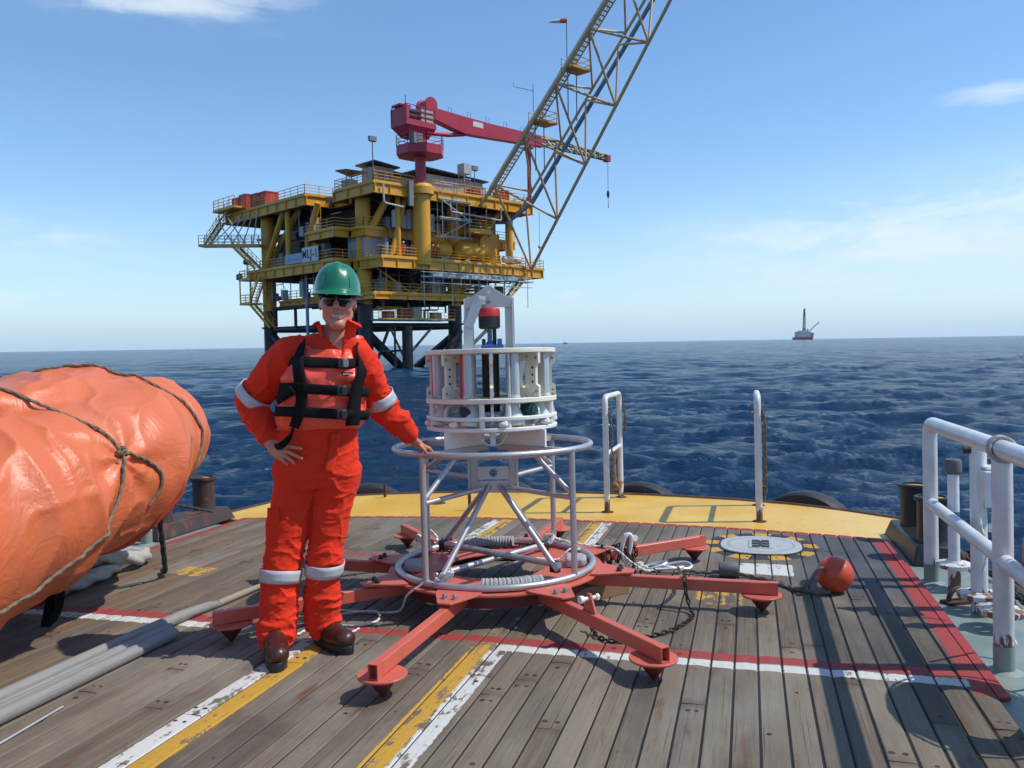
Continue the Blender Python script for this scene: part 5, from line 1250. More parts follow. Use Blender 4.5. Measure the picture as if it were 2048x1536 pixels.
def frontstrip(F, pts, w, t, off, n=40, closed=False, up=None):
    """strap lying on F's surface: pts are (phi, z) about the torso axis"""
    cxz = lambda z_: (float(np.interp(z_, [.8, 1.1, 1.3, 1.5], [-.07, -.04, -.015, .03])), .045)
    S = []
    for (p0, z0), (p1, z1) in zip(pts, pts[1:]):
        m_ = max(2, int(n*math.hypot((p1-p0)*.18, z1-z0)/.5)); S += [(p0+(p1-p0)*k/m_, z0+(z1-z0)*k/m_) for k in range(m_)]
    S.append(pts[-1]); vs = []; prev = None
    for i, (p_, z_) in enumerate(S):
        a, c = S[max(i-1, 0)], S[min(i+1, len(S)-1)]; d = Vector(((c[0]-a[0])*.18, c[1]-a[1])).normalized(); nrm = Vector((-d.y, d.x))
        for s in (-.5, -.17, .17, .5):
            pp, zz = p_+nrm.x*s*w/.18, z_+nrm.y*s*w; cx, cy = cxz(zz); vs.append([pp, zz, cx, cy, cyl_r(F, cx, cy, zz, pp)])
    A_ = np.array(vs).reshape(-1, 4, 5); rr = A_[:, :, 4]; m_ = len(S); pd = np.pad(rr, ((4, 4), (0, 0)), 'edge')
    rr = np.max([pd[k:k+m_] for k in range(9)], 0); pd = np.pad(rr, ((4, 4), (0, 0)), 'edge'); rr = np.mean([pd[k:k+m_] for k in range(9)], 0); md_ = rr.mean(1, keepdims=True); rr = md_+(rr-md_)*.6+off
    vs = [Vector((A_[i, j, 2]+math.sin(A_[i, j, 0])*rr[i, j], A_[i, j, 3]-math.cos(A_[i, j, 0])*rr[i, j], A_[i, j, 1])) for i in range(m_) for j in range(4)]
    mb = PB(); mb.add(vs, [(i*4+j, i*4+j+1, (i+1)*4+j+1, (i+1)*4+j) for i in range(len(S)-1) for j in range(3)]); return mb
def phi_of(F, x, z_):
    cx = float(np.interp(z_, [.8, 1.1, 1.3, 1.5], [-.07, -.04, -.015, .03])); lo, hi = -1.45, 1.45
    for _ in range(22):
        md = (lo+hi)/2; v = cx+math.sin(md)*cyl_r(F, cx, .045, z_, md)
        if v < x: lo = md
        else: hi = md
    return (lo+hi)/2
solid(frontstrip(CB, [(phi_of(CB, .055, 1.07), 1.07), (phi_of(CB, .045, .97), .97), (phi_of(CB, .02, .88), .88)], .045, .004, .007, 30).build('zip_placket', MATS['coverall_orange'], cov), .004)
fl_ = [(-.285+.0, .66), (-.205, .66), (-.205, .735), (-.285, .735)]
mb = PB(); mb.plate([(-.045, -.05), (.045, -.05), (.045, .05), (-.045, .05)], (-.258, -.075, .66), (.80, -.60, 0), (.05, 0, 1), .008); mb.build('thigh_pocket', MATS['coverall_orange'], cov, bevel=.003)
# ---- life vest: two puffed front panels over a shell
W_ = Field((-.34, -.24, 1.04), (.30, .28, 1.62), .005)
W_.loft([(1.085, -.040, .04, .20, .158), (1.11, -.038, .04, .212, .172), (1.20, -.034, .04, .216, .180), (1.30, -.022, .045, .206, .182), (1.38, -.008, .048, .190, .168), (1.44, .012, .05, .150, .145), (1.475, .02, .05, .12, .12)], .02)
W_.cone((-.085, .03, 1.46), (-.075, .085, 1.525), .048, .042, .04, flat=((0, -.5, 1), .8)); W_.cone((.155, .045, 1.45), (.145, .09, 1.515), .042, .040, .04, flat=((0, -.5, 1), .8))
W_.cone((-.09, -.06, 1.36), (-.085, .03, 1.47), .075, .055, .04); W_.cone((.13, -.03, 1.36), (.150, .045, 1.46), .060, .05, .04)
for zc in (1.335, 1.255, 1.155):
    W_.ell((-.085, -.07, zc), (.115, .075, .044), .03); W_.ell((.125, -.05, zc), (.075, .08, .044), .03)
# arm holes, neck, front gap
for A in (ARM_L, ARM_R):
    s = -1 if A is ARM_L else 1
    W_.cone((s*.20+(0 if s < 0 else -.0), .06, 1.41), (s*.34, .08, 1.35), .115, .16, .015, op='sub')
W_.cone((.045, .05, 1.47), (.06, .035, 1.70), .070, .09, .012, op='sub')
for t in np.linspace(0, 1, 10): W_.ell((.052+.042*t, -.11-.03*t, 1.56-.105*t), (.070*(1-t)**.8+.006, .10, .03), .01, op='sub')
for t in np.linspace(0, 1, 34):
    zc = 1.46-.40*t; W_.ell((.100-.018*t, -.145-.012*math.sin(t*3.1), zc), (.0045+.006*max(0, t-.5), .030, .016), .006, op='sub')
P, Q = W_.mesh(); N = vnormals(P, Q)
P = P+N*(.0045*vnoise(P*np.array([9., 9., 13.]), 4)+.003*vnoise(P*24., 9)+folds(P, 33, (10., 10., 22.), .0035))[:, None]; P = relax(P, Q, 2, .5)
vest = child('life_vest', P, Q, MATS['vest_orange'])
WB_ = BVHTree.FromPolygons([tuple(p) for p in P], [tuple(q) for q in Q])
BK = MATS['strap_black']
def hz(x_, z_): return (phi_of(WB_, x_, z_), z_)
for z0, z1, x1, lab in ((1.420, 1.395, .19, 0), (1.292, 1.262, .2, 0), (1.180, 1.150, .195, 0)):
    xs = np.linspace(-.155 if z0 > 1.4 else -.24, x1-.012, 16)
    pts = [hz(x_, z0+(z1-z0)*max(0, (x_+.10)/.30)-.0) for x_ in xs]
    if z0 < 1.4: pts = [(-R(100), z0+.004)]+pts
    pts = pts+[(R(100), z1-.008)] if z0 < 1.4 else pts
    solid(frontstrip(WB_, pts, .048, .003, .005, 60).build('strap', BK, vest), .004)
    zb = z0+(z1-z0)*.62; xb = .098-(1.42-z0)*.05
    for q, mt, w_, h_ in ((0., 'black_plastic', .05, .046), (.001, 'buckle_grey' if z0 > 1.4 else 'black_plastic', .030, .042)):
        ph = phi_of(WB_, xb+(.0 if q == 0 else .008), zb); cx = float(np.interp(zb, [.8, 1.1, 1.3, 1.5], [-.07, -.04, -.015, .03])); r_ = cyl_r(WB_, cx, .045, zb, ph+.06)
        r_ = max(r_, cyl_r(WB_, cx, .045, zb, ph-.10), cyl_r(WB_, cx, .045, zb, ph+.12))
        c = Vector((cx+math.sin(ph)*(r_+.018+q*6), .045-math.cos(ph)*(r_+.018+q*6), zb)); u = Vector((math.cos(ph), math.sin(ph), -.06))
        mb = PB(); mb.plate([(-w_/2, -h_/2), (w_/2-.006, -h_/2), (w_/2, -h_/4), (w_/2, h_/4), (w_/2-.006, h_/2), (-w_/2, h_/2)], c, u, (0, 0, 1), .014); mb.build('buckle', MATS[mt], vest, bevel=.003)
for xs, zs in (([-.086, -.075, -.078, -.098, -.104], [1.515, 1.44, 1.33, 1.18, 1.105]), ([.146, .150, .155, .150, .138], [1.50, 1.42, 1.30, 1.18, 1.105])):
    zz_ = np.linspace(zs[0], zs[-1], 22); ph_ = np.array([phi_of(WB_, float(np.interp(z_, zs[::-1], xs[::-1])), z_) for z_ in zz_]); ph_ = np.polyval(np.polyfit(zz_, ph_, 2), zz_); pts = list(zip(ph_, zz_))
    solid(frontstrip(WB_, pts, .048, .003, .008, 60).build('strap', BK, vest), .004)
solid(frontstrip(WB_, [hz(-.10, 1.285), hz(-.15, 1.26), hz(-.20, 1.232)], .045, .003, .02, 40).build('strap', BK, vest), .005)
mb = PB(); tl = spline([(-.13, -.135, 1.10), (-.145, -.15, 1.06), (-.19, -.13, 1.02), (-.235, -.075, 1.008)], 8)
for p_, q_ in zip(tl, tl[1:]): mb.bar(p_, q_, .008, .032, upv=(.2, -.6, .8))
mb.build('strap', BK, vest)
for x0, x1, y0, y1 in ((-.135, -.075, -.055, .055), (.120, .160, -.02, .07)):
    vs = []; n = 8
    for a in range(n+1):
        for c in range(4):
            q = Vector((x0+(x1-x0)*c/3-.02*(1-a/n), y0+(y1-y0)*a/n, 1.75)); h = WB_.ray_cast(q, Vector((0, 0, -1))); vs.append((h[0] if h[0] is not None else Vector((q.x, q.y, 1.5)))+Vector((0, 0, .006)))
    mb = PB(); mb.add(vs, [(a*4+c, a*4+c+1, (a+1)*4+c+1, (a+1)*4+c) for a in range(n) for c in range(3)]); solid(mb.build('reflective_patch', MATS['reflective_band'], vest), .003)
ph = phi_of(WB_, .128, 1.352); cx = float(np.interp(1.352, [1.3, 1.5], [-.015, .03])); r_ = cyl_r(WB_, cx, .045, 1.352, ph)+.010
c = Vector((cx+math.sin(ph)*r_, .045-math.cos(ph)*r_, 1.352)); u = Vector((math.cos(ph), math.sin(ph), -.05)).normalized(); w_ = Vector((0, -.25, 1)).normalized(); mb = PB()
mb.plate([(-.029, -.0085), (.029, -.0085), (.029, .0085), (-.029, .0085)], c, u, w_, .003); pt = mb.build('maker_patch', BK, vest)
mb = PB(); nn = u.cross(w_).normalized(); nn = nn if nn.y < 0 else -nn
for i in range(7): q = c+nn*.0022+u*(-.020+i*.0065); mb.bar(q-w_*.0042-u*.001, q+w_*.0042+u*.0012, .0028, .0012, upv=nn)
mb.build('patch_lettering', MATS['shed_beige'] if 'shed_beige' in MATS else MATS['cream_plastic'], pt)
# ---- helmet
hc = Vector(HY(0, .005, 1.748)); mb = PB(); na, nz_ = 56, 16; vs = []
def dome(a, t):
    """a azimuth (0 = front), t 0 rim .. 1 crown"""
    rx, ry, hgt = .1135, .138, .150
    q = math.cos(t*math.pi/2)**.80; x_ = math.sin(a)*rx*q; y_ = -math.cos(a)*ry*q; z_ = hgt*math.sin(t*math.pi/2)**.92
    rid = math.exp(-(x_/.017)**2)*.0075*min(1, t*2.2); rid += (math.exp(-((abs(x_)-.046)/.010)**2))*.0025*min(1, t*2)
    return Vector((x_*(1+rid*3), y_*(1+rid*1.), z_+rid))
for j in range(nz_+1):
    for i in range(na):
        vs.append(dome(2*math.pi*i/na, j/nz_))
fs = [(j*na+i, j*na+(i+1) % na, (j+1)*na+(i+1) % na, (j+1)*na+i) for j in range(nz_) for i in range(na)]
brim = []
for i in range(na):
    a = 2*math.pi*i/na; p = dome(a, 0); f_a = max(0, math.cos(a))**1.6; ex = .010+.038*f_a
    d = Vector((math.sin(a), -math.cos(a), 0)); brim.append((p+d*ex*.5+Vector((0, 0, -.004-.008*f_a)), p+d*ex+Vector((0, 0, -.008-.020*f_a))))
o1 = len(vs); vs += [q[0] for q in brim]; o2 = len(vs); vs += [q[1] for q in brim]
fs += [(i, o1+i, o1+(i+1) % na, (i+1) % na) for i in range(na)]+[(o1+i, o2+i, o2+(i+1) % na, o1+(i+1) % na) for i in range(na)]
Mh = Matrix.Translation(hc) @ ROT9 @ Matrix.Rotation(R(3.), 4, 'Y') @ Matrix.Rotation(R(-3), 4, 'X')
mb.add([Mh @ v for v in vs], fs); hel = mb.build('helmet', MATS['helmet_green'], ang=60); solid(hel, .004); sm = hel.modifiers.new('sub', 'SUBSURF'); sm.levels = sm.render_levels = 1
for s in (-1, 1):
    mb = PB(); p = dome(s*.62, .06); q = dome(s*.62, .30); d = Vector((math.sin(s*.62), -math.cos(s*.62), 0))
    mb.bar(Mh @ (p+d*.0015), Mh @ (q+d*.0015), .006, .006); mb.build('accessory_slot', MATS['helmet_green'], hel, bevel=.002)
mb = PB(); ringv = [Mh @ (Vector((math.sin(a)*.096, -math.cos(a)*.116, -.006))) for a in np.linspace(0, 2*math.pi, 41)[:-1]]; ringt = [Mh @ (Vector((math.sin(a)*.092, -math.cos(a)*.112, .045))) for a in np.linspace(0, 2*math.pi, 41)[:-1]]
mb.add(ringv+ringt, [(i, (i+1) % 40, 40+(i+1) % 40, 40+i) for i in range(40)]); mb.build('headband', MATS['black_plastic'], hel)
# ---- sunglasses: two wrapped lenses, bridge and temples
gl = PB(); zt, zb = 1.746, 1.678
def wrap(a): return (math.sin(a)*.080, -math.cos(a)*.128+.012)
def gp(a, z_): x_, y_ = wrap(a); return Vector(HY(x_, y_, z_-x_*.05))
for s in (-1, 1):
    A_ = [s*a for a in np.linspace(.07, 1.02, 12)]; vs = []
    for i, a in enumerate(A_):
        t = i/11; top = zt-.003*t; bot = zb+.010*(1-min(1, t*3.2))**2+.013*max(0, t-.62)/.38
        vs += [gp(a, top), gp(a, (top+bot)/2)+Vector((0, -.002, 0)), gp(a, bot)]
    gl.add(vs, [(i*3+j, i*3+j+1, (i+1)*3+j+1, (i+1)*3+j) for i in range(11) for j in range(2)])
gl.bar(gp(-.13, 1.729), gp(.13, 1.729), .005, .007)
glo = gl.build('sunglasses', MATS['dark_lens']); solid(glo, .0025)
mb = PB()
for s in (-1, 1): mb.tube([gp(s*.96, 1.727), Vector(HY(s*.080, -.03, 1.727)), Vector(HY(s*.084, .03, 1.724)), Vector(HY(s*.080, .055, 1.70))], .0036, 8)
mb.bar(gp(-.5, 1.7368), gp(.5, 1.7368), .004, .004); mb.build('frame', MATS['black_plastic'], glo)
# ---- hair below the helmet
Hh = Field((-.06, -.12, 1.66), (.20, .16, 1.86), .004)
Hh.ell(HY(0, .016, 1.735), (.083, .100, .10), .01, ROT9)
Hh.ell(HY(0, -.085, 1.69), (.09, .085, .085), .01, op='sub'); Hh.box(HY(0, .05, 1.645), (.2, .2, .035), op='sub')
for s in (-1, 1): Hh.ell(HY(s*.083, .015, 1.69), (.02, .022, .034), .006, op='sub')
P, Q = Hh.mesh(); N = vnormals(P, Q); P = P+N*(.0018*vnoise(P*np.array([160., 160., 40.]), 2))[:, None]; child('hair', P, Q, MATS['hair_dark'])
# ---- boots
def boot(heel, ang, nm):
    """heel point on the deck and heading (angle of the toe from -y towards +x)"""
    d = Vector((math.sin(ang), -math.cos(ang), 0)); s = Vector((math.cos(ang), math.sin(ang), 0)); h_ = Vector((heel[0], heel[1], 0)); up_ = Vector((0, 0, 1))
    F = Field((min(h_.x, h_.x+d.x*.25)-.1, min(h_.y, h_.y+d.y*.25)-.1, .0), (max(h_.x, h_.x+d.x*.25)+.1, max(h_.y, h_.y+d.y*.25)+.1, .27), .004)
    p = lambda a, c, z_: h_+d*a+s*c+up_*z_
    F.cone(p(.035, 0, .068), p(.035, 0, .120), .046, .046, .02); F.cone(p(.025, 0, .055), p(.10, 0, .070), .040, .046, .03); F.cone(p(.06, 0, .095), p(.15, .004, .066), .046, .047, .035)
    F.cone(p(.14, .003, .062), p(.208, .003, .060), .049, .047, .03); F.ell(p(.215, .002, .066), (.050, .050, .040), .02); F.box(p(.1, 0, -.0), (.4, .4, .028), op='sub')
    P, Q = F.mesh(); N = vnormals(P, Q); cr = np.exp(-((P-np.array(p(.10, 0, .12)))**2).sum(1)/(.05**2)); P = P+N*(folds(P, 8, (22., 22., 40.), .003)*cr+.0012*vnoise(P*50, 3))[:, None]; P = relax(P, Q, 1, .5)
    bo = child('boot', P, Q, MATS['boot_leather'])
    out = []
    for i in range(36):
        a = 2*math.pi*i/36; ca, sa = math.cos(a), math.sin(a); L0 = .115; xx = .115+ca*.158; wd = .044+.013*max(0, ca)**.7+.002
        out.append((xx, sa*wd*(1 if abs(ca) < .75 else 1)))
    mb = PB(); n = len(out); vs = [p(a, c, .002) for a, c in out]+[p(a*1., c*1.04, .020) for a, c in out]+[p(a, c*1.06, .036) for a, c in out]+[p(a*.98+.002, c*.95, .042) for a, c in out]
    mb.add(vs, [(r_*n+i, r_*n+(i+1) % n, (r_+1)*n+(i+1) % n, (r_+1)*n+i) for r_ in range(3) for i in range(n)]+[tuple(range(n-1, -1, -1)), tuple(3*n+i for i in range(n))]); mb.build('sole', MATS['boot_sole'], bo, ang=50)
boot((-.272, -.075), R(19), 'l'); boot((-.085, .065), R(46), 'r')
# ================================================================== tarpaulin covered rescue boat on the port side
m, g, b = newmat('tarpaulin')
co = g.coord(); n1 = g.noise(co, 1.6, 5., .6); n2 = g.noise(co, 7., 5., .6, .8); n3 = g.noise(co, 26., 3., .6)
c = g.mix(n1, (.63, .135, .046, 1), (.71, .185, .072, 1)); c = g.mix(g.sstep(n2, .62, .78)*.28, c, (.50, .10, .06, 1)); c = g.mix(g.sstep(g.noise(g.map(co, (1, 2, 1), (4, 1, 0)), 1.1, 5., .6), .56, .75)*.20, c, (.60, .30, .24, 1))
g.put(b.inputs['Base Color'], c); g.put(b.inputs['Roughness'], n2*.25+.32); b.inputs['Specular IOR Level'].default_value = .5
cz = g.noise(co, 3.2, 5., .55, 1.6); cz2 = g.noise(g.map(co, (1, 1, 1), (7, 3, 2)), 8., 4., .55, 1.2)
crz = 1.-g.m('MINIMUM', (cz-.5).abs()*9., 1.); crz2 = 1.-g.m('MINIMUM', (cz2-.5).abs()*8., 1.)
g.put(b.inputs['Normal'], g.bump(n2*.7+crz*.34+crz2*.08+n3*.05, .26, .022))
T = Field((-5.0, .2, .18), (-2.95, 5.05, 1.62), .011)
def tl(pts, k): 
    for (p, r0), (q, r1) in zip(pts, pts[1:]): T.cone(p, q, r0, r1, k)
tl([((-3.58, .3, .52), .50), ((-3.58, 2.2, .57), .48), ((-3.58, 3.1, .69), .45), ((-3.60, 3.90, .87), .41), ((-3.72, 4.36, .97), .35)], .06)
tl([((-4.36, .3, .52), .44), ((-4.36, 2.6, .70), .44), ((-4.26, 3.5, .86), .44), ((-4.08, 4.2, .96), .42), ((-3.82, 4.48, .97), .34)], .10)
tl([((-3.90, .3, .42), .36), ((-3.90, 3.0, .56), .34), ((-3.88, 4.1, .86), .30)], .12)
T.ell((-3.94, 3.80, 1.22), (.34, .60, .15), .10)
P, Q = T.mesh(); N = vnormals(P, Q)
def tfold(seed, f, amp, sharp=2.5, warp=.5):
    q = P*np.array(f)+warp*np.stack([vnoise(P*1.7, seed+50), vnoise(P*1.7, seed+51), vnoise(P*1.7, seed+52)], 1); n = vnoise(q, seed)
    return amp*(np.clip(1-np.abs(n)*1.8, 0, 1)**sharp)
side = np.clip(1.2-P[:, 2], 0, 1)
d = tfold(3, (1.2, 2.3, 1.1), .045)+tfold(9, (2.6, 3.6, 1.6), .022)*(.4+side)+tfold(15, (5., 6.5, 3.5), .015, 3.)+.018*vnoise(P*2.2, 7)-.02
k0 = np.exp(-((P-np.array([-3.25, 3.54, .93]))**2).sum(1)/(.40**2)); ang = np.arctan2(P[:, 2]-.93, P[:, 1]-3.54); d += .012*k0*np.sin(ang*7+2*vnoise(P*3., 5))
P = P+N*d[:, None]; P = relax(P, Q, 1, .4)
boat = thing('covered_boat', 'inflatable boat wrapped in a glossy orange tarpaulin and lashed with ropes', 'boat', (-4., 2.5, 0))
np_obj('tarpaulin', P, Q, MATS['tarpaulin'], parent=boat)
paint('tarp_inside', (.46, .035, .022, 1), .5, var=.15, scale=4.)
# loose folds hanging under the bow
def sheet(rows, mat, name, t=.006, parent=boat):
    n = len(rows[0]); mb = MB(); mb.add([p for r_ in rows for p in r_], [(i*n+j, i*n+j+1, (i+1)*n+j+1, (i+1)*n+j) for i in range(len(rows)-1) for j in range(n-1)])
    o = mb.build(name, mat, parent); md = o.modifiers.new('solid', 'SOLIDIFY'); md.thickness = t; sm = o.modifiers.new('sub', 'SUBSURF'); sm.levels = sm.render_levels = 2; return o
sheet([[(-3.55, 4.28, .86), (-3.78, 4.34, .80), (-4.02, 4.25, .84)], [(-3.60, 4.14, .66), (-3.80, 4.20, .60), (-4.02, 4.10, .62)], [(-3.70, 3.92, .52), (-3.86, 3.98, .46), (-4.05, 3.92, .50)], [(-3.84, 3.72, .40), (-3.97, 3.80, .36), (-4.10, 3.78, .42)], [(-3.90, 3.62, .36), (-4.0, 3.68, .30), (-4.12, 3.70, .36)]], MATS['tarp_inside'], 'loose_flap')
sheet([[(-3.50, 4.46, .72), (-3.50, 4.40, .60), (-3.52, 4.36, .55)], [(-3.52, 4.28, .62), (-3.54, 4.20, .46), (-3.57, 4.16, .40)], [(-3.57, 4.08, .54), (-3.57, 4.02, .38), (-3.63, 4.02, .31)], [(-3.62, 3.88, .48), (-3.64, 3.86, .36), (-3.72, 3.86, .30)], [(-3.72, 3.70, .40), (-3.72, 3.70, .33), (-3.80, 3.72, .31)]], MATS['tarp_inside'], 'loose_flap')
# ---- lashings laid on the cover
from mathutils.bvhtree import BVHTree
bvh = BVHTree.FromPolygons([tuple(p) for p in P], [tuple(q) for q in Q])
def onto(p, d):
    h = bvh.ray_cast(Vector(p), Vector(d)); return h[0]+h[1]*.011 if h[0] is not None else None
def hoop(y0, y1, tilt, a0, a1, n=40, c=(-3.98, .9), rx=1.4):
    """rope round the boat's section: from outside towards its centre"""
    out = []
    for i in range(n+1):
        a = R(a0+(a1-a0)*i/n); y_ = y0+(y1-y0)*i/n+tilt*math.sin(a); s = Vector((c[0]+rx*math.cos(a), y_, c[1]+rx*math.sin(a)))
        p = onto(s, (c[0]-s.x, 0, c[1]-s.z))
        if p is not None: out.append(p)
    return out
def drape(pts):
    out = []; pts = [(p.x, p.y) for p in spline([(a_, c_, 0) for a_, c_ in pts], 7)]
    for (yy, zz) in pts:
        p = onto((-2.6, yy, zz), (-1, 0, 0))
        if p is not None: out.append(p)
    return out
paint('rope_brown', (.20, .155, .105, 1), .85, var=.25, scale=25., bump=.4, fine=200., dirt=.4, dirtcol=(.09, .07, .05, 1))
RB_ = MATS['rope_brown']
def rope_obj(pts, r, lab, mat=RB_):
    mb = MB(); rope_tube(mb, spline(pts, 3), r*.8, 9); c = pts[len(pts)//2]; return tag(mb.build('rope', mat, loc=c), lab, 'rope')
r1 = hoop(3.9, 4.25, .0, 150, 58, 40)+drape([(4.34, 1.20), (4.40, 1.05), (4.40, .92), (4.32, .78)])
rope_obj(r1, .0125, 'brown rope lashing over the far end of the orange boat cover')
r2 = hoop(3.15, 3.40, 0, 120, 50, 30)+drape([(3.46, 1.10), (3.52, 1.02), (3.54, .96)])
rope_obj(r2, .0125, 'brown rope running over the top of the orange boat cover to the knot')
r3 = drape([(3.54, .96), (3.52, .84), (3.44, .70), (3.30, .58), (3.10, .47), (2.90, .38), (2.70, .32), (2.5, .29), (2.2, .27)])
rope_obj(r3, .0125, 'brown rope running down the orange boat cover from the knot')
r4 = drape([(3.55, .96), (3.70, .91), (3.80, .83), (3.80, .73), (3.74, .64)])
rope_obj(r4, .0125, 'short brown rope end looping from the knot on the orange boat cover')
mb = MB(); kp = r3[0]; knot(mb, kp+Vector((.012, 0, 0)), .026, .0105, 5, 14); knot(mb, kp+Vector((.010, -.02, -.065)), .018, .0105, 8, 12)
tag(mb.build('rope_knot', RB_, loc=kp), 'bulky brown rope knot on the side of the orange boat cover', 'rope')
mb = MB(); rope_tube(mb, spline([(-3.62, 4.20, .70), (-3.60, 4.26, .52), (-3.66, 4.36, .30), (-3.78, 4.52, .06), (-3.92, 4.66, .02)], 10), .018, 10)
rope_tube(mb, spline([(-3.60, 4.24, .56), (-3.54, 4.40, .52), (-3.46, 4.62, .44)], 8), .009, 9); knot(mb, (-3.60, 4.25, .57), .022, .010, 4, 12)
tag(mb.build('rope', paint('rope_dark', (.05, .045, .04, 1), .85, var=.3, scale=25., bump=.4), loc=(-3.65, 4.3, .4)), 'dark rope hanging from the boat end down to the planks', 'rope')
mb = MB(); stp = spline([(-3.74, 3.66, .46), (-3.73, 3.60, .36), (-3.72, 3.56, .26), (-3.69, 3.50, .12), (-3.66, 3.44, .03)], 8)
for p_, q_ in zip(stp, stp[1:]): mb.bar(p_, q_, .05, .006, upv=(.6, -.8, 0))
stp = spline([(-3.72, 3.57, .28), (-3.66, 3.55, .20), (-3.64, 3.50, .09), (-3.66, 3.445, .035)], 8)
for p_, q_ in zip(stp, stp[1:]): mb.bar(p_, q_, .042, .006, upv=(.8, -.5, 0))
mb.cbox((-3.73, 3.60, .38), (.05, .09, .10), .5)
tag(mb.build('webbing_strap', MATS['strap_black'], loc=(-3.7, 3.5, .3)), 'black webbing strap dangling beneath the orange boat', 'strap')
# cradle that carries the boat
cr = thing('boat_cradle', 'dark steel cradle under the orange covered boat', 'cradle', (-4.1, 1.5, 0))
for y_ in (.7, 2.0): MB().bar((-4.6, y_, .20), (-3.7, y_, .20), .10, .12).build('bearer', MATS['bollard_black'], cr); [MB().bar((x_, y_, -.012), (x_, y_, .5), .09, .09).build('leg', MATS['bollard_black'], cr) for x_ in (-4.5, -3.85)]
# ------------------------------------------------------------------ set the boat on its trim
take_ship(before_ship)
bpy.context.view_layer.update()
for o in SHIP: o.matrix_world = DECK @ o.matrix_world
# ================================================================== offshore platform (world frame)
RU = Vector((.714, .70, 0)).normalized(); RV = Vector((-.70, .714, 0)).normalized(); RO = Vector((-15.9, 90., 0))
def rp(u, v, z): return RO+RU*u+RV*v+Vector((0, 0, z))
def fade(c, k, hz=(.42, .55, .66)): return (c[0]*(1-k)+hz[0]*k, c[1]*(1-k)+hz[1]*k, c[2]*(1-k)+hz[2]*k, 1)
paint('platform_yellow', (.68, .325, .018, 1), .45, var=.12, scale=.35, rust=.16, rscale=.5, rustcol=(.16, .06, .015, 1), dirt=.35, dirtcol=(.34, .19, .03, 1), bump=0)
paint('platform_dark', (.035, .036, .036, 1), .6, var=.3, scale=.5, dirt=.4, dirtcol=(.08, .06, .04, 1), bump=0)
paint('leg_black', (.012, .013, .016, 1), .5, var=.2, scale=.4, dirt=.3, dirtcol=(.04, .03, .025, 1), bump=0)
paint('crane_red', (.42, .022, .05, 1), .42, var=.12, scale=.5, dirt=.25, dirtcol=(.22, .02, .03, 1), bump=0)
paint('pale_steel', (.42, .43, .42, 1), .5, var=.2, scale=.6, rust=.1, rscale=1., bump=0)
paint('grey_steel', (.17, .18, .19, 1), .55, var=.3, scale=.7, bump=0)
paint('shed_beige', (.40, .355, .27, 1), .6, var=.1, scale=.8, bump=0)
paint('shed_grey', (.40, .41, .41, 1), .5, var=.1, scale=.8, bump=0)
paint('roof_dark', (.05, .06, .065, 1), .5, var=.1, bump=0)
paint('boom_tan', (.62, .40, .19, 1), .5, var=.12, scale=.5, dirt=.25, dirtcol=(.3, .19, .07, 1), bump=0)
paint('boom_pipe', (.19, .27, .34, 1), .4, metal=.3, var=.1, scale=.5, bump=0)
paint('container_grey', (.27, .33, .38, 1), .5, var=.1, scale=.6, bump=0)
paint('sign_white', (.60, .63, .62, 1), .5, var=.04, bump=0)
paint('letter_black', (.012, .014, .018, 1), .6, bump=0)
paint('banner_blue', (.34, .46, .56, 1), .6, var=.08, bump=0)
paint('tank_white', (.74, .74, .71, 1), .4, var=.05, bump=0)
paint('worker_red', (.45, .045, .02, 1), .8, bump=0)
m, g, b = newmat('corrugated')
co = g.coord(); x, y, z = g.sep(co); w_ = g.m('SINE', (x+y)*14.)
g.put(b.inputs['Base Color'], g.mix(w_*.5+.5, (.30, .305, .30, 1), (.42, .425, .42, 1))); b.inputs['Roughness'].default_value = .5
m, g, b = newmat('hazard_stripe')
co = g.coord(); x, y, z = g.sep(co); w_ = g.m('FRACT', (x*.75+z*.55)*1.05).lt(.5)
g.put(b.inputs['Base Color'], g.mix(w_, (.50, .36, .07, 1), (.05, .05, .055, 1))); b.inputs['Roughness'].default_value = .5
YEL, DRK, BLK, RED = MATS['platform_yellow'], MATS['platform_dark'], MATS['leg_black'], MATS['crane_red']
plat = thing('oil_platform', 'yellow steel offshore oil platform on black legs with a red crane and lattice flare boom', 'oil platform', rp(6, 10, 0))
rng = random.Random(21)
def rig_poly(mb, pts, z0, z1):
    n = len(pts); vs = [rp(u, v, z0) for u, v in pts]+[rp(u, v, z1) for u, v in pts]
    return mb.add(vs, [(i, (i+1) % n, n+(i+1) % n, n+i) for i in range(n)]+[tuple(range(n-1, -1, -1)), tuple(range(n, 2*n))])
def rig_box(mb, u0, v0, z0, u1, v1, z1): return rig_poly(mb, [(u0, v0), (u1, v0), (u1, v1), (u0, v1)], z0, z1)
def rail_mesh(mb, pts, z, h=1.1, r=.036, step=1.6, lo=True):
    """pts list of (u, v[, dz]) ; posts with three bars"""
    P = [rp(p[0], p[1], z+(p[2] if len(p) > 2 else 0)) for p in pts]
    for a, c in zip(P, P[1:]):
        L = (c-a).length; n = max(1, round(L/step))
        for k in range(n+1): q = a+(c-a)*(k/n); mb.bar(q, q+Vector((0, 0, h)), r*1.8, r*1.8)
        for hh in (h, h*.68, h*.36): mb.bar(a+Vector((0, 0, hh)), c+Vector((0, 0, hh)), r*1.7, r*1.7)
        if lo: mb.bar(a+Vector((0, 0, .07)), c+Vector((0, 0, .07)), .03, .15)
    return mb
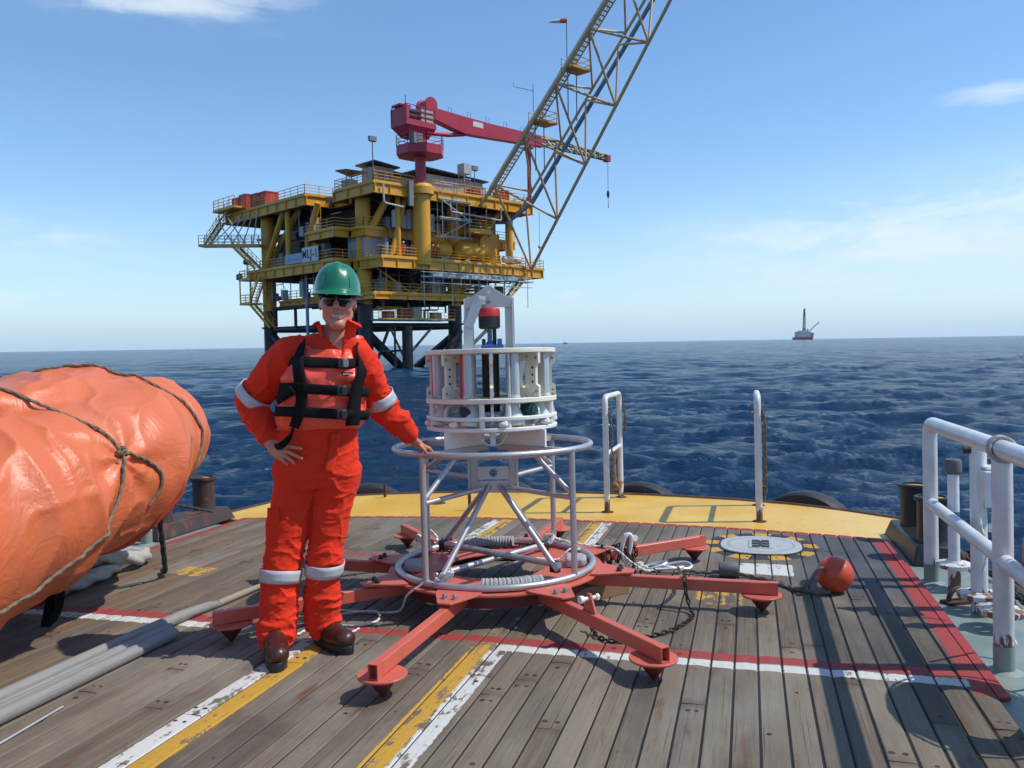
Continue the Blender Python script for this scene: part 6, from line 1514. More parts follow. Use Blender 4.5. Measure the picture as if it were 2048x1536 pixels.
def deck(name, pts, z, hbeam, railpts, parent=plat, joists=True):
    mb = rig_poly(MB(), pts, z-.18, z); d = mb.build(name, YEL, parent, smooth=False)
    k = MB(); n = len(pts)
    for i in range(n):
        (u0, v0), (u1, v1) = pts[i], pts[(i+1) % n]; cu = sum(p[0] for p in pts)/n; cv = sum(p[1] for p in pts)/n
        a, c = rp(u0, v0, z-.18-hbeam/2), rp(u1, v1, z-.18-hbeam/2); dd = (c-a).normalized(); nn = Vector((-dd.y, dd.x, 0))
        if nn.dot(rp(cu, cv, a.z)-(a+c)/2) < 0: nn = -nn
        a, c = a+nn*.25, c+nn*.25
        k.bar(a, c, .10, hbeam); k.bar(a+Vector((0, 0, -hbeam/2)), c+Vector((0, 0, -hbeam/2)), .42, .07); k.bar(a+Vector((0, 0, hbeam/2-.04)), c+Vector((0, 0, hbeam/2-.04)), .42, .07)
        L = (c-a).length; m_ = int(L/2.2)
        for j in range(1, m_): q = a+(c-a)*(j/m_)-nn*.12; k.bar(q-Vector((0, 0, hbeam/2)), q+Vector((0, 0, hbeam/2)), .06, .22, upv=nn)
    k.build('edge_girder', YEL, d, smooth=False)
    if joists:
        us = [p[0] for p in pts]; vs_ = [p[1] for p in pts]; k = MB()
        for j in range(1, 6): v_ = min(vs_)+(max(vs_)-min(vs_))*j/6; k.bar(rp(min(us)+2.4, v_, z-.55), rp(max(us)-.6, v_, z-.55), .18, .7)
        for j in range(1, 6): u_ = min(us)+2+(max(us)-min(us)-2)*j/6; k.bar(rp(u_, min(vs_)+.6, z-.6), rp(u_, max(vs_)-.6, z-.6), .18, .8)
        k.build('joist_grid', DRK, d, smooth=False)
    for rpnts in railpts: rail_mesh(MB(), rpnts, z).build('railing', YEL, d, smooth=False)
    return d
UP = [(-.4, -2.3), (24.5, -2.3), (24.5, 27), (20, 30), (-2, 30), (-2, 9.2), (1.8, 9.2), (1.8, 5.5), (-.4, 5.5)]
up = deck('upper_deck', UP, 20.5, 1.05, [[(5.2, -2.2), (-.3, -2.2), (-.3, 5.4), (1.9, 5.4), (1.9, 9.3), (-1.9, 9.3), (-1.9, 29.9), (4, 29.9)], [(7.8, -2.2), (24.4, -2.2), (24.4, 12)]])
LO = [(.4, -2.3), (23.0, -2.3), (23.0, -1.2), (27.5, -1.2), (27.5, 22), (22, 24), (-2, 24), (-2, 3.4), (.4, 3.4)]
lo = deck('lower_deck', LO, 12.5, 1.0, [[(-1.9, 23.9), (-1.9, 3.5), (.5, 3.5), (.5, -2.2), (22.9, -2.2), (22.9, -1.1), (27.4, -1.1), (27.4, 12)]])
ME = [(.2, .6), (24, .6), (24, 22), (1.2, 22), (1.2, 9.8), (-1.8, 9.8), (-1.8, 3.4), (.2, 3.4)]
me_ = deck('mezzanine_deck', ME, 16.0, .8, [[(1.3, 9.7), (-1.7, 9.7), (-1.7, 3.5), (.3, 3.5), (.3, .7), (23.9, .7)]])
CE = [(.2, -1.0), (17., -1.0), (17., 20), (.2, 20)]
ce = deck('cellar_deck', CE, 8.6, .5, [[(.3, 19), (.3, -.9), (16.9, -.9), (16.9, 10)]])
bl_ = [(1.2, -.5), (12.4, -.5), (12.4, 3.0), (1.2, 3.0)]
d = rig_poly(MB(), bl_, 5.55, 5.68).build('boat_landing', MATS['grey_steel'], plat, smooth=False)
rail_mesh(MB(), [(1.2, -.4), (12.4, -.4)], 5.68, 1.2, .026).build('railing', YEL, d, smooth=False)
rail_mesh(MB(), [(1.2, 2.9), (12.4, 2.9)], 5.68, 1.2, .026).build('railing', YEL, d, smooth=False)
# ---- legs, columns and bracing
def tubeo(name, p, q, r, mat, parent=plat, r1=None, seg=18): return MB().tube([p, q], [r, r if r1 is None else r1], seg).build(name, mat, parent)
LEGS = [(1.3, 2.3), (13.4, .8), (0, 22), (13.4, 22)]
for u, v in LEGS:
    lg = tubeo('leg', rp(u, v, -6), rp(u, v, 7.4), .84, BLK, seg=28)
    tubeo('yellow_sleeve', rp(u, v, 7.4), rp(u, v, 19.4), .86, YEL, lg, seg=28)
    MB().lathe(rp(u, v, 5.2), [(.84, -.12), (1.12, -.1), (1.12, .1), (.84, .12)], 28, cap=False).build('collar', BLK, lg)
for (a, c) in (((1.3, 2.3), (13.4, .8)), ((1.3, 2.3), (0, 22)), ((13.4, .8), (13.4, 22)), ((0, 22), (13.4, 22))):
    tubeo('brace', rp(*a, 4.95), rp(*c, 4.95), .38, BLK)
tubeo('brace', rp(1.3, 2.2, 4.2), rp(6.3, 1.4, -.6), .55, BLK); tubeo('brace', rp(13.4, 0, 4.4), rp(8.2, 0, -2.5), .5, BLK)
mid = tubeo('caisson', rp(5.6, .2, -5), rp(5.6, .2, 4.9), .62, BLK)
tubeo('brace', rp(6.1, .2, 1.9), rp(9.2, .2, 4.7), .16, DRK); tubeo('brace', rp(5.1, .2, 1.2), rp(3.2, .2, 4.7), .12, DRK); tubeo('brace', rp(2.0, 1.2, 1.0), rp(3.1, .2, 4.8), .18, BLK); tubeo('brace', rp(3.9, .3, -1), rp(3.9, .3, 4.8), .13, DRK); tubeo('brace', rp(2.2, 1, 2.0), rp(5.2, .3, 2.1), .12, BLK)
tubeo('brace', rp(0, 22, 4.5), rp(0, 9, -3), .5, BLK); tubeo('brace', rp(13.4, 22, 4.5), rp(6, 22, -3), .5, BLK); tubeo('brace', rp(13.4, 0, 4.4), rp(13.4, 14, -3), .5, BLK)
tubeo('brace', rp(-.2, 20.5, 7.6), rp(-.2, .6, 7.6), .26, BLK); tubeo('brace', rp(-.2, 20.3, 5.4), rp(-.2, 20.3, 7.6), .3, BLK); tubeo('brace', rp(-.2, 15.2, 5), rp(-.2, 15.2, 7.6), .2, BLK)
tubeo('riser', rp(-.3, 12.2, 4.0), rp(-.3, 12.2, 11.8), .2, MATS['boom_pipe'])
for u, v, z0, z1, r in ((13.4, 0, 19, 20, .9), (21.6, -.6, 12.5, 20, .5), (21.6, 10, 12.5, 20, .5), (22, 20, 12.5, 20, .6), (3.9, -.8, 12.5, 20, .30), (-1., 15, 12.5, 20, .35)):
    tubeo('column', rp(u, v, z0), rp(u, v, z1), r, YEL)
for p, q, r in (((3.0, -.6, 12.6), (5.2, -.4, 19.4), .33), ((1.0, 1.6, 14.5), (3.4, .2, 19.6), .42), ((-1, 8, 19.4), (-1, 11.5, 12.6), .35), ((-1, 21, 12.6), (-1, 16, 19.4), .35), ((0, 22, 13), (0, 14, 19.4), .4), ((20, -.6, 19.4), (14, -.6, 12.6), .3), ((18, 6, 12.6), (22, 6, 19.4), .3), ((13.4, 1, 9), (20, 1, 12), .35), ((5.6, .5, 8.4), (13.2, .5, 11.6), .16), ((0, 1, 8.8), (0, 8, 11.6), .25), ((1., 0, 11.6), (6, 0, 8.8), .12)):
    tubeo('brace', rp(*p), rp(*q), r, YEL)
# ---- pipes, vessels and skids between the decks
mats = [MATS['grey_steel'], MATS['pale_steel'], YEL, DRK, MATS['grey_steel'], DRK]
for i in range(96):
    lev = rng.choice(((8.7, 11.2), (8.7, 11.2), (5.7, 8.0), (12.6, 15.0), (16.1, 19.3), (11.0, 11.4)))
    u, v = rng.uniform(1.5, 20), rng.uniform(-.4, 9); z = rng.uniform(*lev); L = rng.uniform(2, 8); r = rng.choice((.06, .09, .12, .16))
    if lev[0] == 5.7: u = min(u, 9); v = rng.uniform(.2, 2.4); L = min(L, 4); z = rng.uniform(7.0, 8.1)
    typ = rng.random(); a = rp(u, v, z)
    if typ < .4: pts = [a, rp(min(u+L, 22), v, z), rp(min(u+L, 22), v, z+rng.choice((-1, 1))*1.2)]
    elif typ < .62: pts = [rp(u, v, lev[0]), rp(u, v, lev[1])]
    elif typ < .85: pts = [a, rp(u, v+L, z), rp(u+1.5, v+L, z)]
    else: pts = [rp(u, v, lev[0]), rp(u, v, (lev[0]+lev[1])/2), rp(u+L*.4, v, (lev[0]+lev[1])/2), rp(u+L*.4, v, lev[1])]
    MB().tube(fillet(pts, .3, 3), r, 8).build('pipe', rng.choice(mats), plat)
def skid(u, v, z, du, dv, dz, mat, name='equipment_skid'):
    mb = rig_box(MB(), u, v, z+.15, u+du, v+dv, z+dz)
    for a in (0, .5, 1): mb.bar(rp(u+du*a, v-.03, z), rp(u+du*a, v-.03, z+dz), .1, .1)
    mb.bar(rp(u-.1, v-.05, z+.1), rp(u+du+.1, v-.05, z+.1), .14, .2); mb.bar(rp(u-.05, v-.04, z+dz*.6), rp(u+du+.05, v-.04, z+dz*.6), .06, .08)
    return mb.build(name, mat, plat, smooth=False)
for i in range(58):
    z, dzr, (u0, u1), (v0, v1) = rng.choice(((8.6, 2.4, (1, 15), (2, 12)), (12.5, 2.8, (2, 24), (1.5, 16)), (12.5, 2.8, (2, 24), (1.5, 16)), (16., 3., (2.5, 21), (3, 14)), (16., 3., (2.5, 21), (3, 14)), (12.5, 2.6, (-1, 1), (10, 22))))
    du, dv, dz = rng.uniform(.7, 2.6), rng.uniform(.7, 2.2), rng.uniform(.7, dzr)
    skid(rng.uniform(u0, u1), rng.uniform(v0, v1), z, du, dv, dz, rng.choice((DRK, DRK, MATS['grey_steel'], MATS['grey_steel'], MATS['pale_steel'], YEL, MATS['shed_beige'], MATS['crane_red'])))
for u, v, dz in ((3.2, .9, 1.0), (5.4, 1.0, 1.3), (7.1, .8, 1.5), (10.2, .9, .9)): skid(u, v, 5.68, 1.1, .9, dz, rng.choice((MATS['shed_beige'], MATS['pale_steel'], MATS['crane_red'])), 'equipment_cabinet')
# conduits and cabinets crowded along the two visible faces
for i in range(90):
    if rng.random() < .62: u, v = rng.uniform(.8, 22), rng.uniform(-1.2, 1.6)
    else: u, v = rng.uniform(-1.2, .8), rng.uniform(4.5, 21)
    z0, z1 = rng.choice(((12.5, 15.9), (16., 19.6), (8.6, 11.6), (8.6, 11.6), (10.2, 11.5))); a = rng.random()
    if a < .5: pts = [rp(u, v, z0), rp(u, v, z1)]
    elif a < .8: z = rng.uniform(z0+.6, z1); L = rng.uniform(1.5, 5); pts = [rp(u, v, z), rp(u+L, v, z)] if u > .8 else [rp(u, v, z), rp(u, v+L, z)]
    else: z = rng.uniform(z0+.8, z1-.3); pts = [rp(u, v, z1), rp(u, v, z), rp(u+rng.uniform(-1.2, 1.2), v+.4, z), rp(u+.6, v+.5, z0)]
    MB().tube(fillet(pts, .15, 2), rng.choice((.035, .05, .07)), 6).build('conduit', rng.choice((MATS['pale_steel'], MATS['grey_steel'], YEL, DRK, MATS['pale_steel'])), plat)
for i in range(70):
    if rng.random() < .62: u, v = rng.uniform(1.5, 21), rng.uniform(-.6, 2.2)
    else: u, v = rng.uniform(-1.5, .4), rng.uniform(5, 21)
    z = rng.choice((12.5, 12.5, 16., 16., 8.6)); s_ = rng.uniform(.3, 1.1)
    skid(u, v, z, s_*rng.uniform(.6, 1.4), s_*.8, min(2.4, s_*rng.uniform(.8, 2.2)), rng.choice((DRK, MATS['grey_steel'], MATS['pale_steel'], YEL, MATS['shed_beige'], MATS['crane_red'], MATS['grey_steel'])), 'equipment_cabinet')
for i in range(14):
    u, v = rng.uniform(2, 20), rng.uniform(-.4, 1.5); z = rng.choice((12.5, 16., 8.6)); r = rng.uniform(.25, .5); h_ = rng.uniform(1.0, 2.4)
    MB().lathe(rp(u, v, z), [(0, 0), (r, .05), (r, h_-.25), (r*.7, h_-.08), (0, h_)], 16).build('pressure_vessel', rng.choice((YEL, MATS['grey_steel'], MATS['pale_steel'], DRK)), plat)
# dark boxes added as interior shade, so decks do not read as empty shelves
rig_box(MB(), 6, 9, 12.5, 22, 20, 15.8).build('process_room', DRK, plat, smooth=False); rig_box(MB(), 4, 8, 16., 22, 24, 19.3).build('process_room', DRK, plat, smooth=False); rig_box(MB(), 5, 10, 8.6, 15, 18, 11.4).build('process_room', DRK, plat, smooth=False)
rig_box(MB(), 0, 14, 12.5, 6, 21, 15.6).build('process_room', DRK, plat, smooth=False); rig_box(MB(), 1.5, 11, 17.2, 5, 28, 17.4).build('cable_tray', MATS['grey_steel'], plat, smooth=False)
# yellow separator vessels
for u0, u1, v, z, r in ((9.4, 12.4, .2, 14.05, .95), (12.6, 17.4, -.3, 14.15, 1.05)):
    prof = [(0, 0), (r*.55, .12), (r*.9, .4), (r, .75)]; L = u1-u0
    MB().lathe(rp(u0, v, z), prof+[(r, L-.75), (r*.9, L-.4), (r*.55, L-.12), (0, L)], 28, axis=RU, cap=False).build('separator_vessel', YEL, plat)
for u in (19.3, 21.0): MB().lathe(rp(u, -1.7, 13.25), [(0, 0), (.3, .04), (.42, .16), (.42, 1.3), (.3, 1.42), (0, 1.46)], 20, axis=RU, cap=False).build('white_drum', MATS['tank_white'], plat)
# small balcony over the vessels, panels and ducts
d = rig_box(MB(), 13.4, -2.2, 16.1, 17.2, .8, 16.5).build('balcony', YEL, plat, smooth=False); rail_mesh(MB(), [(13.5, .7), (13.5, -2.1), (17.1, -2.1), (17.1, .7)], 16.5, 1.2).build('railing', YEL, d, smooth=False)
for q in ((13.5, -2.1), (16.3, -2.1)): MB().bar(rp(*q, 16.5), rp(*q, 19.6), .12, .12).build('hanger', YEL, d)
rig_box(MB(), 17.6, .2, 12.5, 20.6, .5, 16.6).build('wind_wall', YEL, plat, smooth=False)
rig_box(MB(), 18.2, 1.8, 16., 21.5, 4.0, 18.6).build('equipment_cabinet', MATS['grey_steel'], plat, smooth=False)
# scaffolding
sc = MB()
for u in (9.0, 11.2, 13.2):
    for v in (-2.5, -1.6): sc.bar(rp(u, v, 15.2), rp(u, v, 22.0 if u < 12 else 19.6), .09, .09)
for z in (15.3, 17.3, 19.4, 21.5):
    for v in (-2.5, -1.6): sc.bar(rp(8.7, v, z), rp(13.5 if z < 20 else 11.5, v, z), .09, .09)
for u in (9., 11.2, 13.2):
    for z in (15.3, 17.3, 19.4): sc.bar(rp(u, -2.8, z), rp(u, -1.3, z), .09, .09)
for z in (17.4, 19.5): rig_box(sc, 8.6, -2.6, z, 13.4, -1.5, z+.1)
sc.bar(rp(9., -2.55, 15.3), rp(13.2, -2.55, 17.3), .08, .08); sc.bar(rp(13.2, -2.55, 17.3), rp(9.0, -2.55, 19.4), .08, .08)
sc.build('scaffold', MATS['pale_steel'], plat, smooth=False)
sc = MB()
for i in range(13):
    u = 6.0+i*1.4; sc.bar(rp(u, -2.6, 9.6 if i % 3 else 7.2), rp(u, -2.6, 12.2), .08, .08)
for z in (9.8, 10.5, 11.0): sc.bar(rp(5.6, -2.6, z), rp(23.6, -2.6, z), .10, .10)
rig_box(sc, 7.2, -2.7, 10.45, 23.8, -1.2, 10.6)
for i in range(8): u = 7.2+i*2.2; sc.bar(rp(u, -2.7, 10.5), rp(u, -.8, 10.5), .1, .1)
sc.build('scaffold', MATS['pale_steel'], plat, smooth=False)
rig_box(MB(), 7.6, -2.2, 10.65, 22, -1.5, 11.15).build('cable_tray', MATS['pale_steel'], plat, smooth=False)
# ---- stairs
def stair(p, q, w, side, name='stair', mat=YEL, n=14, rails=True):
    p, q = Vector(p), Vector(q); mb = MB(); s = side.normalized()*w/2
    for e in (-s, s): mb.bar(p+e, q+e, .08, .3)
    for k in range(1, n): c = p+(q-p)*(k/n); mb.bar(c-s, c+s, .26, .06)
    if rails:
        for e in (-s, s):
            mb.bar(p+e+Vector((0, 0, 1)), q+e+Vector((0, 0, 1)), .06, .06); mb.bar(p+e+Vector((0, 0, .55)), q+e+Vector((0, 0, .55)), .05, .05)
            for k in range(0, n+1, 3): c = p+(q-p)*(k/n)+e; mb.bar(c, c+Vector((0, 0, 1)), .06, .06)
    return mb.build(name, mat, plat, smooth=False)
d = rig_box(MB(), -5.2, 27.2, 16.0, -4.0, 31.5, 16.25)
WA, WB = rp(-5.6, 29.2, 16.1), rp(-1.6, 20.5, 15.6)
mb = MB(); mb.bar(WA, WB, 1.3, .35); wk = mb.build('walkway', YEL, plat, smooth=False)
sd = (WB-WA).cross(Vector((0, 0, 1))).normalized(); mb = MB()
for e in (-.6, .6):
    n = 9; A_, B_ = WA+sd*e, WB+sd*e
    for k in range(n+1): q = A_+(B_-A_)*(k/n); mb.bar(q, q+Vector((0, 0, 1.3)), .07, .07)
    for h_ in (.5, .9, 1.3): mb.bar(A_+Vector((0, 0, h_)), B_+Vector((0, 0, h_)), .06, .06)
mb.build('railing', MATS['pale_steel'], wk, smooth=False)
mb = MB()
for k in (.15, .32, .5, .68, .85): q = WA+(WB-WA)*k; mb.bar(q, rp(-1.9, 26-k*6, 20), .1, .1)
mb.bar(WA+(WB-WA)*.55, WA+(WB-WA)*.25+Vector((0, 0, 3.6)), .12, .12); mb.bar(WA+(WB-WA)*.75, WA+(WB-WA)*.45+Vector((0, 0, 3.6)), .12, .12); mb.build('hanger', MATS['pale_steel'], wk, smooth=False)
stair(WA+(WB-WA)*.08, rp(-2.4, 29.8, 19.6), 1.0, Vector((.3, 1, 0)), n=16)
stair(rp(-2.4, 29.8, 19.6), rp(-2.3, 26.5, 21.2), 1.0, RU, n=8)
d = rig_box(MB(), -3.4, 24.2, 20.75, -1.9, 30.5, 21.0).build('landing', YEL, plat, smooth=False); rail_mesh(MB(), [(-1.9, 30.4), (-3.3, 30.4), (-3.3, 24.2)], 21.0, 1.3).build('railing', YEL, d, smooth=False)
stair(WA+(WB-WA)*.58+Vector((0, 0, -.2)), rp(-2.2, 20.5, 12.6), 1.0, Vector((.6, .8, 0)), n=16)
# the stair tower hanging below the lower deck, port side
d = rig_box(MB(), -2.9, 21.6, 11.3, -1.2, 24.6, 11.5).build('landing', YEL, plat, smooth=False); rail_mesh(MB(), [(-1.2, 24.5), (-2.8, 24.5), (-2.8, 21.7)], 11.5, 1.1).build('railing', YEL, d, smooth=False)
d = rig_box(MB(), -2.9, 21.6, 8.2, -1.2, 24.6, 8.4).build('landing', YEL, plat, smooth=False); rail_mesh(MB(), [(-1.2, 24.5), (-2.8, 24.5), (-2.8, 21.7)], 8.4, 1.1).build('railing', YEL, d, smooth=False)
for q in ((-2.8, 24.5), (-1.3, 24.5), (-2.8, 21.7)): MB().bar(rp(*q, 8.2), rp(*q, 12.4), .14, .14).build('hanger', YEL, plat)
stair(rp(-2.2, 22.2, 8.4), rp(-2.2, 19.4, 11.8), .9, RU, n=10); stair(rp(-2.4, 22, 8.2), rp(-.9, 19.8, 5.2), .8, Vector((.6, .8, 0)), n=10)
MB().lathe(rp(-2.6, 25.0, 11.5), [(.35, 0), (.4, .1), (.4, .7), (.2, .8), (0, .8)], 14).build('lamp_housing', MATS['grey_steel'], plat)
# stair on the right below the boom foot
stair(rp(23.0, -1.9, 11.2), rp(19.8, -1.9, 8.4), .9, RV, n=12); stair(rp(19.6, -.6, 8.4), rp(14.0, -.6, 5.4), .9, RV, n=14)
rig_box(MB(), 17.8, -2.2, 8.2, 20.0, -.3, 8.4).build('landing', YEL, plat, smooth=False)
# ---- roof level: sheds, lamps, red tanks
def shed(u, v, du, dv, h, hb, wallm, parent=plat):
    w = rig_box(MB(), u, v, 20.5, u+du, v+dv, 20.5+h).build('deck_house', wallm, parent, smooth=False)
    r = MB(); A_ = [rp(u-.5, v-.6, 20.5+h+hb), rp(u+du+.5, v-.6, 20.5+h), rp(u+du+.5, v+dv+.6, 20.5+h), rp(u-.5, v+dv+.6, 20.5+h+hb)]
    r.add([p for p in A_]+[p+Vector((0, 0, .16)) for p in A_], [(3, 2, 1, 0), (4, 5, 6, 7), (0, 1, 5, 4), (1, 2, 6, 5), (2, 3, 7, 6), (3, 0, 4, 7)]); r.build('roof', MATS['roof_dark'], w, smooth=False)
    return w
w = shed(2.6, 1.6, 2.6, 2.6, 2.6, .35, MATS['shed_beige']); 
for k in range(2): rig_box(MB(), 3.0+k*1.1, 1.57, 21.2, 3.8+k*1.1, 1.62, 22.6).build('window', MATS['grey_steel'], w, smooth=False)
shed(5.4, 2.4, 3.0, 3.0, 2.0, .3, MATS['shed_beige']); shed(9.4, .8, 9.0, 5.5, 2.5, .5, MATS['corrugated']); shed(16.5, 3, 3.4, 3, 2.2, .2, MATS['shed_grey'])
r = MB(); A_ = [rp(-.2, 3.2, 22.5), rp(1.8, 1.8, 22.2), rp(1.8, 5.2, 22.2), rp(-.2, 5.4, 22.7)]; r.add(A_+[p+Vector((0, 0, .12)) for p in A_], [(3, 2, 1, 0), (4, 5, 6, 7), (0, 1, 5, 4), (1, 2, 6, 5), (2, 3, 7, 6), (3, 0, 4, 7)]); r.build('canopy_roof', MATS['roof_dark'], plat, smooth=False)
for q in ((-.1, 3.3), (1.7, 2.0), (1.7, 5.0)): MB().bar(rp(*q, 20.5), rp(*q, 22.3), .1, .1).build('hanger', MATS['grey_steel'], plat)
rig_box(MB(), .2, 3.4, 20.5, 1.5, 4.8, 21.6).build('equipment_cabinet', MATS['shed_beige'], plat, smooth=False)
def lamp(u, v, z, h):
    mb = MB(); mb.bar(rp(u, v, z), rp(u, v, z+h), .10, .10); mb.bar(rp(u-.4, v, z+h), rp(u+.4, v, z+h), .08, .08); rig_box(mb, u-.45, v-.2, z+h+.05, u+.45, v+.15, z+h+.55)
    mb.build('floodlight', MATS['grey_steel'], plat, smooth=False)
lamp(-.1, -1.9, 20.5, 4.2); lamp(15.0, -1.5, 20.5, 3.2); lamp(-1.9, 24.2, 11.5, 2.0)
def tower(u, v): 
    mb = MB()
    for a in (-.5, .5):
        for c in (-.5, .5): mb.bar(rp(u+a, v+c, 20.5), rp(u+a, v+c, 23.4), .08, .08)
    for z in (21.4, 22.4, 23.3):
        for a in (-.5, .5): mb.bar(rp(u+a, v-.5, z), rp(u+a, v+.5, z), .07, .07); mb.bar(rp(u-.5, v+a, z), rp(u+.5, v+a, z), .07, .07)
    rig_box(mb, u-.6, v-.6, 23.0, u+.6, v+.6, 24.2); mb.build('instrument_tower', MATS['pale_steel'], plat, smooth=False)
tower(13.3, -1.6)
for k in range(5): skid(14.8+k*1.5+rng.uniform(0, .4), -1.2+rng.uniform(0, 1.2), 20.5, rng.uniform(.8, 1.4), rng.uniform(.8, 1.4), rng.uniform(.9, 2.2), rng.choice((MATS['crane_red'], MATS['pale_steel'], MATS['shed_grey'], MATS['crane_red'])))
MB().tube(fillet([rp(.8, -2.45, 20.3), rp(.8, -2.5, 18.2), rp(3.4, -2.5, 18.0)], .3), .11, 8).build('pipe', MATS['pale_steel'], plat)
MB().tube(fillet([rp(10.2, -2.5, 19.2), rp(10.3, -2.5, 18.2), rp(18.4, -2.5, 17.9), rp(18.4, -2.5, 19.4)], .3), .11, 8).build('pipe', MATS['pale_steel'], plat)
rig_box(MB(), 4.1, -2.75, 18.2, 4.7, -2.4, 21.0).build('equipment_cabinet', MATS['grey_steel'], plat, smooth=False)
# ---- name board and banner on the rail
sb = MB(); rig_box(sb, -2.12, 6.45, 12.55, -2.04, 9.95, 14.25); sg = sb.build('name_board', MATS['sign_white'], plat, smooth=False)
cu = bpy.data.curves.new('t', 'FONT'); cu.body = 'MLJ-1'; cu.size = 1.42; cu.extrude = .02; cu.align_x = 'CENTER'; cu.align_y = 'CENTER'; cu.space_character = 1.16; cu.offset = .016
to = bpy.data.objects.new('t', cu); COL.objects.link(to); bpy.context.view_layer.update()
tm = bpy.data.meshes.new_from_object(to.evaluated_get(bpy.context.evaluated_depsgraph_get())); bpy.data.objects.remove(to)
wd = max(v.co.x for v in tm.vertices)-min(v.co.x for v in tm.vertices); kx = 3.1/wd
L = MB(); L.add([rp(-2.13-v.co.z, 8.2-v.co.x*kx, 13.4+v.co.y) for v in tm.vertices], [tuple(p.vertices) for p in tm.polygons]); L.build('lettering', MATS['letter_black'], sg, smooth=False)
sb = MB(); rig_box(sb, -2.10, 9.98, 12.6, -2.03, 14.0, 13.75); bn = sb.build('banner', MATS['banner_blue'], plat, smooth=False)
q = MB(); q.lathe(rp(-2.11, 13.3, 13.25), [(.30, 0), (.30, .03), (0, .03)], 20, axis=-RU); q.build('emblem', MATS['boom_pipe'], bn)
rig_box(MB(), -2.125, 10.3, 13.0, -2.105, 12.7, 13.2).build('faded_line', MATS['container_grey'], bn, smooth=False)
# ---- crane
PU, PV = 6.4, -1.9
ped = MB().lathe(rp(PU, PV, 0), [(0, 11.8), (1.0, 11.8), (1.0, 19.7), (1.45, 19.75), (1.45, 20.55), (1.2, 20.9), (.66, 20.9)], 36, cap=False).build('crane_pedestal', YEL, plat)
crane = MB().lathe(rp(PU, PV, 0), [(.62, 20.88), (.62, 24.0), (.80, 24.9), (.82, 27.4), (1.2, 27.5), (1.2, 28.0), (0, 28.0)], 32).build('crane', RED, plat)
o8 = [(2.75*math.cos(math.pi*k/4+.39), 2.75*math.sin(math.pi*k/4+.39)) for k in range(8)]
mb = MB(); rig_poly(mb, [(PU+a, PV+c) for a, c in o8], 24.05, 24.9); cp = mb.build('crane_platform', RED, crane, smooth=False)
rail_mesh(mb := MB(), [(PU+a, PV+c) for a, c in o8+o8[:1]], 24.9, 1.25, .034); mb.build('crane_railing', RED, crane, smooth=False)
rig_box(MB(), PU-2.2, PV-1.8, 24.95, PU-1.0, PV-.9, 26.1).build('winch_box', MATS['grey_steel'], crane, smooth=False)
_rp = rp
def rp(u, v, z): return _rp(u, v, z-1.0)      # crane house level
# machinery house swings opposite the boom
mb = MB(); rig_poly(mb, [(PU-2.9, PV-1.4), (PU+1.3, PV-1.4), (PU+1.3, PV+1.5), (PU-2.9, PV+1.5)], 28.0, 28.5)
rig_box(mb, PU-2.9, PV-1.4, 28.45, PU-2.5, PV+1.5, 30.0); rig_box(mb, PU-2.9, PV+1.2, 28.45, PU+1.2, PV+1.5, 30.0)
vs = [rp(PU-2.9, PV-1.4, 28.05), rp(PU+1.3, PV-1.4, 28.05), rp(PU+1.3, PV+1.5, 28.05), rp(PU-2.9, PV+1.5, 28.05), rp(PU-2.0, PV-.8, 26.9), rp(PU+.6, PV-.8, 26.9), rp(PU+.6, PV+.8, 26.9), rp(PU-2.0, PV+.8, 26.9)]
mb.add(vs, [(0, 1, 5, 4), (1, 2, 6, 5), (2, 3, 7, 6), (3, 0, 4, 7), (4, 5, 6, 7)]); mb.build('machinery_house', RED, crane, smooth=False)
rail_mesh(mb := MB(), [(PU-2.8, PV+1.4), (PU-2.8, PV-1.3), (PU+1.2, PV-1.3)], 28.5, 1.7, .05, 1.2); mb.build('cab_frame', RED, crane, smooth=False)
rig_box(MB(), PU-2.2, PV-.9, 28.5, PU-.9, PV+.9, 29.9).build('engine', DRK, crane, smooth=False); rig_box(MB(), PU-.7, PV-1.25, 28.5, PU+1.0, PV-.2, 30.1).build('operator_cab', MATS['shed_beige'], crane, smooth=False)
mb = MB(); rig_box(mb, PU-3.2, PV-.7, 30.1, PU-1.7, PV+.9, 30.3); mb.bar(rp(PU-2.9, PV, 30), rp(PU-2.9, PV, 30.3), .1, .1); mb.build('cab_roof', RED, crane, smooth=False)
MB().bar(rp(PU-1.7, PV+.3, 30.0), rp(PU-1.7, PV+.3, 31.7), .08, .08).build('antenna', RED, crane)
mb = MB(); mb.lathe(rp(PU+1.1, PV-.9, 30.9), [(0, 0), (.85, 0), (.85, .2), (.62, .25), (.62, 1.5), (.85, 1.55), (.85, 1.75), (0, 1.75)], 24, axis=RV); mb.build('winch_drum', RED, crane)
mb = MB(); rig_box(mb, PU+.3, PV-.8, 28.9, PU+1.3, PV+.8, 31.0); mb.build('mast_head', RED, crane, smooth=False)
BV = PV-.1
def boomsec(st):
    mb = MB(); vs = []
    for u, z0, z1, w in st: vs += [rp(u, BV-w/2, z0), rp(u, BV+w/2, z0), rp(u, BV+w/2, z1), rp(u, BV-w/2, z1)]
    n = len(st); fs = [(i*4+k, i*4+(k+1) % 4, i*4+4+(k+1) % 4, i*4+4+k) for i in range(n-1) for k in range(4)]+[(3, 2, 1, 0), tuple((n-1)*4+k for k in range(4))]
    return mb.add(vs, fs)
BZ0, BSL = 30.2, -.012
bz = lambda u: BZ0+(u-PU)*BSL
boomsec([(PU+1.0, bz(PU+1)-.6, bz(PU+1)+.55, 1.1), (PU+6.2, bz(PU+6)-1.55, bz(PU+6)+.42, 1.1), (PU+10, bz(PU+10)-1.35, bz(PU+10)+.38, 1.0), (PU+20.2, bz(PU+20)-.75, bz(PU+20)+.55, .9)]).build('boom', RED, crane, smooth=False)
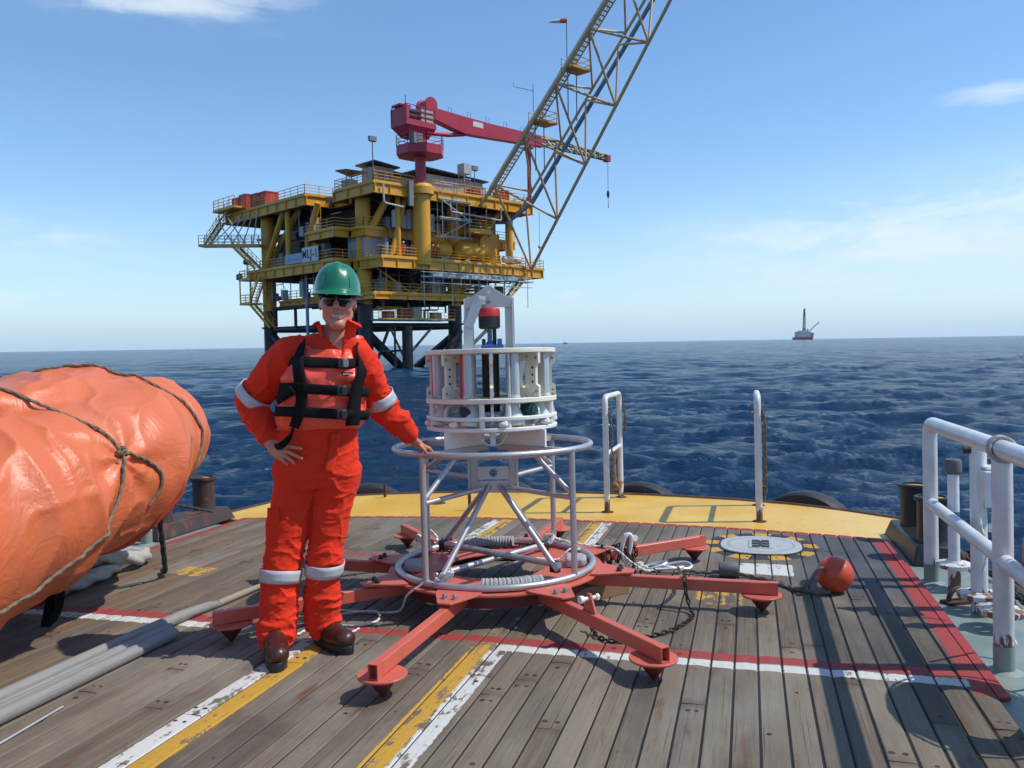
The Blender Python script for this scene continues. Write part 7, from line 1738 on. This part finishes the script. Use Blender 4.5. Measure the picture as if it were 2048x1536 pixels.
mb = MB(); tw = .42
for du, h_ in ((tw, .5), (tw, -.45), (-tw, .5), (-tw, -.45)): mb.bar(rp(PU+20.2, BV+du, bz(PU+20)+h_*1.0), rp(PU+33.5, BV+du*.6, bz(PU+36)+h_*.6), .16, .16)
for i in range(14):
    a, c = PU+20.2+i*0.95, PU+20.2+(i+1)*0.95
    mb.bar(rp(a, BV-.4, bz(a)-.4+i*.014), rp(c, BV-.4, bz(c)+.42-i*.014), .26, .1); mb.bar(rp(a, BV+.3, bz(a)+.4), rp(c, BV+.3, bz(c)-.38), .2, .1); mb.bar(rp(a, BV-.38, bz(a)+.42-i*.014), rp(c, BV+.3, bz(c)+.42-i*.014), .2, .1)
mb.build('boom_lattice', MATS['hazard_stripe'], crane, smooth=False)
mb = MB(); rig_box(mb, PU+33.1, BV-.4, bz(PU+36)-.5, PU+33.9, BV+.4, bz(PU+36)+.4); mb.build('boom_head', RED, crane, smooth=False)
mb = MB().tube([rp(PU+1.6, BV, 27.9), rp(PU+4.2, BV, 28.15), rp(PU+6.6, BV, 28.55)], [.26, .26, .18], 14); mb.build('luffing_ram', RED, crane)
MB().box((0, 0, 0), (0, 0, 0)) if False else None
rig_box(MB(), PU+7.6, BV-.535, bz(PU+8)-.45, PU+9.2, BV-.50, bz(PU+8)+.15).build('white_plate', MATS['sign_white'], crane, smooth=False)
mb = MB()
for k in range(5): a = PU+4.2+k*3.0; mb.tube([rp(a, BV, bz(a)+.3), rp(a, BV, bz(a)+1.2), rp(a+.5, BV, bz(a)+1.2), rp(a+.5, BV, bz(a)+.3)], .03, 6)
mb.build('hand_hoops', RED, crane)
mb = MB(); p = rp(PU+33.7, BV, bz(PU+36)-.4); mb.tube([p, p-Vector((0, 0, 6.0))], .035, 6); mb.lathe(p-Vector((0, 0, 4.6)), [(0, .5), (.14, .4), (.22, 0), (.14, -.5), (0, -.6)], 12); mb.bar(p-Vector((0, 0, 6.0)), p-Vector((0, 0, 6.6)), .14, .08); mb.build('hook_line', DRK, crane)
rp = _rp
rs = MB(); rs.bar(rp(24.0, -2.0, 20.5), rp(24.0, -2.0, 27.6), .5, .5); rs.bar(rp(23.9, -2.8, 27.7), rp(23.9, -1.2, 27.7), .5, .4); rs.build('boom_rest', RED, plat, smooth=False)
# ---- lattice flare boom
BD = (-RV*22.1+Vector((0, 0, 28.1)))/22.1
cb = lambda s: rp(23.6, -2.5, 12.1)+BD*s
cl_ = lambda s: rp(15.4, -2.5, 19.9)+BD*s+RU*.267*s
ct_ = lambda s: rp(22.3, -2.5, 20.1)+BD*s+RU*.19*s
S_END = 30.
flare = MB()
tan_ = MATS['boom_tan']
fl = MB().tube([cb(0), cb(S_END)], .20, 12).build('flare_boom', tan_, plat)
MB().tube([cl_(-.3), cl_(S_END)], .20, 12).build('chord', tan_, fl); MB().tube([ct_(0), ct_(S_END)], .17, 12).build('chord', tan_, fl)
nb = [i*4.65 for i in range(7)]; nl = [1.5+4.1*i for i in range(8)]; nt = [.4+4.35*i for i in range(7)]
def web(p, q, r): MB().tube([p, q], r, 8).build('web_member', tan_, fl)
for i in range(6):
    web(cl_(nl[i]), cb(nb[i]), .14); web(cl_(nl[i]), cb(nb[i+1]), .14); web(ct_(nt[i]), cb(nb[i]), .13); web(ct_(nt[i]), cb(nb[i+1]), .13)
    web(cl_(nl[i]), ct_(nt[i]+.9), .13); web(ct_(nt[i]+.9), cl_(nl[i]+4.1), .12)
MB().tube([rp(20.6, 3., 18.9), rp(21.2, -1.4, 18.4), ct_(.9)+Vector((.45, 0, -.75)), ct_(S_END)+Vector((.45, 0, -.75))], .26, 12).build('flare_pipe', MATS['boom_pipe'], fl)
MB().tube([rp(20.0, 3., 18.4), rp(20.6, -1.4, 18.0), ct_(1.2)+Vector((.0, 0, -1.25)), ct_(14)+Vector((.25, 0, -1.0))], .22, 10).build('flare_pipe', MATS['boom_pipe'], fl)
# stair up the boom, with two landings
def off(s, a, dz): return cl_(s)+(ct_(s)-cl_(s)).normalized()*a+Vector((0, 0, dz))
sd = RU
for s0, s1 in ((.4, 7.0), (7.0, 11.2), (11.2, 19.0), (19.0, 26.)):
    mb = MB(); p, q = off(s0, 1.0, .2), off(s1, 1.0, .2); s_ = sd*.42
    for e in (-s_, s_):
        mb.bar(p+e, q+e, .10, .16); mb.bar(p+e+Vector((0, 0, 1.0)), q+e+Vector((0, 0, 1.0)), .06, .06); mb.bar(p+e+Vector((0, 0, .55)), q+e+Vector((0, 0, .55)), .05, .05)
    n = int((s1-s0)*3.2)
    for k in range(n+1): c = p+(q-p)*(k/n); mb.bar(c-s_, c+s_, .22, .07); 
    for k in range(0, n+1, 3):
        for e in (-s_, s_): c = p+(q-p)*(k/n)+e; mb.bar(c, c+Vector((0, 0, 1.0)), .05, .05)
    mb.build('boom_stair', tan_, fl, smooth=False)
for s in (6.8, 11.0):
    c = off(s, 1.6, -.1); mb = MB(); mb.bar(c-RU*1.4, c+RU*1.6, 2.0, .25)
    for a in (-1.3, 1.5):
        for e in (-.95, .95): q = c+RU*a+RV*e; mb.bar(q, q+Vector((0, 0, 1.2)), .07, .07)
    for h_ in (.6, 1.2):
        for e in (-.95, .95): mb.bar(c+RU*-1.3+RV*e+Vector((0, 0, h_)), c+RU*1.5+RV*e+Vector((0, 0, h_)), .06, .06)
        mb.bar(c+RU*1.5+RV*-.95+Vector((0, 0, h_)), c+RU*1.5+RV*.95+Vector((0, 0, h_)), .06, .06)
    mb.build('boom_landing', YEL, fl, smooth=False)
    for a in (-.7, .8): mb = MB(); q = c+RU*a+RV*.5; mb.bar(q+Vector((0, 0, -5.5)), q, .12, .12); mb.build('hanger', MATS['grey_steel'], fl)
p = off(7.2, -.4, .3); mb = MB(); mb.bar(p, p+Vector((0, 0, 3.2)), .09, .09); mb.bar(p+Vector((0, 0, 2.4)), p+Vector((-2.2, 0, 2.9)), .06, .06); mb.bar(p+Vector((-2.2, 0, 2.9)), p+Vector((-2.3, 0, 3.4)), .06, .06); mb.build('wind_vane', MATS['pale_steel'], fl, smooth=False)
p = off(11.3, -.2, .4); mb = MB(); mb.bar(p, p+Vector((0, 0, 4.3)), .09, .09); mb.build('mast', MATS['grey_steel'], fl)
paint('windsock_pink', (.72, .16, .15, 1), .7, var=.1, bump=0); paint('windsock_white', (.74, .72, .70, 1), .7, bump=0)
a = p+Vector((0, 0, 4.2)); ws = MB().lathe(a, [(.30, 0), (.28, .4), (.24, .8)], 14, axis=Vector((-1, -.1, -.12)), cap=False).build('windsock', MATS['windsock_pink'], fl)
MB().lathe(a+Vector((-1, -.1, -.12)).normalized()*.8, [(.24, 0), (.17, .6), (.10, 1.1), (.06, 1.15)], 14, axis=Vector((-1, -.1, -.12)), cap=False).build('windsock', MATS['windsock_white'], fl)
# antenna on the right balcony
mb = MB(); mb.bar(rp(26.8, -1.0, 12.5), rp(26.8, -1.0, 20.), .06, .06); mb.lathe(rp(26.8, -1.0, 15.2), [(.1, 0), (.22, .2), (.1, .5), (0, .5)], 10); mb.build('antenna', MATS['pale_steel'], plat)
bpy.data.objects['oil_platform']['label'] = 'yellow steel offshore oil platform on black legs with a red crane and lattice flare boom'
# ---- things standing on the platform
def container(name, lab, cat, u, v, z, du, dv, dz, mat, group=None, doors=True):
    t = thing(name, lab, cat, rp(u+du/2, v+dv/2, z), 0, group)
    mb = rig_box(MB(), u, v, z+.12, u+du, v+dv, z+dz); mb.build('box', mat, t, smooth=False)
    fr = MB()
    for a in (0, 1):
        for c in (0, 1): fr.bar(rp(u+du*a, v+dv*c, z), rp(u+du*a, v+dv*c, z+dz+.05), .16, .16)
    for zz in (.1, dz): 
        for a in (0, 1): fr.bar(rp(u+du*a, v, z+zz), rp(u+du*a, v+dv, z+zz), .15, .15); fr.bar(rp(u, v+dv*a, z+zz), rp(u+du, v+dv*a, z+zz), .15, .15)
    fr.build('frame', mat, t, smooth=False)
container('container', 'blue grey container standing on the lower platform deck behind the rail', 'container', .7, 1.2, 12.5, 3.2, 3.2, 2.45, MATS['container_grey'])
paint('tote_red', (.42, .03, .025, 1), .5, var=.12, scale=.8, dirt=.2, bump=0)
for i, (v, hh, lab, m_) in enumerate(((27.6, 1.5, 'dark red topped skid tank at the far left end of the upper platform deck', 'tote_red'), (25.6, 1.7, 'second red tank from the left on the upper platform deck', 'tote_red'), (22.4, 1.35, 'third red tank from the left on the upper platform deck', 'tote_red'), (20.2, 1.3, 'rightmost of the red tanks on the upper platform deck', 'tote_red'))):
    container('red_tank', lab, 'tank', -1.5, v-.8, 20.5, 1.7, 1.7, hh+.5, MATS[m_], 'red tanks on the platform roof')
container('pale_crate', 'pale crate in front of the red tanks on the platform roof', 'crate', -1.7, 29., 20.5, 1.2, .8, 1.1, MATS['shed_beige'])
def worker(u, v, z, lab, face=0., arms=.1):
    """small figure seen far off: one continuous body with a hard hat"""
    p = rp(u, v, z); F = Field((-.4, -.3, -.05), (.4, .3, 1.95), .03)
    for s in (-1, 1):
        F.cone((s*.10, .03*s, .0), (s*.10, 0, .48), .075, .085, .04); F.cone((s*.10, 0, .48), (s*.09, 0, .92), .09, .11, .05)
        F.cone((s*.22, 0, 1.42), (s*.27, -.03, 1.12), .07, .06, .04); F.cone((s*.27, -.03, 1.12), (s*.22, -.2*arms*5*.2-.1, .9), .055, .045, .04)
        F.cone((s*.10, .05, .03), (s*.11, -.12, .03), .05, .05, .03)
    F.loft([(.85, 0, 0, .17, .12), (1.1, 0, 0, .165, .12), (1.42, 0, 0, .22, .12), (1.5, 0, 0, .1, .08)], .06)
    F.cone((0, 0, 1.48), (0, 0, 1.66), .06, .075, .03); F.ell((0, -.01, 1.69), (.085, .10, .12), .02)
    P, Q = F.mesh(); zc = P[Q].mean(1)[:, 2]; mi = np.where(zc > 1.54, 1, np.where(zc < .09, 2, 0)); P = P@np.array(Matrix.Rotation(face, 3, 'Z')).T+np.array(p)
    o = np_obj('person', P, Q, [MATS['worker_red'], MATS['shed_beige'], DRK], loc=tuple(p), mi=mi); tag(o, lab, 'person')
    hb = MB().lathe(p+Vector((0, 0, 1.70)), [(.14, 0), (.145, .02), (.12, .03), (.11, .09), (.07, .14), (0, .155)], 16); hb.build('hard_hat', MATS['tank_white'], o)
worker(3.9, -1.7, 12.5, 'person in red coveralls and white hard hat at the lower platform rail', .4)
worker(8.4, -1.4, 12.5, 'person in dark red coveralls standing right of the yellow crane pedestal', 1.2)
worker(9.3, -1.2, 12.5, 'person in red coveralls working beside the yellow vessel', -.6)
# ---- far away
def far(px, Y): return Vector(((px-1024)/1620*Y, Y, 0))
FY = 2400.; FX = far(1610, FY).x
paint('far_white', (.52, .53, .52, 1), .6, var=.05, scale=.02, bump=0); paint('far_red', (.36, .03, .04, 1), .6, bump=0); paint('far_grey', (.10, .12, .13, 1), .6, bump=0); paint('far_orange', (.45, .22, .06, 1), .6, bump=0)
ds = thing('drill_ship', 'distant drilling vessel with a tall derrick and red bottomed hull on the horizon', 'ship', (FX, FY, 0))
mb = MB(); pr = [(-23, -2), (19, -2), (20, 8), (-22, 8)]
vs = [(FX+a, FY-14, c) for a, c in pr]+[(FX+a, FY+40, c) for a, c in pr]; mb.add(vs, [(0, 1, 2, 3), (7, 6, 5, 4), (0, 4, 5, 1), (1, 5, 6, 2), (2, 6, 7, 3), (3, 7, 4, 0)]); mb.build('hull', MATS['far_red'], ds, smooth=False)
mb = MB(); mb.box((FX-17, FY-13, 8), (FX+14, FY+36, 24)); mb.box((FX-14, FY-10, 24), (FX+4, FY+20, 27)); mb.box((FX-21, FY-12, 8), (FX-17, FY+20, 16)); mb.build('superstructure', MATS['far_white'], ds, smooth=False)
mb = MB(); mb.box((FX+14, FY-12, 8), (FX+22, FY+20, 20)); mb.box((FX+18, FY-8, 16), (FX+26, FY+12, 18)); mb.build('deck_module', MATS['far_orange'], ds, smooth=False)
mb = MB()
for a in (-1, 1):
    for c in (-1, 1): mb.bar((FX-2+a*3.2, FY+c*3.2, 24), (FX-1+a*1.5, FY+c*1.5, 92), 1.1, 1.1)
for k in range(9):
    z = 28+k*7; w_ = 3.1-1.5*(z-24)/68
    for c in (-1, 1): mb.bar((FX-1.6-w_, FY+c*w_, z), (FX-1.4+w_, FY+c*w_, z+7), .8, .8); mb.bar((FX-1.6-w_, FY+c*w_, z), (FX-1.4+w_, FY+c*w_, z), .8, .8)
mb.box((FX-3, FY-2, 70), (FX+.6, FY+2, 84)); mb.box((FX-5, FY-4, 24), (FX+2, FY+4, 34)); mb.build('derrick', MATS['far_grey'], ds, smooth=False)
mb = MB(); mb.bar((FX+14, FY, 26), (FX+42, FY, 51), 1.6, 2.2); mb.bar((FX+9, FY, 24), (FX+9, FY, 32), 3, 3); mb.build('crane_boom', MATS['far_grey'], ds, smooth=False)
FY2 = 1500.; FX2 = far(1131, FY2).x
fb = thing('fishing_boat', 'tiny yellowish boat on the horizon right of the sampler', 'boat', (FX2, FY2, 0))
mb = MB(); vs = [(FX2-4, FY2, .2), (FX2+4, FY2, .2), (FX2+5.5, FY2, 2.2), (FX2-5, FY2, 1.8), (FX2-3.5, FY2+2.5, .2), (FX2+3.5, FY2+2.5, .2), (FX2+5, FY2+2.6, 2.2), (FX2-4.6, FY2+2.6, 1.8)]; mb.add(vs, [(0, 1, 2, 3), (7, 6, 5, 4), (0, 4, 5, 1), (1, 5, 6, 2), (2, 6, 7, 3), (3, 7, 4, 0)]); mb.build('hull', MATS['far_orange'], fb, smooth=False)
MB().box((FX2-1.5, FY2+.3, 2), (FX2+1.2, FY2+2.2, 4.4)).build('wheelhouse', MATS['far_white'], fb, smooth=False)
# ------------------------------------------------------------------ the air between here and the horizon
mh = bpy.data.materials.new('haze_air'); mh.use_nodes = True; mh.node_tree.nodes.clear(); gh = G(mh.node_tree)
vh = gh.node('ShaderNodeVolumePrincipled', {'Color': (.70, .84, .97, 1), 'Density': .00004, 'Anisotropy': .2}); gh.node('ShaderNodeOutputMaterial', {'Volume': vh.outputs[0]})
tag(MB().box((-8000, -8000, -14), (8000, 8000, 140)).build('haze', mh, smooth=False), kind='stuff')
